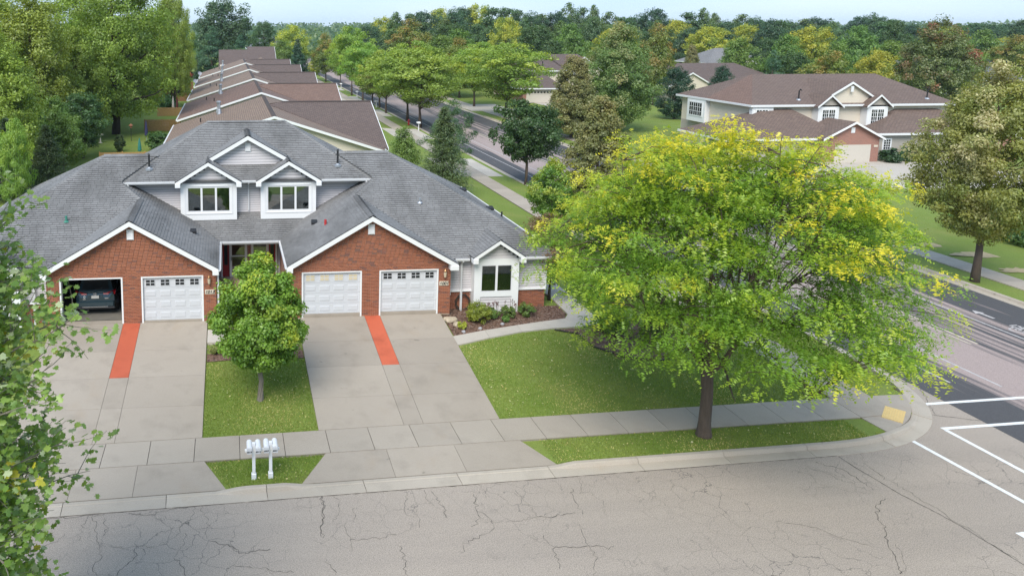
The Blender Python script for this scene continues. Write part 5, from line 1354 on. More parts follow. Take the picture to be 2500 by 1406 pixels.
def clumps(rng, n, H, hb, Rr, shape, hollow=0.55, lobes=0.2):
    t = rng.uniform(0, 1, n * 6); keep = rng.uniform(0, 1, len(t)) < profile(shape, t) ** 1.2 + 0.04; t = t[keep][:n]; n = len(t)
    a = rng.uniform(0, 2 * np.pi, n); ph = rng.uniform(0, 6.28, 4)
    lob = 1 + lobes * (np.sin(3 * a + ph[0] + 4 * t) * 0.5 + np.sin(5 * a + ph[1] - 6 * t) * 0.35 + np.sin(9 * t * 3.0 + ph[2] + 2 * a) * 0.35)
    rr = Rr * profile(shape, t) * lob * (rng.uniform(0, 1, n) ** hollow)
    return np.stack([rr * np.cos(a), rr * np.sin(a), hb + t * (H - hb)], 1), t
def crown(rng, C_, t, per, rc, size, colors, H, hb, Rr, tip=None, tipw=0.0, tipstart=0.5, aspect=0.6, flat=0.75, updown=0.45, bright=0.16, droop=None):
    """leaves scattered round clump centres. colors: two rgb; tip: rgb for patches of turned leaves"""
    n = len(C_); rcs = rc * rng.uniform(0.7, 1.35, n)
    idx = np.repeat(np.arange(n), per); m = len(idx)
    d = unit(rng.normal(size=(m, 3))) * (rng.uniform(0, 1, m) ** 0.45)[:, None]
    d[:, 2] *= flat
    P = C_[idx] + d * rcs[idx][:, None]
    P[:, 2] = np.maximum(P[:, 2], hb * 0.75)
    cen = np.array([0, 0, (H + hb) / 2])
    out = unit((P - cen) / np.array([Rr, Rr, (H - hb) / 2]))
    Nn = unit(0.55 * unit(d) + 0.45 * out + np.array([0, 0, updown]) + rng.normal(size=(m, 3)) * 0.55)
    V, F = leaf_quads(rng, P, Nn, size, aspect, droop)
    cv = rng.uniform(0, 1, n)[idx] * 0.75 + rng.uniform(0, 1, m) * 0.25
    col = np.array(colors[0])[None] * (1 - cv[:, None]) + np.array(colors[1])[None] * cv[:, None]
    col *= (1 + rng.uniform(-bright, bright, m))[:, None] * (1 + rng.uniform(-0.1, 0.1, n))[idx][:, None]
    if tip is not None:
        hfrac = (P[:, 2] - hb) / (H - hb); rad = np.linalg.norm(P[:, :2], axis=1) / Rr
        nz = np.sin(C_[:, 0] * 1.7 / Rr * 4 + 1) * np.sin(C_[:, 1] * 1.3 / Rr * 4 + 2) * 0.25 + rng.uniform(0, 1, n) * 0.5
        s = np.clip((hfrac * 0.7 + rad * 0.4 + nz[idx] - tipstart) * 2.2, 0, 1) * tipw
        s = np.where(rng.uniform(0, 1, m) < 0.25, s * 0.3, s)[:, None]
        col = col * (1 - s) + np.array(tip)[None] * (1 + rng.uniform(-0.12, 0.12, m))[:, None] * s
    return V, F, np.repeat(np.clip(col, 0.004, 1), 4, 0)
def limbs(rng, C_, H, hb, r0, trunk_h, count, mb=None, lean=(0, 0), seg=7, sub=0.25, low=0.55):
    """tapered trunk with limbs reaching towards clump centres"""
    mb = mb or MB()
    lean = np.array(lean); zs = np.linspace(0, trunk_h, 7)
    tp = [np.array([lean[0] * (z / trunk_h) ** 1.5 + (rng.normal() * r0 * 0.25 if 0 < i else 0), lean[1] * (z / trunk_h) ** 1.5 + (rng.normal() * r0 * 0.25 if 0 < i else 0), z]) for i, z in enumerate(zs)]
    rad = [r0 * 1.35] + [r0 * (1 - 0.80 * (z / trunk_h) ** 1.2) for z in zs[1:]]
    mb.tube([tuple(p - np.array([0, 0, 0.15 if i == 0 else 0])) for i, p in enumerate(tp)], rad, seg)
    pick = rng.choice(len(C_), min(count, len(C_)), replace=False)
    for i in pick:
        c = C_[i]; zc = c[2]
        z0 = min(max(hb * 0.8, zc - np.linalg.norm(c[:2]) * rng.uniform(0.5, 0.95)), trunk_h * 0.97)
        k = z0 / trunk_h; j = min(int(k * 6), 5); s = tp[j] + (tp[j + 1] - tp[j]) * (k * 6 - j)
        rb = r0 * (1 - 0.8 * k ** 1.2) * rng.uniform(0.3, 0.5)
        e = c; mid1 = s + (e - s) * 0.35 + np.array([0, 0, 0.10 * np.linalg.norm(e - s)]); mid2 = s + (e - s) * 0.7 + np.array([0, 0, 0.08 * np.linalg.norm(e - s)]) + rng.normal(size=3) * 0.04 * np.linalg.norm(e - s)
        mb.tube([tuple(s), tuple(mid1), tuple(mid2), tuple(e)], [rb, rb * 0.72, rb * 0.42, rb * 0.14], 5, cap=False)
    return mb
def rgb(h): return tuple(((int(h[i:i + 2], 16) / 255) ** 2.2) for i in (0, 2, 4))
def make_proto(kind, seed, H, hb, Rr, shape, n, per, rc, size, colors, tip=None, tipw=0.0, tipstart=0.6, r0=0.2, trunk=0.7, nlimb=30, bark="bark_brown", hollow=0.5, lobes=0.22, **kw):
    rng = np.random.default_rng(seed)
    C_, t = clumps(rng, n, H, hb, Rr * 0.9, shape, hollow, lobes)
    V, F, col = crown(rng, C_, t, per, rc, size, colors, H, hb, Rr, tip, tipw, tipstart, **kw)
    cm = fast_mesh("crown", V, F, "leaf", col)
    tb = limbs(rng, C_, H, hb, r0, hb + (H - hb) * trunk, nlimb)
    tm = bpy.data.meshes.new("trunk"); tm.from_pydata(tb.v, [], tb.f); tm.materials.append(M(bark))
    for p in tm.polygons: p.use_smooth = True
    PROTO[kind] = (cm, tm, H, Rr)
PROTO = {}
G1, G2 = (0.060, 0.105, 0.018), (0.105, 0.165, 0.030)
make_proto('bigleft', 1, 23, 2.5, 8, 'tall', 460, 130, 1.15, 0.27, ((0.090, 0.135, 0.018), (0.175, 0.23, 0.036)), r0=0.42, trunk=0.85, nlimb=46, hollow=0.42, lobes=0.3, bark="bark_dark")
make_proto('bigleft2', 2, 16, 1.5, 5, 'tall', 300, 130, 0.95, 0.24, ((0.10, 0.145, 0.02), (0.19, 0.245, 0.04)), r0=0.3, trunk=0.85, hollow=0.42, lobes=0.3)
make_proto('mid_green', 3, 12, 1.5, 5, 'oval', 150, 95, 1.0, 0.34, ((0.065, 0.115, 0.022), (0.125, 0.185, 0.04)), r0=0.2)
make_proto('mid_dark', 4, 13, 1.8, 5, 'round', 150, 95, 1.0, 0.34, ((0.030, 0.062, 0.020), (0.058, 0.098, 0.030)), r0=0.2)
make_proto('mid_yellowgreen', 5, 13, 1.8, 5.5, 'round', 150, 95, 1.05, 0.36, ((0.12, 0.165, 0.025), (0.22, 0.26, 0.045)), tip=(0.34, 0.31, 0.03), tipw=0.7, tipstart=0.75, r0=0.2)
make_proto('mid_yellowgreen2', 6, 5.3, 1.2, 1.8, 'oval', 110, 130, 0.36, 0.13, ((0.06, 0.12, 0.014), (0.13, 0.21, 0.03)), tip=(0.30, 0.29, 0.035), tipw=0.8, tipstart=0.85, r0=0.07)
make_proto('mid_young', 7, 7, 2.2, 2.7, 'round', 90, 90, 0.6, 0.24, ((0.075, 0.115, 0.020), (0.13, 0.165, 0.03)), tip=(0.24, 0.18, 0.05), tipw=0.5, tipstart=0.85, r0=0.13)
make_proto('mid_orange', 8, 14, 2.5, 5, 'oval', 150, 95, 1.0, 0.34, ((0.075, 0.115, 0.022), (0.14, 0.17, 0.035)), tip=(0.30, 0.155, 0.055), tipw=0.75, tipstart=0.85, r0=0.2)
make_proto('locust_far', 9, 11, 3.0, 5.5, 'vase', 170, 100, 0.95, 0.30, ((0.088, 0.158, 0.024), (0.165, 0.245, 0.042)), tip=(0.30, 0.34, 0.03), tipw=0.6, tipstart=0.98, r0=0.17, flat=0.5, hollow=0.5, lobes=0.35, aspect=0.45, nlimb=44, bark="bark_brown")
make_proto('norway', 10, 7.4, 2.3, 3.3, 'round', 150, 120, 0.6, 0.21, ((0.022, 0.052, 0.015), (0.048, 0.095, 0.026)), r0=0.14, lobes=0.25)
make_proto('pine_mid', 11, 12, 0.6, 5, 'cone', 170, 90, 0.9, 0.42, ((0.035, 0.085, 0.050), (0.065, 0.125, 0.070)), r0=0.2, aspect=0.25, flat=0.45)
make_proto('pine_dark', 12, 8, 0.4, 3.2, 'oval', 200, 90, 0.55, 0.30, ((0.014, 0.040, 0.022), (0.030, 0.066, 0.034)), r0=0.16, aspect=0.25, flat=0.8)
make_proto('pine_loose', 13, 7.2, 1.0, 2.6, 'oval', 70, 120, 0.48, 0.24, ((0.030, 0.065, 0.030), (0.065, 0.105, 0.042)), r0=0.12, aspect=0.2, hollow=0.6, lobes=0.4)
make_proto('cone_dark', 14, 10, 0.6, 3.2, 'cone', 170, 80, 0.62, 0.34, ((0.020, 0.058, 0.032), (0.042, 0.085, 0.042)), tip=(0.085, 0.055, 0.035), tipw=0.35, tipstart=0.8, r0=0.15, aspect=0.4)
make_proto('oak_blue', 15, 21, 3, 8.5, 'round', 190, 75, 1.7, 0.62, ((0.030, 0.066, 0.034), (0.060, 0.105, 0.045)), r0=0.32, lobes=0.4, hollow=0.42)
make_proto('oak_olive', 16, 20, 2.5, 8, 'oval', 170, 75, 1.65, 0.62, ((0.052, 0.088, 0.026), (0.095, 0.135, 0.040)), r0=0.32, lobes=0.4, hollow=0.42)
make_proto('oak_dark', 17, 20, 2.5, 8, 'round', 170, 75, 1.6, 0.62, ((0.022, 0.052, 0.030), (0.045, 0.085, 0.042)), r0=0.32, lobes=0.45, hollow=0.42)
make_proto('oak_tall', 18, 22, 4, 7, 'tall', 180, 70, 1.5, 0.60, ((0.040, 0.078, 0.030), (0.075, 0.12, 0.042)), r0=0.32, lobes=0.45, hollow=0.42)
make_proto('brown_cone', 19, 9, 0.7, 3.5, 'ovate', 340, 130, 0.50, 0.17, ((0.095, 0.105, 0.034), (0.175, 0.160, 0.062)), tip=(0.20, 0.155, 0.075), tipw=0.55, tipstart=0.8, r0=0.15, hollow=0.45, lobes=0.12)
make_proto('brown_small', 20, 3.9, 0.9, 1.5, 'vase', 75, 110, 0.32, 0.10, ((0.075, 0.065, 0.022), (0.15, 0.11, 0.045)), tip=(0.16, 0.085, 0.05), tipw=0.6, tipstart=0.7, r0=0.06, bark="bark_dark")
make_proto('big_maple', 21, 14.2, 1.0, 5.1, 'oval', 330, 130, 0.85, 0.24, ((0.060, 0.108, 0.028), (0.13, 0.185, 0.052)), tip=(0.30, 0.25, 0.13), tipw=0.75, tipstart=0.92, r0=0.24, hollow=0.42, bark="bark_brown")
make_proto('red_maple', 22, 14.5, 1.5, 5.6, 'oval', 270, 110, 0.9, 0.28, ((0.055, 0.09, 0.028), (0.13, 0.16, 0.06)), tip=(0.30, 0.085, 0.062), tipw=0.85, tipstart=0.98, r0=0.24, hollow=0.42)
make_proto('pale_maple', 23, 12.0, 2.5, 4.1, 'oval', 360, 190, 0.60, 0.145, ((0.105, 0.142, 0.026), (0.205, 0.215, 0.055)), tip=(0.46, 0.41, 0.25), tipw=0.6, tipstart=0.80, r0=0.21, hollow=0.42, bark="bark_brown", trunk=0.75)
# spruces: whorls of drooping boughs
def make_spruce(kind, seed, H, Rr, colors):
    rng = np.random.default_rng(seed); C_ = []; W = []
    for z in np.linspace(0.35, H * 0.97, 30):
        r = Rr * (1 - z / H) ** 0.85; k = int(7 + 6 * r)
        for i in range(k):
            a = rng.uniform(0, 6.283)
            for s in np.arange(0.25, 1.01, 0.16):
                C_.append((r * s * math.cos(a), r * s * math.sin(a), z - 0.18 * r * s + 0.10 * s * s * r + rng.normal() * 0.04)); W.append(0.09 + 0.10 * r * (1.15 - s * 0.6))
    C_ = np.array(C_); W = np.array(W); n = len(C_); per = 11; idx = np.repeat(np.arange(n), per); m = len(idx)
    P = C_[idx] + rng.normal(size=(m, 3)) * W[idx][:, None] * np.array([1, 1, 0.55])
    out = unit(np.stack([P[:, 0], P[:, 1], np.zeros(m)], 1)); Nn = unit(np.array([0, 0, 1.0]) + rng.normal(size=(m, 3)) * 0.5)
    V, F = leaf_quads(rng, P, Nn, 0.20, 0.22, out + np.array([0, 0, -0.35]))
    cv = rng.uniform(0, 1, m)[:, None]; col = np.array(colors[0]) * (1 - cv) + np.array(colors[1]) * cv
    cm = fast_mesh("crown", V, F, "leaf", np.repeat(col, 4, 0))
    tb = MB(); tb.tube([(0, 0, -.1), (0, 0, H * 0.5), (0, 0, H * 0.98)], [0.13, 0.08, 0.015], 7)
    for i in range(0, n, 29): tb.tube([(0, 0, C_[i][2] + 0.1), tuple(C_[i])], [0.02, 0.006], 4, cap=False)
    tm = bpy.data.meshes.new("trunk"); tm.from_pydata(tb.v, [], tb.f); tm.materials.append(M("bark_brown")); PROTO[kind] = (cm, tm, H, Rr)
make_spruce('spruce_green', 31, 6.6, 2.2, ((0.055, 0.085, 0.040), (0.135, 0.165, 0.075)))
make_spruce('spruce_dark', 32, 6.0, 2.4, ((0.022, 0.045, 0.022), (0.06, 0.088, 0.038)))
def plant(name, kind, x, y, h, r, label, group=None, cat="tree", z=None, rz=None):
    cm, tm, H0, R0 = PROTO[kind]
    e = empty(name, (x, y, hz(x, y) if z is None else z), rgt.uniform(0, 6.28) if rz is None else rz, label, cat, group)
    e.scale = (r / R0, r / R0, h / H0)
    link("crown", cm, e); link("trunk", tm, e); return e
rgt = random.Random(21)
TREES = [
    ('poplar', 'bigleft', -9.6, 64, 23.1, 7.9, 'tall feathery green tree towering behind the left roofs'),
    ('cottonwood', 'bigleft2', -16.06, 50, 16.8, 5.1, 'tall light green tree at the left edge behind the roofs'),
    ('cottonwood', 'bigleft2', -19.95, 44, 14.7, 4.71, 'broad light green tree cut by the left picture edge'),
    ('poplar', 'bigleft', -4.2, 92, 19.7, 3.4, 'slim light green tree on the right flank of the tall left tree'),
    ('maple_tree', 'mid_green', -14.78, 36, 9.1, 3.19, 'mid green tree low at the left edge before the tall trees'),
    ('spruce', 'spruce_dark', -10.35, 30, 5.3, 2.45, 'dark spruce below the tall left trees, behind the grey wing roof'),
    ('maple_tree', 'mid_dark', -10.38, 46, 6.4, 2.85, 'dark leafy tree at the foot of the tall left tree'),
    ('honey_locust', 'locust_far', -8.77, 14, 7.5, 1.35, 'yellow-tipped feathery tree at the left edge above the maple'),
    ('maple_tree', 'mid_green', -10.72, 38, 5.3, 2.2, 'small mid green tree between the dark spruce and the tall tree'),
    ('oak_tree', 'oak_blue', 2.63, 215, 21.2, 8.86, 'tall blue-green oak left of the open sky'),
    ('pine_tree', 'pine_mid', 0.17, 175, 12.7, 5.85, 'blue-green pine at the end of the row, in front of the tall oak'),
    ('pine_tree', 'pine_mid', 7.93, 190, 10.4, 4.57, 'second blue-green pine beside the dark brown end house'),
    ('maple_tree', 'mid_dark', 16.35, 235, 14.4, 4.53, 'round dark tree standing alone below the open sky'),
    ('maple_tree', 'mid_yellowgreen', 23.22, 200, 13.6, 5.76, 'pale yellow-green tree beyond the brown row'),
    ('maple_tree', 'mid_green', 19.14, 185, 9.3, 4.49, 'light green tree tucked behind the dark cone-shaped tree'),
    ('pine_tree', 'cone_dark', 21.57, 165, 10.2, 3.27, 'dark cone-shaped evergreen right of the brown row'),
    ('maple_tree', 'mid_yellowgreen', 26.6, 175, 4.8, 1.93, 'slim pale young tree by the far pavement'),
    ('maple_tree', 'mid_orange', 28.76, 166, 12.0, 4.33, 'street tree with an orange-tinged top, far along the pavement'),
    ('honey_locust', 'locust_far', 30.0, 149, 10.5, 4.25, 'feathery street tree right of the orange-topped one'),
    ('honey_locust', 'locust_far', 29.08, 126, 13.7, 5.14, 'tall bright green street locust with a straight trunk'),
    ('maple_tree', 'mid_orange', 46.5, 150, 15.5, 6.2, 'rounded maple turning orange on its crown'),
    ('maple_tree', 'mid_young', 29.5, 105.3, 6.7, 3.2, 'small street maple with a thin trunk, nearer the brown row'),
    ('maple_tree', 'mid_young', 30.0, 100.9, 7.2, 3.2, 'small street maple leaning on its neighbour, nearer the road'),
    ('honey_locust', 'locust_far', 30.2, 80.5, 11.6, 6.6, 'wide light green street locust beside the red hydrant'),
    ('honey_locust', 'locust_far', 30.6, 74.5, 10.8, 7.2, 'wide street locust nearest the red hydrant'),
    ('honey_locust', 'locust_far', 46.2, 84, 11.2, 8.0, 'yellow-tufted locust across the side road, left of the small cream house'),
    ('pine_tree', 'pine_loose', 24.2, 36.0, 7.2, 2.56, 'loose dark pine with a bare leaning trunk behind the spruce'),
    ('spruce', 'spruce_green', 20.87, 27, 6.9, 2.6, 'blue-green spruce beside the grey roof'),
    ('shrub_tree', 'mid_green', 18.28, 30, 4.8, 1.53, 'low green shrub tree left of the spruce'),
    ('norway_maple', 'norway', 30.06, 33.2, 7.4, 3.25, 'dark green round maple beside the side road'),
    ('linden', 'brown_cone', 29.6, 18.9, 9.0, 3.5, 'nearest brown-tinged pyramidal tree, behind the large yellowing tree'),
    ('linden', 'brown_cone', 46.9, 62, 10.2, 4.3, 'farther brown-tinged pyramidal tree across the side road'),
    ('linden', 'brown_cone', 56.12, 112, 9.6, 2.16, 'brown-tinged tree left of the small cream house'),
    ('silver_maple', 'big_maple', 54.73, 66, 14.2, 5.1, 'tall maple with a tan-flecked crown behind the brown pyramidal trees'),
    ('maple_tree', 'mid_orange', 77.29, 98, 14.0, 3.54, 'tall rounded tree just right of the tan-flecked maple'),
    ('pine_tree', 'pine_dark', 69.65, 78, 7.8, 3.32, 'broad dark pine left of the cream two-storey house'),
    ('pine_tree', 'pine_dark', 79.27, 82, 7.8, 2.26, 'smaller dark pine rising behind the two-storey roof'),
    ('young_tree', 'mid_yellowgreen2', 24.35, 14, 5.3, 1.78, 'small bright green tree left of the large yellowing tree'),
    ('crabapple', 'brown_small', 19.15, 1.6, 4.2, 1.75, 'bronze-leaved small tree at the house corner'),
    ('silver_maple', 'pale_maple', 44.6, 4.8, 12.0, 3.6, 'maple with pale flecked leaves beside the far pavement'),
    ('silver_maple', 'red_maple', 104.81, 72, 14.5, 5.6, 'maple with a red streak behind the two-storey house'),
    ('maple_tree', 'mid_dark', 68.65, 130, 13.5, 5.2, 'rounded blue-green tree behind the small cream house'),
    ('maple_tree', 'mid_green', 85.16, 150, 14.1, 5.36, 'mid green tree behind the tan-flecked maple'),
    ('maple_tree', 'mid_yellowgreen', 132.38, 170, 13.2, 6.8, 'yellow-green tree before the wood, left of the pale grey house'),
    ('linden', 'brown_cone', 100.14, 125, 9.8, 2.57, 'small brown cone-shaped tree behind the dark brown roof'),
    ('maple_tree', 'mid_dark', 134.05, 150, 10.5, 3.49, 'round dark tree right of the pale grey house'),
    ('maple_tree', 'mid_green', 109.92, 110, 12.0, 4.31, 'light green tree behind the left of the two-storey ridge'),
    ('maple_tree', 'mid_yellowgreen', 122.67, 120, 13.2, 5.46, 'yellow-green rounded tree behind the two-storey ridge'),
    ('pine_tree', 'pine_mid', 94.47, 92, 9.4, 3.09, 'green pine low behind the two-storey ridge'),
    ('maple_tree', 'mid_orange', 91.62, 76, 9.9, 4.53, 'olive tree low behind the middle of the two-storey ridge'),
    ('maple_tree', 'mid_green', 141.47, 130, 13.7, 5.57, 'pale olive rounded tree left of the red-streaked maple'),
    ('maple_tree', 'mid_dark', 166.99, 150, 14.8, 3.84, 'dark rounded tree left of the red-streaked maple'),
    ('maple_tree', 'mid_yellowgreen', 109.84, 88, 9.5, 3.7, 'small yellow-green tree below the red-streaked maple'),
    ('maple_tree', 'mid_green', 176.07, 135, 12.8, 5.17, 'rounded tree right of the red-streaked maple'),
    ('maple_tree', 'mid_orange', 162.06, 115, 11.7, 5.0, 'round olive tree near the right edge behind the grey roof'),
    ('maple_tree', 'mid_yellowgreen', 74.31, 165, 15.5, 4.71, 'yellow-green tree before the wood above the small cream house'),
    ('maple_tree', 'mid_green', 111.56, 100, 10.9, 3.67, 'mid green tree behind the two-storey ridge centre'),
    ('cottonwood', 'bigleft', -15.5, 78, 22.0, 7.0, 'tall feathery tree behind the gap left of the tall dark trunk'),
    ('cottonwood', 'bigleft2', -24.0, 58, 20.0, 6.5, 'tall light green tree filling the upper left corner'),
    ('maple_tree', 'bigleft2', -15.0, 33, 12.5, 4.4, 'bright leafy tree at the left edge above the wing roof'),
    ('maple_tree', 'mid_green', -17.5, 100, 14.0, 6.0, 'green tree far back between the tall left trunks'),
    ('maple_tree', 'mid_dark', -12.0, 120, 15.0, 5.5, 'dark tree closing the back gardens on the left'),
    ('maple_tree', 'mid_green', -30.0, 110, 15.0, 7.0, 'broad green tree far back at the left'),
    ('maple_tree', 'mid_dark', -8.0, 160, 14.0, 5.0, 'dark tree behind the small red car'),
    ('maple_tree', 'mid_green', -22.0, 140, 14.0, 6.0, 'green tree behind the white vehicle on the left'),
    ('cottonwood', 'bigleft', -5.8, 112, 19.0, 4.2, 'light green tree rising beside the reddish fence'),
    ('spruce', 'spruce_dark', -12.6, 27, 6.2, 2.4, 'second dark spruce at the left behind the grey wing roof'),
    ('maple_tree', 'mid_green', 55.0, 140, 13.0, 6.0, 'green tree left of the small cream house, before the small white house'),
    ('maple_tree', 'mid_orange', 49.0, 118, 11.5, 5.0, 'olive tree across the side road behind the yellow-tufted locust'),
    ('maple_tree', 'mid_dark', 60.0, 165, 14.0, 6.0, 'dark tree hiding most of the small white house'),
    ('maple_tree', 'mid_green', 85.0, 130, 12.0, 6.0, 'green tree behind the long dark brown roof'),
    ('maple_tree', 'mid_yellowgreen', 96.0, 150, 13.0, 6.0, 'yellow-green tree behind the long dark brown roof'),
    ('maple_tree', 'mid_green', 112.0, 128, 11.0, 5.0, 'green tree at the right end of the long dark brown roof'),
    ('maple_tree', 'mid_dark', 100.0, 95, 9.0, 4.5, 'dark low tree behind the two-storey house, left of its ridge centre'),
    ('maple_tree', 'mid_green', 122.0, 100, 11.0, 5.0, 'light green tree behind the two-storey house, right of its ridge centre'),
    ('maple_tree', 'mid_green', 140.0, 105, 12.0, 5.5, 'leafy tree left of the grey roof at the right edge'),
    ('maple_tree', 'mid_green', -12.8, 72, 10.5, 4.2, 'leafy green tree under the tall feathery tree on the left'),
    ('maple_tree', 'mid_dark', -9.0, 96, 11.0, 4.0, 'dark green tree behind the back lawn, left of the row'),
    ('maple_tree', 'mid_green', -18.5, 64, 11.0, 5.2, 'mid green tree behind the left lawn edge'),
    ('maple_tree', 'bigleft2', -13.2, 58, 13.0, 4.0, 'bright green tree left of the tall dark trunk'),
    ('maple_tree', 'mid_green', -12.0, 42, 6.5, 2.6, 'low green tree between the spruces and the back lawn'),
    ('honey_locust', 'locust_far', 29.4, 92.5, 10.0, 5.0, 'green street locust between the hydrant and the small street maples'),
    ('honey_locust', 'locust_far', 29.3, 114.0, 11.0, 5.0, 'green street locust just past the small street maples'),
    ('honey_locust', 'locust_far', 46.6, 101.0, 11.0, 6.0, 'green locust across the side road beyond the yellow-tufted one'),
    ('maple_tree', 'mid_green', 46.8, 124.0, 12.0, 5.5, 'mid green tree across the side road below the orange-crowned maple'),
]
WOOD = [(44.5, 215.6, 12.8, 5.3), (46.8, 208.0, 14.0, 6.3), (57.6, 239.4, 15.9, 6.2), (56.2, 212.8, 17.1, 4.8), (68.2, 242.3, 18.1, 6.9), (66.5, 218.9, 17.8, 6.2), (78.5, 244.6, 19.2, 6.5), (78.9, 227.8, 19.6, 5.8), (88.5, 247.1, 19.7, 6.4), (92.6, 245.9, 20.4, 7.3), (92.2, 227.9, 20.0, 6.1), (91.2, 212.3, 19.5, 6.3), (92.8, 207.1, 18.2, 4.9), (104.5, 226.2, 18.0, 7.1), (107.5, 223.6, 17.3, 6.2), (110.6, 221.0, 17.5, 5.3), (126.0, 245.7, 20.8, 5.2), (127.7, 239.4, 20.3, 5.5), (119.8, 213.0, 19.2, 4.5), (140.5, 245.3, 17.8, 7.0), (126.3, 205.8, 16.6, 6.6), (140.6, 223.5, 16.8, 6.2), (143.0, 218.2, 18.5, 5.6), (149.2, 222.2, 15.2, 5.5), (144.1, 207.0, 15.2, 6.2), (154.9, 218.1, 18.0, 7.0), (157.1, 214.4, 18.8, 4.7), (174.4, 235.5, 17.4, 5.0), (166.9, 216.2, 15.3, 4.9), (187.4, 239.8, 17.0, 7.6), (176.0, 215.9, 16.6, 4.7), (180.8, 216.2, 15.2, 6.6), (178.4, 206.4, 15.4, 5.0), (189.0, 215.4, 15.1, 4.9), (216.6, 246.8, 16.2, 7.9), (220.8, 245.5, 16.4, 7.3), (212.1, 227.2, 15.3, 5.4), (232.8, 245.5, 13.1, 6.1), (234.7, 241.0, 16.3, 7.3), (234.5, 234.5, 17.9, 5.7), (252.5, 248.0, 15.8, 8.0), (247.3, 235.1, 13.9, 7.4), (264.2, 248.6, 12.4, 5.4), (254.8, 233.6, 12.0, 7.0), (243.0, 214.8, 13.4, 6.9), (275.8, 244.4, 14.0, 7.5), (282.0, 244.5, 14.4, 7.7), (277.4, 235.2, 14.4, 7.5), (274.0, 226.2, 13.2, 5.0), (284.0, 231.8, 14.2, 7.3), (267.5, 211.2, 15.8, 6.5), (266.1, 205.5, 15.1, 6.5), (296.7, 229.5, 15.8, 7.1), (41.8, 178.5, 11.4, 5.7), (47.5, 175.2, 13.1, 5.4), (57.4, 184.2, 14.1, 5.5), (67.4, 196.7, 15.6, 4.9), (73.1, 183.8, 14.3, 4.4), (80.1, 176.9, 15.5, 4.9), (91.5, 187.2, 13.2, 5.5), (95.4, 180.7, 14.8, 5.0), (106.6, 185.6, 15.8, 4.6), (114.5, 182.0, 12.8, 6.0), (128.2, 190.9, 14.7, 4.9), (135.1, 185.1, 13.3, 4.8), (150.8, 194.0, 12.3, 5.3), (158.1, 193.6, 14.1, 5.7), (152.0, 174.3, 13.3, 5.5), (176.3, 197.3, 12.9, 5.7), (178.8, 189.4, 13.5, 5.2), (179.3, 177.0, 12.0, 4.8), (183.4, 172.6, 14.4, 5.8), (213.0, 194.4, 9.4, 6.4), (215.3, 188.4, 9.6, 5.5), (231.3, 193.3, 10.4, 4.8), (238.9, 190.9, 10.1, 5.7), (238.4, 180.5, 11.6, 5.1)]

for nm, kind, x, y, h, r, lab in TREES: plant(nm, kind, x, y, h, r, lab)
KINDS = ['oak_blue', 'oak_dark', 'oak_olive', 'oak_blue', 'oak_tall', 'oak_dark', 'mid_yellowgreen', 'oak_tall', 'oak_olive', 'oak_tall', 'oak_blue']
WK = {'oak_blue': "blue-green oak", 'oak_dark': "dark green oak", 'oak_olive': "olive green oak", 'oak_tall': "tall narrow oak", 'mid_yellowgreen': "yellow-green tree"}
MARKS = [(14.5, "above the orange-crowned maple"), (17.5, "above the wide street locusts"), (20.5, "above the yellow-tufted locust"), (23.5, "left of the small cream house"), (27, "above the small cream house"), (31, "above the tall tan-flecked maple"), (34, "left of the pale grey house"),
         (37.5, "above the pale grey house"), (41, "above the left end of the two-storey ridge"), (44, "above the middle of the two-storey ridge"), (47, "left of the red-streaked maple"), (50, "above the red-streaked maple"), (90, "near the right picture edge")]
wood = []
for (x, y, h, r) in WOOD:
    k = rgt.choice(KINDS); az = math.degrees(math.atan2(x - CAM[0], y - CAM[1])); mk = next(n for a, n in MARKS if az < a)
    wood.append((az, k, mk, y > 202, x, y, h * rgt.uniform(0.97, 1.03), r))
wood.sort(key=lambda w: w[0])
for az, k, mk, back, x, y, h, r in wood:
    same = [w for w in wood if w[1] == k and w[2] == mk and w[3] == back]; i = [w[0] for w in same].index(az)
    pos = "" if len(same) == 1 else (("left ", "right ") if len(same) == 2 else ("leftmost ", "middle ", "rightmost ") if len(same) == 3 else ("leftmost ", "second ", "third ", "rightmost "))[min(i, 3)]
    lab = pos + WK[k] + (" on the skyline " if back else " before the wood ") + mk
    plant("oak_tree" if k != 'mid_yellowgreen' else "walnut_tree", k, x, y, h, r, lab, "trees of the wood along the skyline")

# ---- the young yellowing tree between the drives -----------------------
rng = np.random.default_rng(77)
H, hb, Rr = 5.4, 1.35, 1.84
C_, t = clumps(rng, 250, H, hb, Rr * 0.90, 'oval', 0.38, 0.10)
V, F, col = crown(rng, C_, t, 190, 0.32, 0.10, ((0.070, 0.140, 0.015), (0.155, 0.24, 0.032)), H, hb, Rr, tip=(0.36, 0.33, 0.022), tipw=0.7, tipstart=0.98, aspect=0.72, flat=0.8)
pear = empty("pear_tree", (4.99, -6.22, -0.63), label="small rounded tree with yellowing leaves between the two driveways", cat="tree")
link("crown", fast_mesh("crown", V, F, "leaf_near", col), pear)
tb = limbs(rng, C_, H, hb, 0.105, 3.9, 46); tm = bpy.data.meshes.new("trunk"); tm.from_pydata(tb.v, [], tb.f); tm.materials.append(M("bark_grey")); link("trunk", tm, pear)

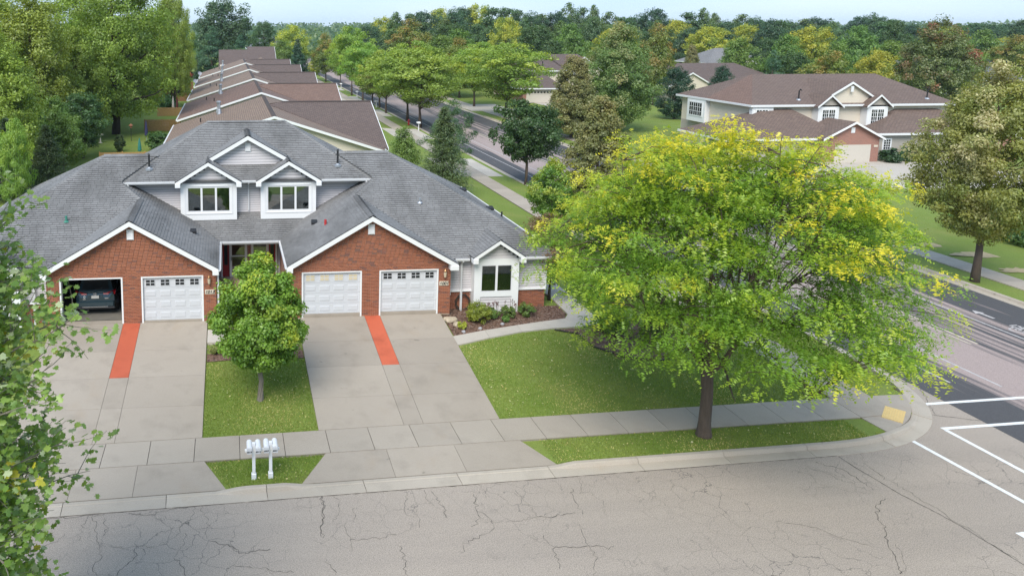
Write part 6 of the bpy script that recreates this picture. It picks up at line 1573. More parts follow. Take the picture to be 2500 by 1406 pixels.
# ---- the large honey locust on the verge --------------------------------
rng = np.random.default_rng(5)
LX, LY, LZ = 20.01, -9.72, -0.92
loc_root = empty("honey_locust", (LX, LY, LZ), label="large spreading tree with bright yellow tips on the corner verge", cat="tree")
lb = MB()
lb.tube([(0, 0, -0.2), (0.0, 0.0, 0.10), (0.0, 0.0, 0.5), (0.02, 0.02, 1.5), (-0.03, 0.08, 2.5), (0.0, 0.12, 3.1)], [0.33, 0.245, 0.205, 0.19, 0.20, 0.16], 10)
nodes = []                                   # points along the main limbs: (pos, radius)
def limb(p, d, L, r, lvl):
    pts, rad = [p], [r]; q, dd = p.copy(), d.copy(); ns = 6
    for i in range(ns):
        dd = unit(dd + rng.normal(size=3) * 0.12 + np.array([0, 0, 0.07 if i < 3 else -0.05])); q = q + dd * L / ns; q[2] = max(q[2], 2.6); pts.append(q.copy()); rad.append(max(r * (1 - 0.80 * (i + 1) / ns), 0.012))
    lb.tube([tuple(x) for x in pts], rad, 7, cap=False)
    nodes.extend((p_, r_) for p_, r_ in zip(pts[1:], rad[1:]))
    if lvl < 1:
        for j in range(5):
            i = rng.integers(1, ns); out = unit(np.array([pts[i][0], pts[i][1], 0.0]) + 1e-6)
            limb(pts[i], unit(dd * 0.6 + rng.normal(size=3) * 0.5 + out * 0.35 + np.array([0, 0, 0.15])), L * rng.uniform(0.45, 0.65), rad[i] * 0.6, lvl + 1)
for k in range(10):
    a = 2 * math.pi * k / 10 + rng.uniform(-0.2, 0.2); el = R((42, 56, 46, 64, 42, 52, 46, 60, 44, 54)[k])
    limb(np.array([0, 0.1, rng.uniform(2.1, 3.0)]), np.array([math.cos(a) * math.cos(el), math.sin(a) * math.cos(el), math.sin(el)]), rng.uniform(4.6, 5.6), 0.105, 0)
for d in ((0.05, 0.05, 1.0), (0.35, -0.15, 0.95), (-0.4, 0.15, 0.95)): limb(np.array([0, 0.12, 3.0]), unit(np.array(d)), 5.4, 0.13, 0)
ND = np.array([n[0] for n in nodes])
# sprays: flat layered fans of compound leaves held out along the crown's envelope
NS = 760
u = unit(rng.normal(size=(NS, 3))); u[:, 2] = np.where(u[:, 2] < -0.55, -u[:, 2], u[:, 2])
rad = rng.uniform(0.30, 1.0, NS) ** 0.55
sx = np.sin(np.arctan2(u[:, 1], u[:, 0]) * 4 + 1.0) * 0.10 + np.sin(np.arctan2(u[:, 1], u[:, 0]) * 7) * 0.07 + np.sin(u[:, 2] * 9) * 0.06
SCn = np.stack([0.35 + u[:, 0] * 5.7 * rad * (1 + sx), u[:, 1] * 5.7 * rad * (1 + sx), 5.7 + u[:, 2] * 4.5 * rad * (1 + 0.5 * sx)], 1)
rh = np.hypot(SCn[:, 0], SCn[:, 1]); SCn[:, 2] = np.maximum(SCn[:, 2], 2.3 + 0.20 * np.clip(rh - 2.5, 0, 4) + 0.36 * np.clip(-SCn[:, 1] - 0.5, 0, 5) + 0.14 * np.clip(SCn[:, 0], 0, 5) + 0.6 * rng.uniform(0, 1, NS))
keep = ~((SCn[:, 0] < -4.2) & (SCn[:, 2] < 5.2)) & ~((SCn[:, 0] > 2.8) & (SCn[:, 2] < 3.6)) & ~((SCn[:, 0] > 4.5) & (SCn[:, 2] < 5.4)) & (SCn[:, 0] - 0.32 * SCn[:, 1] < 5.3 + 0.25 * np.clip(SCn[:, 2] - 6, 0, 4)); SCn, u = SCn[keep], u[keep]; NS = len(SCn)
outd = unit(np.stack([SCn[:, 0] - 0.3, SCn[:, 1], (SCn[:, 2] - 4.8) * 0.35], 1))
for i in range(0, NS, 1):
    j = np.argmin(np.linalg.norm(ND - SCn[i], axis=1) + 0.6 * np.maximum(0, ND[:, 2] - SCn[i, 2])); s0 = ND[j]; e0 = SCn[i]
    if np.linalg.norm(e0 - s0) < 0.15: continue
    mid = (s0 + e0) / 2 + np.array([0, 0, 0.12]) * np.linalg.norm(e0 - s0)
    lb.tube([tuple(s0), tuple(mid), tuple(e0), tuple(e0 + outd[i] * 0.45)], [0.022, 0.016, 0.010, 0.004], 4, cap=False)
PER = 100; idx = np.repeat(np.arange(NS), PER); NF = len(idx)
sd = unit(np.cross(outd, np.array([0, 0, 1.0]))); up3 = np.cross(sd, outd)
al = rng.uniform(-0.45, 1.0, NF)[:, None]; la = (rng.normal(size=NF) * 0.34)[:, None] * (1.15 - 0.45 * np.abs(al)); vt = (rng.normal(size=NF) * 0.13)[:, None]
ssz = rng.uniform(0.75, 1.25, NS)[idx][:, None]
base = SCn[idx] + (outd[idx] * al * 0.85 + sd[idx] * la + up3[idx] * vt) * ssz; base[:, 2] -= (0.22 * np.clip(al[:, 0], 0, 1) ** 2)
fd = unit(outd[idx] * 0.55 + sd[idx] * np.sign(la) * 0.45 + rng.normal(size=(NF, 3)) * 0.42 + np.array([0, 0, -0.22]))
FL = rng.uniform(0.15, 0.27, NF)[:, None]
side = unit(np.cross(fd, np.array([0, 0, 1.0]) + rng.normal(size=(NF, 3)) * 0.3))
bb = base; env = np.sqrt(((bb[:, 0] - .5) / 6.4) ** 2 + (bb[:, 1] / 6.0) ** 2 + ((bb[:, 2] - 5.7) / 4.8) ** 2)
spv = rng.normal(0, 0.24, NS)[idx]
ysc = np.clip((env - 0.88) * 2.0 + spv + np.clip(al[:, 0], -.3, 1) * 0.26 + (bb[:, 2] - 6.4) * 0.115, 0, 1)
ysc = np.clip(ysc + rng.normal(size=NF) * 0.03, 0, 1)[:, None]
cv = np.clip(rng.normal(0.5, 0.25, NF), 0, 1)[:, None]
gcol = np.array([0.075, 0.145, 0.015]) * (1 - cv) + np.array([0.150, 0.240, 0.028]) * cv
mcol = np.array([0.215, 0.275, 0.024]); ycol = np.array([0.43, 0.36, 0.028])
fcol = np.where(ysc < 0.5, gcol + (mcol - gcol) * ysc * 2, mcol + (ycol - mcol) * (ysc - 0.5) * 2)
Vs, Cs = [], []
for j in range(5):
    s = (j + 0.6) / 5; arch = -0.30 * s * s
    c0 = base + fd * FL * s + np.array([0, 0, 1]) * FL * arch + rng.normal(size=(NF, 3)) * 0.016
    w = FL * rng.uniform(.7, 1.25, (NF, 1)) * 0.26 * (1 - 0.5 * abs(s - 0.4)); l = FL * 0.085
    Vs.append(np.stack([c0 - side * w + fd * l * .6, c0 + fd * l, c0 + side * w + fd * l * .6, c0 - fd * l], 1)); Cs.append(np.repeat((fcol * (1 + rng.uniform(-0.12, 0.12, (NF, 1))))[:, None], 4, 1))
V = np.concatenate(Vs).reshape(-1, 3); col = np.concatenate(Cs).reshape(-1, 3)
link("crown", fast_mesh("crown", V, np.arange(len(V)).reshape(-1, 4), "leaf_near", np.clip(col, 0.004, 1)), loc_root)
tm = bpy.data.meshes.new("trunk"); tm.from_pydata(lb.v, [], lb.f); tm.materials.append(M("bark_brown"))
for p in tm.polygons: p.use_smooth = True
link("trunk", tm, loc_root)

# ---- maple at the left edge, leaf by leaf ---------------------------------
rng = np.random.default_rng(9)
lob = [(0, -0.22), (0.30, -0.38), (0.30, -0.08), (0.64, 0.08), (0.30, 0.20), (0.36, 0.56), (0.0, 0.86), (-0.36, 0.56), (-0.30, 0.20), (-0.64, 0.08), (-0.30, -0.08), (-0.30, -0.38)]
lob = np.array(lob) * 0.62
mroot = empty("maple_tree", (-3.0, -21.0, -0.95), label="leafy green maple reaching in from the left edge before the driveway", cat="tree")
mb = MB(); mb.tube([(0, 0, -0.2), (0, 0, 0.3), (0.02, 0, 2.2), (0.05, 0.1, 5), (0.1, 0.1, 9.0), (0.1, 0.1, 12.8)], [0.32, 0.24, 0.2, 0.17, 0.1, 0.02], 9)
Pl, Dl = [], []
def mbranch(p, d, L, r, lvl):
    pts, rad = [p], [r]; q, dd = p.copy(), d.copy()
    for i in range(4):
        dd = unit(dd + rng.normal(size=3) * 0.14 + np.array([0, 0, 0.04 - 0.05 * (lvl == 2)])); q = q + dd * L / 4; pts.append(q.copy()); rad.append(max(r * (1 - 0.2 * (i + 1)), 0.004))
    mb.tube([tuple(x) for x in pts], rad, 5, cap=False)
    if lvl == 2:
        for a, b in zip(pts, pts[1:]):
            for s in (0.2, 0.6, 1.0): Pl.append(a + (b - a) * s); Dl.append(dd)
        return
    for j in range(6 if lvl == 0 else 5):
        s = 0.3 + 0.7 * (j + rng.uniform(0, 1)) / 6; i = min(int(s * 4), 3); bse = pts[i] + (pts[i + 1] - pts[i]) * (s * 4 - i)
        mbranch(bse, unit(dd * 0.7 + rng.normal(size=3) * 0.5 + np.array([0, 0, 0.05])), L * rng.uniform(0.42, 0.6), r * 0.45, lvl + 1)
for z in np.linspace(2.6, 12.4, 92):
    a = rng.uniform(-0.55, 1.25); Lr = 4.1 * math.sin(math.pi * min(1, (z / 13.9)) ** 0.8) ** 0.55 * rng.uniform(0.7, 1.08); el = R(rng.uniform(-6, 30))
    mbranch(np.array([0.03, 0.05, z]), np.array([math.cos(a) * math.cos(el), math.sin(a) * math.cos(el), math.sin(el)]), Lr * 0.78, 0.05, 0)
Pl, Dl = np.array(Pl), np.array(Dl)
NL = 40000; sel = rng.integers(0, len(Pl), NL); P = Pl[sel] + rng.normal(size=(NL, 3)) * 0.11
Nn = unit(np.array([0, -0.25, 1.0]) + rng.normal(size=(NL, 3)) * 0.5); a = Dl[sel] + rng.normal(size=(NL, 3)) * 0.8 + np.array([0, 0, -0.3])
tt = unit(a - Nn * np.sum(a * Nn, 1, keepdims=True)); bn = np.cross(Nn, tt); sz = rng.uniform(0.14, 0.225, NL)[:, None, None]
V = P[:, None] + sz * (bn[:, None] * lob[None, :, :1] + tt[:, None] * lob[None, :, 1:]) + Nn[:, None] * (sz * -0.25 * np.abs(lob[None, :, :1]))
cen = P[:, None]; V = np.concatenate([cen, V], 1); k = V.shape[1]
F = np.array([(0, 1 + i, 1 + (i + 1) % 12) for i in range(12)])[None] + (np.arange(NL) * k)[:, None, None]
cv = rng.uniform(0, 1, NL)[:, None]; col = np.array([0.085, 0.145, 0.026]) * (1 - cv) + np.array([0.19, 0.255, 0.062]) * cv
pale = (rng.uniform(0, 1, NL) < 0.12)[:, None]; col = np.where(pale, np.array([0.26, 0.29, 0.17]), col)
turn = (np.sin(P[:, 2] * 2.1) * np.sin(P[:, 1] * 2.3 + P[:, 0]) > 0.86)[:, None] & (rng.uniform(0, 1, NL) < 0.6)[:, None]; col = np.where(turn, np.array([0.30, 0.27, 0.03]), col)
link("crown", fast_mesh("crown", V.reshape(-1, 3), F.reshape(-1, 3), "leaf_near", np.repeat(col, k, 0)), mroot)
tm = bpy.data.meshes.new("trunk"); tm.from_pydata(mb.v, [], mb.f); tm.materials.append(M("bark_grey")); link("trunk", tm, mroot)
# ------------------------------------------------------------------ mailboxes, hydrant
def mailbox(parent, x, y, z, txt=None):
    b = MB(); w, d, h, k = 0.085, 0.48, 0.10, 8
    for yy in (y, y + d):
        b.v += [(x - w, yy, z), (x + w, yy, z), (x + w, yy, z + h)] + [(x + w * math.cos(t), yy, z + h + w * math.sin(t)) for t in np.linspace(0, math.pi, k)[1:-1]] + [(x - w, yy, z + h)]
    n = len(b.v) // 2
    for i in range(n): b.f.append((i, (i + 1) % n, n + (i + 1) % n, n + i))
    b.f += [tuple(range(n - 1, -1, -1)), tuple(range(n, 2 * n))]
    o = b.build("mailbox", "white_vinyl", parent)
    MB().bbox(x - w + 0.004, x + w - 0.004, y - 0.014, y + 0.0, z - 0.035, z + h + 0.055, 0.004).build("mailbox_door", "white_door", o)
    if txt: lettering(txt, 0.075, (x, y - 0.018, z + 0.03), o)
    MB().box(x + w, x + w + 0.008, y + 0.1, y + 0.13, z + 0.04, z + 0.16).build("flag", "white_door", o)
def mail_stand(x, y, z, texts, label, group, rz=0.0):
    s = empty("mailbox_stand", (x, y, z), label=label, cat="mailbox", group=group)
    MB().bbox(x - 0.05, x + 0.05, y - 0.05, y + 0.05, z - 0.1, z + 1.16, 0.006).build("post", "white_vinyl", s)
    MB().bbox(x - 0.075, x + 0.075, y - 0.075, y + 0.075, z - 0.1, z + 0.15, 0.012).build("post_base", "white_vinyl", s)
    MB().bbox(x - 0.27, x + 0.27, y - 0.055, y + 0.055, z + 0.88, z + 0.94, 0.005).build("cross_arm", "white_vinyl", s)
    for k, t in zip((-1, 1), texts): mailbox(s, x + k * 0.133, y - 0.22, z + 0.945, t)
    s.rotation_euler = (0, 0, rz)
    return s
mail_stand(4.60, -11.0, -0.92, ("6019", "6013"), "left-hand white post carrying the mailboxes 6019 and 6013", "white mailbox posts by the kerb")
mail_stand(5.12, -10.97, -0.92, ("6007", "6001"), "right-hand white post carrying the mailboxes 6007 and 6001", "white mailbox posts by the kerb")
fm = mail_stand(29.5, 70.7, -0.92, (None, None), "white mailbox post right of the red hydrant", "white mailbox posts along the side road", R(90))
for y_, lb_ in ((101.5, "white mailbox post between the small street maples and the bright locust"), (122.0, "white mailbox post beside the tall bright street locust"), (144.3, "farthest white mailbox post along the side road")): copy_thing(fm, (29.5, y_, -0.92), R(90), lb_)
hy = empty("fire_hydrant", (29.5, 76.6, -0.92), label="red fire hydrant on the verge under the street locusts", cat="hydrant")
hb_ = MB(); hb_.lathe([(0.17, 0), (0.17, 0.05), (0.11, 0.07), (0.11, 0.55), (0.14, 0.57), (0.14, 0.62), (0.11, 0.72), (0.05, 0.78), (0.03, 0.84)], (29.5, 76.6, -0.92), 10); hb_.build("barrel", "red_paint", hy, smooth=False)
for a in (0, math.pi, -math.pi / 2): hb_ = MB(); hb_.tube([(29.5, 76.6, -0.42), (29.5 + 0.22 * math.cos(a), 76.6 + 0.22 * math.sin(a), -0.42)], 0.055, 8); hb_.build("nozzle", "red_paint", hy)

# ------------------------------------------------------------------ cars
def make_suv(name, label, paint, loc, rz, detail=True):
    r = empty(name, loc, rz, label, "car")
    def ringmesh(st, k):
        b = MB()
        for ring in st: b.v += ring
        for i in range(len(st) - 1):
            for j in range(k): b.f.append((i * k + j, i * k + (j + 1) % k, (i + 1) * k + (j + 1) % k, (i + 1) * k + j))
        b.f += [tuple(range(k - 1, -1, -1)), tuple((len(st) - 1) * k + j for j in range(k))]; return b
    st = []
    for y, w, zb, zt in ((0.0, .70, .46, .82), (0.05, .84, .38, .99), (0.25, .905, .30, 1.06), (0.9, .922, .26, 1.07), (2.0, .922, .26, 1.05), (3.2, .915, .26, 1.02), (3.9, .89, .28, .96), (4.3, .80, .34, .84), (4.48, .62, .44, .72)):
        zm = zb + (zt - zb) * .45
        st.append([(-w * .86, y, zb), (w * .86, y, zb), (w * .97, y, zb + .10), (w, y, zm), (w * .985, y, zt - .10), (w * .90, y, zt), (-w * .90, y, zt), (-w * .985, y, zt - .10), (-w, y, zm), (-w * .97, y, zb + .10)])
    body = ringmesh(st, 10).build("body", paint, r, local=True)
    st = []
    for y, wb, wt, zt in ((0.10, .80, .78, 1.05), (0.50, .80, .62, 1.60), (0.9, .80, .62, 1.66), (2.3, .80, .61, 1.66), (2.6, .80, .60, 1.61), (3.45, .80, .74, 1.03)):
        st.append([(-wb, y, 1.0), (wb, y, 1.0), (wt, y, zt - .03), (wt - .08, y, zt), (-wt + .08, y, zt), (-wt, y, zt - .03)])
    cab = ringmesh(st, 6).build("cabin", paint, r, local=True)
    b = MB(); b.poly([(-.60, 0.155, 1.13), (.60, 0.155, 1.13), (.50, 0.435, 1.53), (-.50, 0.435, 1.53)]); b.build("rear_window", "dark_pane", r, local=True)
    b = MB(); b.poly([(-.66, 3.36, 1.10), (.66, 3.36, 1.10), (.53, 2.66, 1.575), (-.53, 2.66, 1.575)]); b.build("windscreen", "dark_pane", r, local=True)
    for s in (-1, 1):
        for y0, y1 in ((0.75, 1.6), (1.68, 2.55)):
            b = MB(); b.poly([(s * .806, y0, 1.08), (s * .806, y1, 1.08), (s * .650, y1 - .05, 1.56), (s * .650, y0 + .05, 1.56)]); b.build("side_window", "dark_pane", r, local=True)
        for y in (0.78, 3.55):
            w_ = MB(); k = 16
            for xx, rr in ((s * .72, .35), (s * .93, .35), (s * .95, .30)): w_.v += [(xx, y + rr * math.cos(2 * math.pi * i / k), .35 + rr * math.sin(2 * math.pi * i / k)) for i in range(k)]
            for q in range(2):
                for i in range(k): w_.f.append((q * k + i, q * k + (i + 1) % k, (q + 1) * k + (i + 1) % k, (q + 1) * k + i))
            w_.f += [tuple(range(k)), tuple(2 * k + i for i in range(k))]
            wh = w_.build("wheel", "tyre", r, local=True)
            rm_ = MB(); rm_.v = [(s * .955, y + .22 * math.cos(2 * math.pi * i / k), .35 + .22 * math.sin(2 * math.pi * i / k)) for i in range(k)]; rm_.f = [tuple(range(k))]; rm_.build("rim", "chrome", wh, local=True)
        b = MB(); b.v = [(s * .50, .06, .93), (s * .86, .10, .93), (s * .885, .20, 1.06), (s * .885, .30, 1.10), (s * .78, .06, 1.09), (s * .50, .05, 1.02)]; b.v += [(x, y + .08, z) for x, y, z in b.v]; n = 6
        b.f = [tuple(range(n)), tuple(range(2 * n - 1, n - 1, -1))] + [(i, (i + 1) % n, n + (i + 1) % n, n + i) for i in range(n)]; b.build("tail_light", "tail_red", r, local=True)
        MB().bbox(min(s * .36, s * .60), max(s * .36, s * .60), -.012, .04, .955, 1.01, .008).build("tail_light_lens", "tail_pink", r, local=True)
        MB().bbox(min(s * .66, s * .80), max(s * .66, s * .80), -.045, .04, .50, .585, .012).build("reflector", "reflector_red", r, local=True)
        b = MB(); b.bbox(min(s * .93, s * 1.06), max(s * .93, s * 1.06), 2.72, 2.86, 1.02, 1.16, .02); b.build("mirror", paint, r, local=True)
    b = MB(); b.bbox(-.84, .84, -.075, .10, .40, .66, .045); b.build("bumper", paint, r, local=True)
    b = MB(); b.bbox(-.58, .58, -.085, .02, .385, .43, .015); b.build("skid_plate", "chrome", r, local=True)
    b = MB(); b.bbox(-.86, .86, -.055, .12, .30, .40, .02); b.build("bumper_skirt", "black_plastic", r, local=True)
    b = MB(); b.bbox(-.56, .56, .30, .56, 1.60, 1.665, .02); b.build("spoiler", paint, r, local=True)
    if detail:
        MB().bbox(-.16, .17, -.03, .0, .785, .92, .004).build("number_plate", "plate_white", r, local=True)
        b = MB(); b.tube([(-.02, .16, 1.14), (.3, .19, 1.2)], .012, 5); b.build("wiper", "black_plastic", r, local=True)
        e = MB()
        for (rx, rz_) in ((.075, .05), (.03, .048), (.06, .02)):
            k = 14
            for i in range(k):
                a, c = 2 * math.pi * i / k, 2 * math.pi * (i + 1) / k
                e.tube([(rx * math.cos(a), -.005, .985 + rz_ * math.sin(a) + (.018 if rx == .06 else 0)), (rx * math.cos(c), -.005, .985 + rz_ * math.sin(c) + (.018 if rx == .06 else 0))], .008, 4)
        e.build("emblem", "chrome", r, local=True)
        st_ = MB(); k = 14
        for i in range(k):
            a, c = 2 * math.pi * i / k, 2 * math.pi * (i + 1) / k; st_.poly([(-.47 + .05 * math.cos(a), -.004, .86 + .05 * math.sin(a)), (-.47 + .05 * math.cos(c), -.004, .86 + .05 * math.sin(c)), (-.47 + .028 * math.cos(c), -.004, .86 + .028 * math.sin(c)), (-.47 + .028 * math.cos(a), -.004, .86 + .028 * math.sin(a))])
        st_.build("round_sticker", "white_vinyl", r, local=True)
        MB().box(.42, .58, -.006, .0, .76, .80).build("badge", "chrome", r, local=True); MB().box(-.54, -.42, -.006, .0, .735, .775).build("badge", "chrome", r, local=True)
        b = MB(); b.poly([(-.34, -.002, .70), (.34, -.002, .70), (.34, -.002, .93), (-.34, -.002, .93)]); b.build("plate_recess", paint, r, local=True)
    return r
make_suv("parked_car", "dark teal SUV parked tail-out inside the open garage", "paint_teal_black", (-2.05, 0.95, 0.10), 0.0)
make_suv("parked_car", "small red car far off at the end of the back gardens", "paint_red", (-4.6, 171.0, -0.1), R(70), False)
make_suv("parked_car", "white vehicle glimpsed between the tall trees at the left", "paint_white", (-33.5, 165.0, -0.1), R(100), False)

# ------------------------------------------------------------------ beds, edging, stones
def bed(name, pts, label, chips, seed, dz=0.012):
    b = MB(); b.poly([(x, y, hz(x, y) + dz) for x, y in pts]); o = b.build(name, "mulch"); tag(o, label, "flower bed", kind="structure")
    rr = random.Random(seed); xs, ys_ = [p[0] for p in pts], [p[1] for p in pts]; c = MB(); n = 0
    while n < chips:
        x, y = rr.uniform(min(xs), max(xs)), rr.uniform(min(ys_), max(ys_)); inside = False
        for i in range(len(pts)):
            (x0, y0), (x1, y1) = pts[i], pts[(i + 1) % len(pts)]
            if (y0 > y) != (y1 > y) and x < x0 + (y - y0) / (y1 - y0) * (x1 - x0): inside = not inside
        if not inside: continue
        a = rr.uniform(0, 6.28); l, w = rr.uniform(.03, .06), rr.uniform(.012, .022); z = hz(x, y) + dz + rr.uniform(.004, .025); dx, dy = math.cos(a), math.sin(a); t = rr.uniform(-.015, .015)
        c.poly([(x - dx * l - dy * w, y - dy * l + dx * w, z), (x - dx * l + dy * w, y - dy * l - dx * w, z - t), (x + dx * l + dy * w, y + dy * l - dx * w, z + t), (x + dx * l - dy * w, y + dy * l + dx * w, z)]); n += 1
    ch = c.build("bark_chips", "bark_chip", o); ch["kind"] = "stuff"; return o
bed("flower_bed", [(13.5, 0.7), (13.52, -1.92), (15.0, -1.47), (16.6, -1.09), (17.8, -0.82), (19.0, -0.59), (19.25, -0.15), (19.2, 0.72)], "brown mulch bed under the ground-floor bay window", 1500, 1)
bed("flower_bed", [(2.97, 3.95), (2.97, -3.4), (4.2, -3.28), (5.6, -3.42), (6.9, -3.3), (6.9, 3.95)], "mulch bed behind the small yellowing tree", 1500, 2, 0.006)
BED3 = [(18.1, -1.62), (18.95, -2.05), (19.15, -3.2), (20.05, -4.1), (21.6, -4.3), (23.2, -3.3), (23.6, -1.8), (22.6, -0.4), (20.75, -0.9), (19.5, -1.5)]
bed("flower_bed", BED3, "rounded mulch bed with black edging under the large tree", 1500, 3)
eb = MB(); eb.tube([(x, y, hz(x, y) + 0.02) for x, y in BED3], 0.035, 6); tag(eb.build("bed_edging", "edging_black"), "black plastic edging curving round the mulch bed on the lawn", "edging")
def rock(x, y, sx, sy, sz, label, mat, seed, name="garden_stone", group=None):
    bm = bmesh.new(); bmesh.ops.create_icosphere(bm, subdivisions=2, radius=1); rr = random.Random(seed)
    for v in bm.verts: n = 1 + 0.16 * math.sin(v.co.x * 3 + seed) * math.cos(v.co.y * 4 + seed) + rr.uniform(-.07, .07); v.co = Vector((v.co.x * sx * n, v.co.y * sy * n, max(v.co.z, -.5) * sz * n))
    b = MB(); b.bm(bm); bm.free(); o = b.build(name, mat); o.location = (x, y, hz(x, y) + sz * 0.4); tag(o, label, "stone", group); return o
rock(13.75, -0.55, .34, .26, .16, "tan flat boulder at the driveway edge by the bay window", "landscape_stone", 4); rock(13.95, -0.95, .22, .2, .12, "smaller tan stone in front of the flat boulder", "landscape_stone", 6)
for i, (x, y) in enumerate(((14.02, -1.62), (14.85, -1.35), (15.95, -1.02))): rock(x, y, .09, .08, .08, ("round grey stone by the yellow-green clump", "round grey stone in front of the clipped shrub", "round grey stone near the middle of the bay")[i], "grey_stone", 10 + i, group="small grey stones in the bed")
ringm = MB(); k = 26
for q in range(5):
    ringm.tube([(14.62 + (.30 + .012 * q) * math.cos(t) + random.uniform(-.02, .02), .60 + random.uniform(-.03, .03), .30 + (.34 + .012 * q) * math.sin(t) + random.uniform(-.02, .02)) for t in np.linspace(0, 2 * math.pi, k)], .018, 4, cap=False)
tag(ringm.build("vine_wreath", "bark_dark"), "dark twiggy ring leaning on the brick beside the bay window", "wreath")

# ------------------------------------------------------------------ shrubs and plants
def shrub(name, x, y, rx, h, n, per, size, colors, label, cat="shrub", tip=None, tipw=0.0, seed=1, group=None, dz=0.0, aspect=0.6):
    rng = np.random.default_rng(seed); C_, t = clumps(rng, n, h, 0.04, rx * 0.85, 'round', 0.35, 0.08)
    V, F, col = crown(rng, C_, t, per, rx * 0.26, size, colors, h, 0.0, rx, tip, tipw, 0.7, aspect=aspect)
    V[:, 2] = np.maximum(V[:, 2], 0.0)
    e = empty(name, (x, y, hz(x, y) + dz), label=label, cat=cat, group=group); link("foliage", fast_mesh("foliage", V, F, "leaf", col), e)
    tb = MB()
    for i in range(0, n, max(1, n // 8)): tb.tube([(0, 0, -0.02), tuple(C_[i] * np.array([.5, .5, .6])), tuple(C_[i])], [.02, .012, .005], 4, cap=False)
    tm = bpy.data.meshes.new("stem"); tm.from_pydata(tb.v, [], tb.f); tm.materials.append(M("bark_dark")); link("stem", tm, e); return e
shrub("boxwood", 14.95, -0.75, .56, .92, 70, 90, .055, ((.09, .135, .016), (.20, .24, .03)), "round yellow-green clipped shrub before the bay window", seed=2)
shrub("golden_shrub", 14.05, -1.3, .24, .34, 30, 50, .05, ((.16, .20, .02), (.30, .32, .04)), "small golden-green clump at the front of the bed", seed=3)
for i, (x, y, r_, h_, lb_) in enumerate(((15.75, -.35, .34, .5, "leafy green clump left of the bay's middle"), (16.45, -.3, .36, .55, "leafy green clump right of the bay's middle"), (17.35, -.25, .42, .6, "rounded green shrub at the right side of the bay"), (16.2, -.75, .2, .28, "low green tuft in front of the bay clumps"))):
    shrub("perennial", x, y, r_, h_, 36, 50, .07, ((.05, .10, .018), (.11, .17, .035)), lb_, "plant", seed=20 + i)
fl = empty("lily_stalks", (15.9, -.2, hz(15.9, -.2)), label="reddish lily stalks in front of the bay window", cat="plant"); rr = random.Random(8)
sb, fb = MB(), MB()
for i in range(16):
    x, y, h_ = rr.uniform(-.7, 1.0), rr.uniform(-.12, .12), rr.uniform(.55, .85); sb.tube([(x, y, 0), (x + rr.uniform(-.06, .06), y, h_)], .008, 4)
    for j in range(5): a = rr.uniform(0, 6.28); fb.poly([(x, y, h_ - .03 * j), (x + .07 * math.cos(a), y + .07 * math.sin(a), h_ + .04 - .03 * j), (x + .04 * math.cos(a + .6), y + .04 * math.sin(a + .6), h_ - .03 - .03 * j)])
sb.build("stalk", "bark_brown", fl, local=True); fb.build("blossom", "wine_cloth", fl, local=True)
shrub("shrub", 20.6, -1.9, .75, .9, 70, 60, .09, ((.05, .09, .018), (.10, .15, .03)), "green shrub in the rounded bed under the large tree", seed=31); shrub("shrub", 22.2, -2.4, .7, .8, 60, 60, .09, ((.06, .085, .02), (.12, .13, .04)), "olive shrub in the rounded bed under the large tree", seed=32)
shrub("shrub", 3.35, -2.75, .28, .35, 26, 45, .06, ((.10, .12, .03), (.20, .2, .06)), "low straggly plant at the edge of the mulch left of the small tree", seed=33)
shrub("shrub", 3.7, 0.7, .75, 1.0, 70, 70, .08, ((.02, .045, .014), (.05, .085, .024)), "dark green shrub beside the entry porch", seed=34)
og = empty("ornamental_grass", (3.95, 2.1, 0.0), label="tan plumed ornamental grass by the entry porch", cat="plant"); gb = MB(); rr = random.Random(3)
for i in range(240):
    a, l, s_ = rr.uniform(0, 6.28), rr.uniform(.15, .75), rr.uniform(.9, 1.45); x, y = .12 * math.cos(a), .12 * math.sin(a)
    gb.poly([(x - .01, y, 0), (x + .01, y, 0), (x + .5 * l * math.cos(a), y + .5 * l * math.sin(a), s_ * .8), (x + l * math.cos(a), y + l * math.sin(a), s_ * (.95 - .2 * l))])
gb.build("blades", "straw_patch", og, local=True)
for i, (x, y, lb_) in enumerate(((70.3, 39.6, "round clipped evergreen at the two-storey house's brick corner"), (72.6, 40.0, "clipped evergreen under the two-storey house's small window"), (74.2, 39.9, "clipped evergreen at the right end of the pair by the small window"))): shrub("clipped_evergreen", x, y, 1.15, 1.35, 60, 60, .20, ((.018, .045, .016), (.04, .075, .024)), lb_, seed=40 + i, group="clipped evergreens by the two-storey house")
rng = np.random.default_rng(51)
hc = np.stack([np.concatenate([rng.uniform(53.2, 55.6, 260)]), rng.uniform(3.5, 15.5, 260), rng.uniform(.1, .75, 260)], 1)
V, F, col = crown(rng, hc - np.array([54.4, 9.5, 0]), None, 60, .38, .17, ((.035, .075, .018), (.085, .135, .035)), .9, 0, 6)
hd = empty("hedge", (54.4, 9.5, hz(54.4, 9.5)), label="long low green hedge behind the pale-leaved maple", cat="hedge"); link("foliage", fast_mesh("foliage", V, F, "leaf", col), hd)

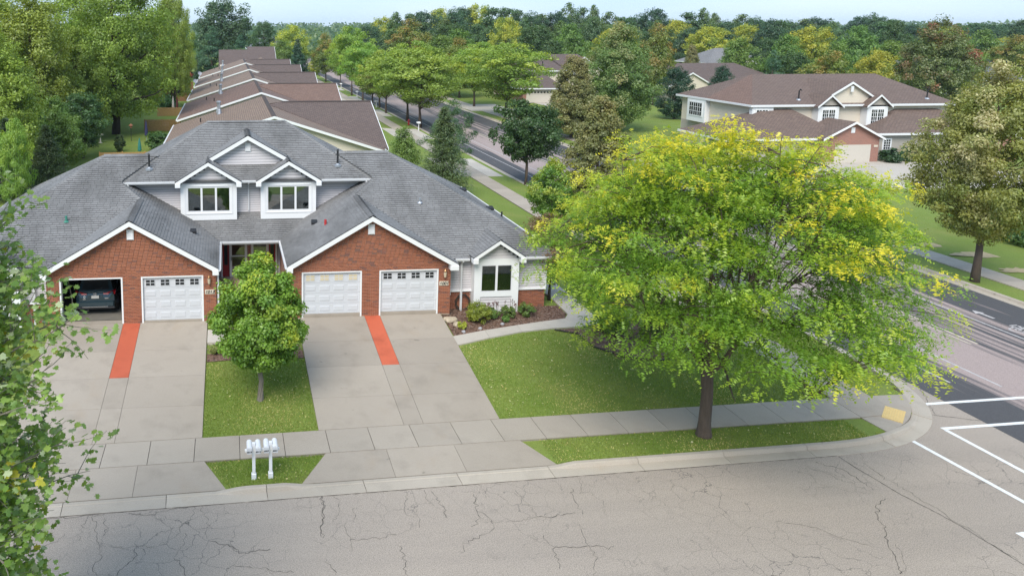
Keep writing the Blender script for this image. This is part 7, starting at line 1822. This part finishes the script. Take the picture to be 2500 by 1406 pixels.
# ------------------------------------------------------------------ back gardens left of the row
def fence(x0, x1, y, h, mat, label, z=-0.35, lattice=False):
    f = empty("garden_fence", ((x0 + x1) / 2, y, z), label=label, cat="fence", group="wooden fences between the back gardens"); n = int((x1 - x0) / 0.16)
    for i in range(n):
        a = x0 + (x1 - x0) * i / n; MB().box(a + .006, a + (x1 - x0) / n - .006, y - .012, y + .012, z, z + h).build("board", mat, f)
    for i in range(int((x1 - x0) / 2.2) + 1): a = x0 + i * 2.2; MB().box(a - .05, a + .05, y + .015, y + .11, z - .1, z + h + .08).build("post", mat, f)
    for zz in (.3, h - .25): MB().box(x0, x1, y + .014, y + .05, z + zz, z + zz + .08).build("rail", mat, f)
fence(-8.6, -3.6, 44.8, 1.0, "fence_tan", "low tan fence panel nearest behind the grey wing roof"); fence(-6.4, -2.0, 66.5, 1.7, "fence_tan", "tan board fence below the white railing")
fence(-6.2, -2.0, 83.5, 1.5, "fence_tan", "tan board fence behind the white closed parasol"); fence(-8.5, -2.0, 107.0, 1.7, "fence_red", "reddish board fence beyond the round green shrub"); fence(-11.0, -3.0, 132.0, 1.9, "fence_red", "farthest reddish board fence along the back gardens")
MB_ = empty("white_railing", (-4.2, 71.5, -0.35), label="white railing across the patio behind the tan fence", cat="railing")
for zz in (0.15, 0.95): MB().box(-6.6, -1.9, 71.47, 71.53, -0.35 + zz, -0.27 + zz).build("rail", "white_vinyl", MB_)
for i in range(30): a = -6.6 + i * .16; MB().box(a, a + .05, 71.48, 71.52, -0.2, 0.6).build("baluster", "white_vinyl", MB_)
def parasol(x, y, h, mat, label):
    p = empty("closed_parasol", (x, y, -0.35), label=label, cat="parasol", group="closed parasols on the patios"); MB().lathe([(.03, 0), (.03, h)], (0, 0, 0), 6).build("pole", "galvanised", p, local=True)
    b = MB(); b.lathe([(.05, h * .32), (.20, h * .36), (.17, h * .6), (.10, h * .85), (.03, h * 1.02)], (0, 0, 0), 10)
    b.build("canopy", mat, p, local=True); MB().lathe([(.3, 0), (.28, .08), (.05, .12)], (0, 0, 0), 10).build("foot", "black_metal", p, local=True)
parasol(-4.1, 86.0, 2.9, "cream_cloth", "cream closed parasol on a patio behind the row"); parasol(-3.6, 87.5, 2.9, "wine_cloth", "wine red closed parasol beside the cream one"); parasol(-5.3, 57.5, 2.6, "navy_cloth", "navy closed parasol among the patio shrubs"); parasol(-5.0, 47.5, 2.0, "teal_cloth", "teal closed parasol behind the low tan fence")
shrub("shrub", -5.6, 92, 1.8, 2.2, 60, 60, .26, ((.03, .07, .02), (.06, .11, .03)), "round green shrub beside the closed parasols", seed=61, dz=.2); shrub("shrub", -3.2, 50.5, 1.5, 1.9, 60, 60, .2, ((.035, .075, .02), (.07, .115, .03)), "green shrub against the row house corner above the grey roof", seed=62)
shrub("conical_shrub", -7.3, 50.0, .6, 1.8, 50, 60, .14, ((.03, .06, .02), (.06, .09, .03)), "narrow upright shrub on the back lawn", seed=63)
pt = empty("patio", (-4.5, 60, -.3), kind="structure"); tag(pt, "brown deck and paving behind the nearest row house", "patio")
for i in range(6): MB().box(-7.0 + i * .8, -6.25 + i * .8, 52.0, 56.0, -.4, -.16).build("plank", "deck_brown", pt)
bbth = MB(); bbth.lathe([(.22, 0), (.08, .08), (.07, .75), (.32, .85), (.36, .95), (.30, .92)], (-10.3, 56.5, hz(-10.3, 56.5)), 12); tag(bbth.build("bird_bath", "sign_plate"), "pale stone bird bath on the back lawn under the tall tree", "bird bath")
bf = empty("bird_feeder", (-7.0, 57.5, hz(-7, 57.5)), label="orange-roofed bird feeder on a pole on the back lawn", cat="bird feeder"); MB().lathe([(.03, 0), (.03, 1.5)], (0, 0, 0), 6).build("pole", "black_metal", bf, local=True); MB().lathe([(.12, 1.5), (.14, 1.75), (.28, 1.78), (.02, 2.0)], (0, 0, 0), 8).build("feeder", "fence_red", bf, local=True)
for i, (x, y) in enumerate(((-7.6, 152), (-2.9, 152))): plant("arborvitae", 'cone_dark', x, y, 6.0, 1.2, ("slim dark evergreen left of the small red car", "slim dark evergreen right of the small red car")[i])
MB().box(-6.2, -4.2, 150, 172, -.5, -.2).build("back_path", "concrete_pale", pt)
# storm drain in the near gutter
dr = MB(); dr.box(30.02, 30.30, 0.2, 1.5, -1.03, -0.985)
for i in range(8): dr.box(30.03, 30.29, .26 + i * .155, .30 + i * .155, -.985, -.97)
tag(dr.build("storm_drain", "rust"), "rusty storm drain grate in the near gutter of the side road", "drain")

# ------------------------------------------------------------------ grass blades and fallen leaves
def in_poly(x, y, pts):
    ins = False
    for i in range(len(pts)):
        (x0, y0), (x1, y1) = pts[i], pts[(i + 1) % len(pts)]
        if (y0 > y) != (y1 > y) and x < x0 + (y - y0) / (y1 - y0) * (x1 - x0): ins = not ins
    return ins
pathpoly = lo_ + hi_[::-1]
def lawn_ok(x, y):
    if 13.47 < x < 26.25 and ys(x) + .02 < y < -1.0:
        px = np.interp(x, [p[0] for p in lo_], [p[1] for p in lo_]); 
        if x < 20.5 and y > px - .03: return False
        return not in_poly(x, y, BED3)
    if 2.97 < x < 6.88 and ys(x) + .02 < y < -3.42: return True
    if kb(x) + .02 < y < yo(x) - .02 and (14.3 - (yo(x) - y) * 0 < x < 25.6):
        return x > 13.65 + (yo(x) - y) * .48
    if kb(x) + .02 < y < yo(x) - .02 and 3.0 < x < 7.0: return 3.08 + (yo(x) - y) * .48 < x < 6.95 - (yo(x) - y) * .62
    if 27.98 < x < 29.9 and -6.6 < y < 12: return on_lot(x, y)
    return False
rng = np.random.default_rng(3); pts = []
for (a, b, c, d, n) in ((13.47, 26.25, -8.2, -1.0, 62000), (2.97, 6.88, -8.5, -3.42, 24000), (3.0, 7.0, -11.6, -9.8, 9000), (13.6, 25.8, -11.2, -9.0, 24000), (27.98, 29.9, -6.6, 12, 16000)):
    q = np.stack([rng.uniform(a, b, n), rng.uniform(c, d, n)], 1); pts.append(np.array([p for p in q if lawn_ok(p[0], p[1])]))
P2 = np.concatenate(pts); n = len(P2); P2 = P2 + rng.normal(size=P2.shape) * 0.03; Zg = np.array([hz(x, y) for x, y in P2]) - .03
a = rng.uniform(0, 6.283, n); h = rng.uniform(.03, .06, n); w = rng.uniform(.008, .016, n); ln = rng.normal(size=(n, 2)) * .022
V = np.stack([np.stack([P2[:, 0] - np.cos(a) * w, P2[:, 1] - np.sin(a) * w, Zg], 1), np.stack([P2[:, 0] + np.cos(a) * w, P2[:, 1] + np.sin(a) * w, Zg], 1), np.stack([P2[:, 0] + ln[:, 0], P2[:, 1] + ln[:, 1], Zg + h], 1)], 1)
mixv = np.clip(rng.normal(.45, .2, n) + .32 * np.sin(P2[:, 0] * .9) * np.sin(P2[:, 1] * 1.1) + .2 * np.sin(P2[:, 0] * 2.3 + P2[:, 1] * 1.7), 0, 1)[:, None]
col = np.array([.095, .145, .020]) * (1 - mixv) + np.array([.165, .195, .046]) * mixv; dry = (rng.uniform(0, 1, n) < np.clip(.05 + .22 * np.sin(P2[:, 0] * 1.1 + 2) * np.sin(P2[:, 1] * .8 + 1), .02, .3))[:, None]; col = np.where(dry, np.array([.34, .29, .12]), col)
gme = fast_mesh("grass", V.reshape(-1, 3), np.arange(3 * n).reshape(-1, 3), "grass_blade", np.repeat(col, 3, 0))
tag(link("grass", gme), "short mown grass blades of the front lawns and verges", "grass", kind="stuff")
pts = []
for (a_, b_, c, d, n) in ((13.6, 20, -7.9, -2.4, 190), (3.0, 6.9, -8.3, -3.4, 90), (3.2, 6.6, -11.3, -9.9, 30), (14.5, 25, -11, -9.2, 70), (18, 26, -7.8, -3, 50), (13.5, 14.4, -7.9, -2.8, 60)):
    q = np.stack([rng.uniform(a_, b_, n), rng.uniform(c, d, n)], 1); pts.append(np.array([p for p in q if lawn_ok(p[0], p[1])]))
P2 = np.concatenate(pts); P3 = np.stack([P2[:, 0], P2[:, 1], np.array([hz(x, y) for x, y in P2]) + .03], 1); n = len(P3)
V, F = leaf_quads(rng, P3, unit(np.array([0, 0, 1.0]) + rng.normal(size=(n, 3)) * .35), .07, .6); cv = rng.uniform(0, 1, n)[:, None]
col = np.array([.30, .25, .07]) * (1 - cv) + np.array([.40, .38, .24]) * cv
tag(link("fallen_leaves", fast_mesh("fallen_leaves", V, F, "leaf", np.repeat(col, 4, 0))), "pale fallen leaves scattered over the front lawns", "leaves", kind="stuff")

# ------------------------------------------------------------------ far woods closing the view
rng = np.random.default_rng(8); cs = []
for (d0, d1, n, hgt) in ((285, 420, 620, 10.5), (480, 800, 700, 13), (900, 1700, 900, 17)):
    az = rng.uniform(R(-28), R(62), n); dd = rng.uniform(d0, d1, n); x = dd * np.sin(az) + 4; y = dd * np.cos(az) - 34
    zb_ = np.array([far_rise(p, q) - .9 for p, q in zip(x, y)]); cs.append(np.stack([x, y, zb_, np.full(n, hgt), dd], 1))
A_ = np.concatenate(cs); per = 34; idx = np.repeat(np.arange(len(A_)), per); m = len(idx)
sc_ = A_[idx, 4] / 300; P = np.stack([A_[idx, 0] + rng.normal(size=m) * 3.2 * sc_ ** .5, A_[idx, 1] + rng.normal(size=m) * 3.2 * sc_ ** .5, A_[idx, 2] + A_[idx, 3] * rng.uniform(.05, 1, m) * (0.75 + 0.25 * np.sin(idx * 12.9))], 1)
V, F = leaf_quads(rng, P, unit(np.array([0, -.6, .8]) + rng.normal(size=(m, 3)) * .6), 1.0, .8); V = (V.reshape(-1, 4, 3) - P[:, None]) * (1.5 * sc_ ** .8)[:, None, None] + P[:, None]; V = V.reshape(-1, 3)
cv = np.repeat(rng.uniform(0, 1, len(A_)), per)[:, None]; col = np.array([.030, .065, .030]) * (1 - cv) + np.array([.075, .115, .035]) * cv
tag(link("far_woods", fast_mesh("far_woods", V, F, "leaf", np.repeat(col, 4, 0))), "distant wooded country closing the horizon", "woods", kind="stuff")

# ------------------------------------------------------------------ air
def m_haze(density):
    m = bpy.data.materials.new("haze_air"); m.use_nodes = True; nt = m.node_tree
    for n in list(nt.nodes): nt.nodes.remove(n)
    o = nt.nodes.new("ShaderNodeOutputMaterial"); v = nt.nodes.new("ShaderNodeVolumePrincipled")
    v.inputs['Color'].default_value = (0.80, 0.90, 1.0, 1); v.inputs['Density'].default_value = density; v.inputs['Anisotropy'].default_value = 0.2
    nt.links.new(v.outputs[0], o.inputs['Volume']); MATS["haze_air"] = m
m_haze(0.00014)
hzb = MB().box(-1900, 1900, -420, 1750, -3.0, 27.5).build("haze", "haze_air"); tag(hzb, "thin blue haze over the far woods", "haze", kind="stuff")
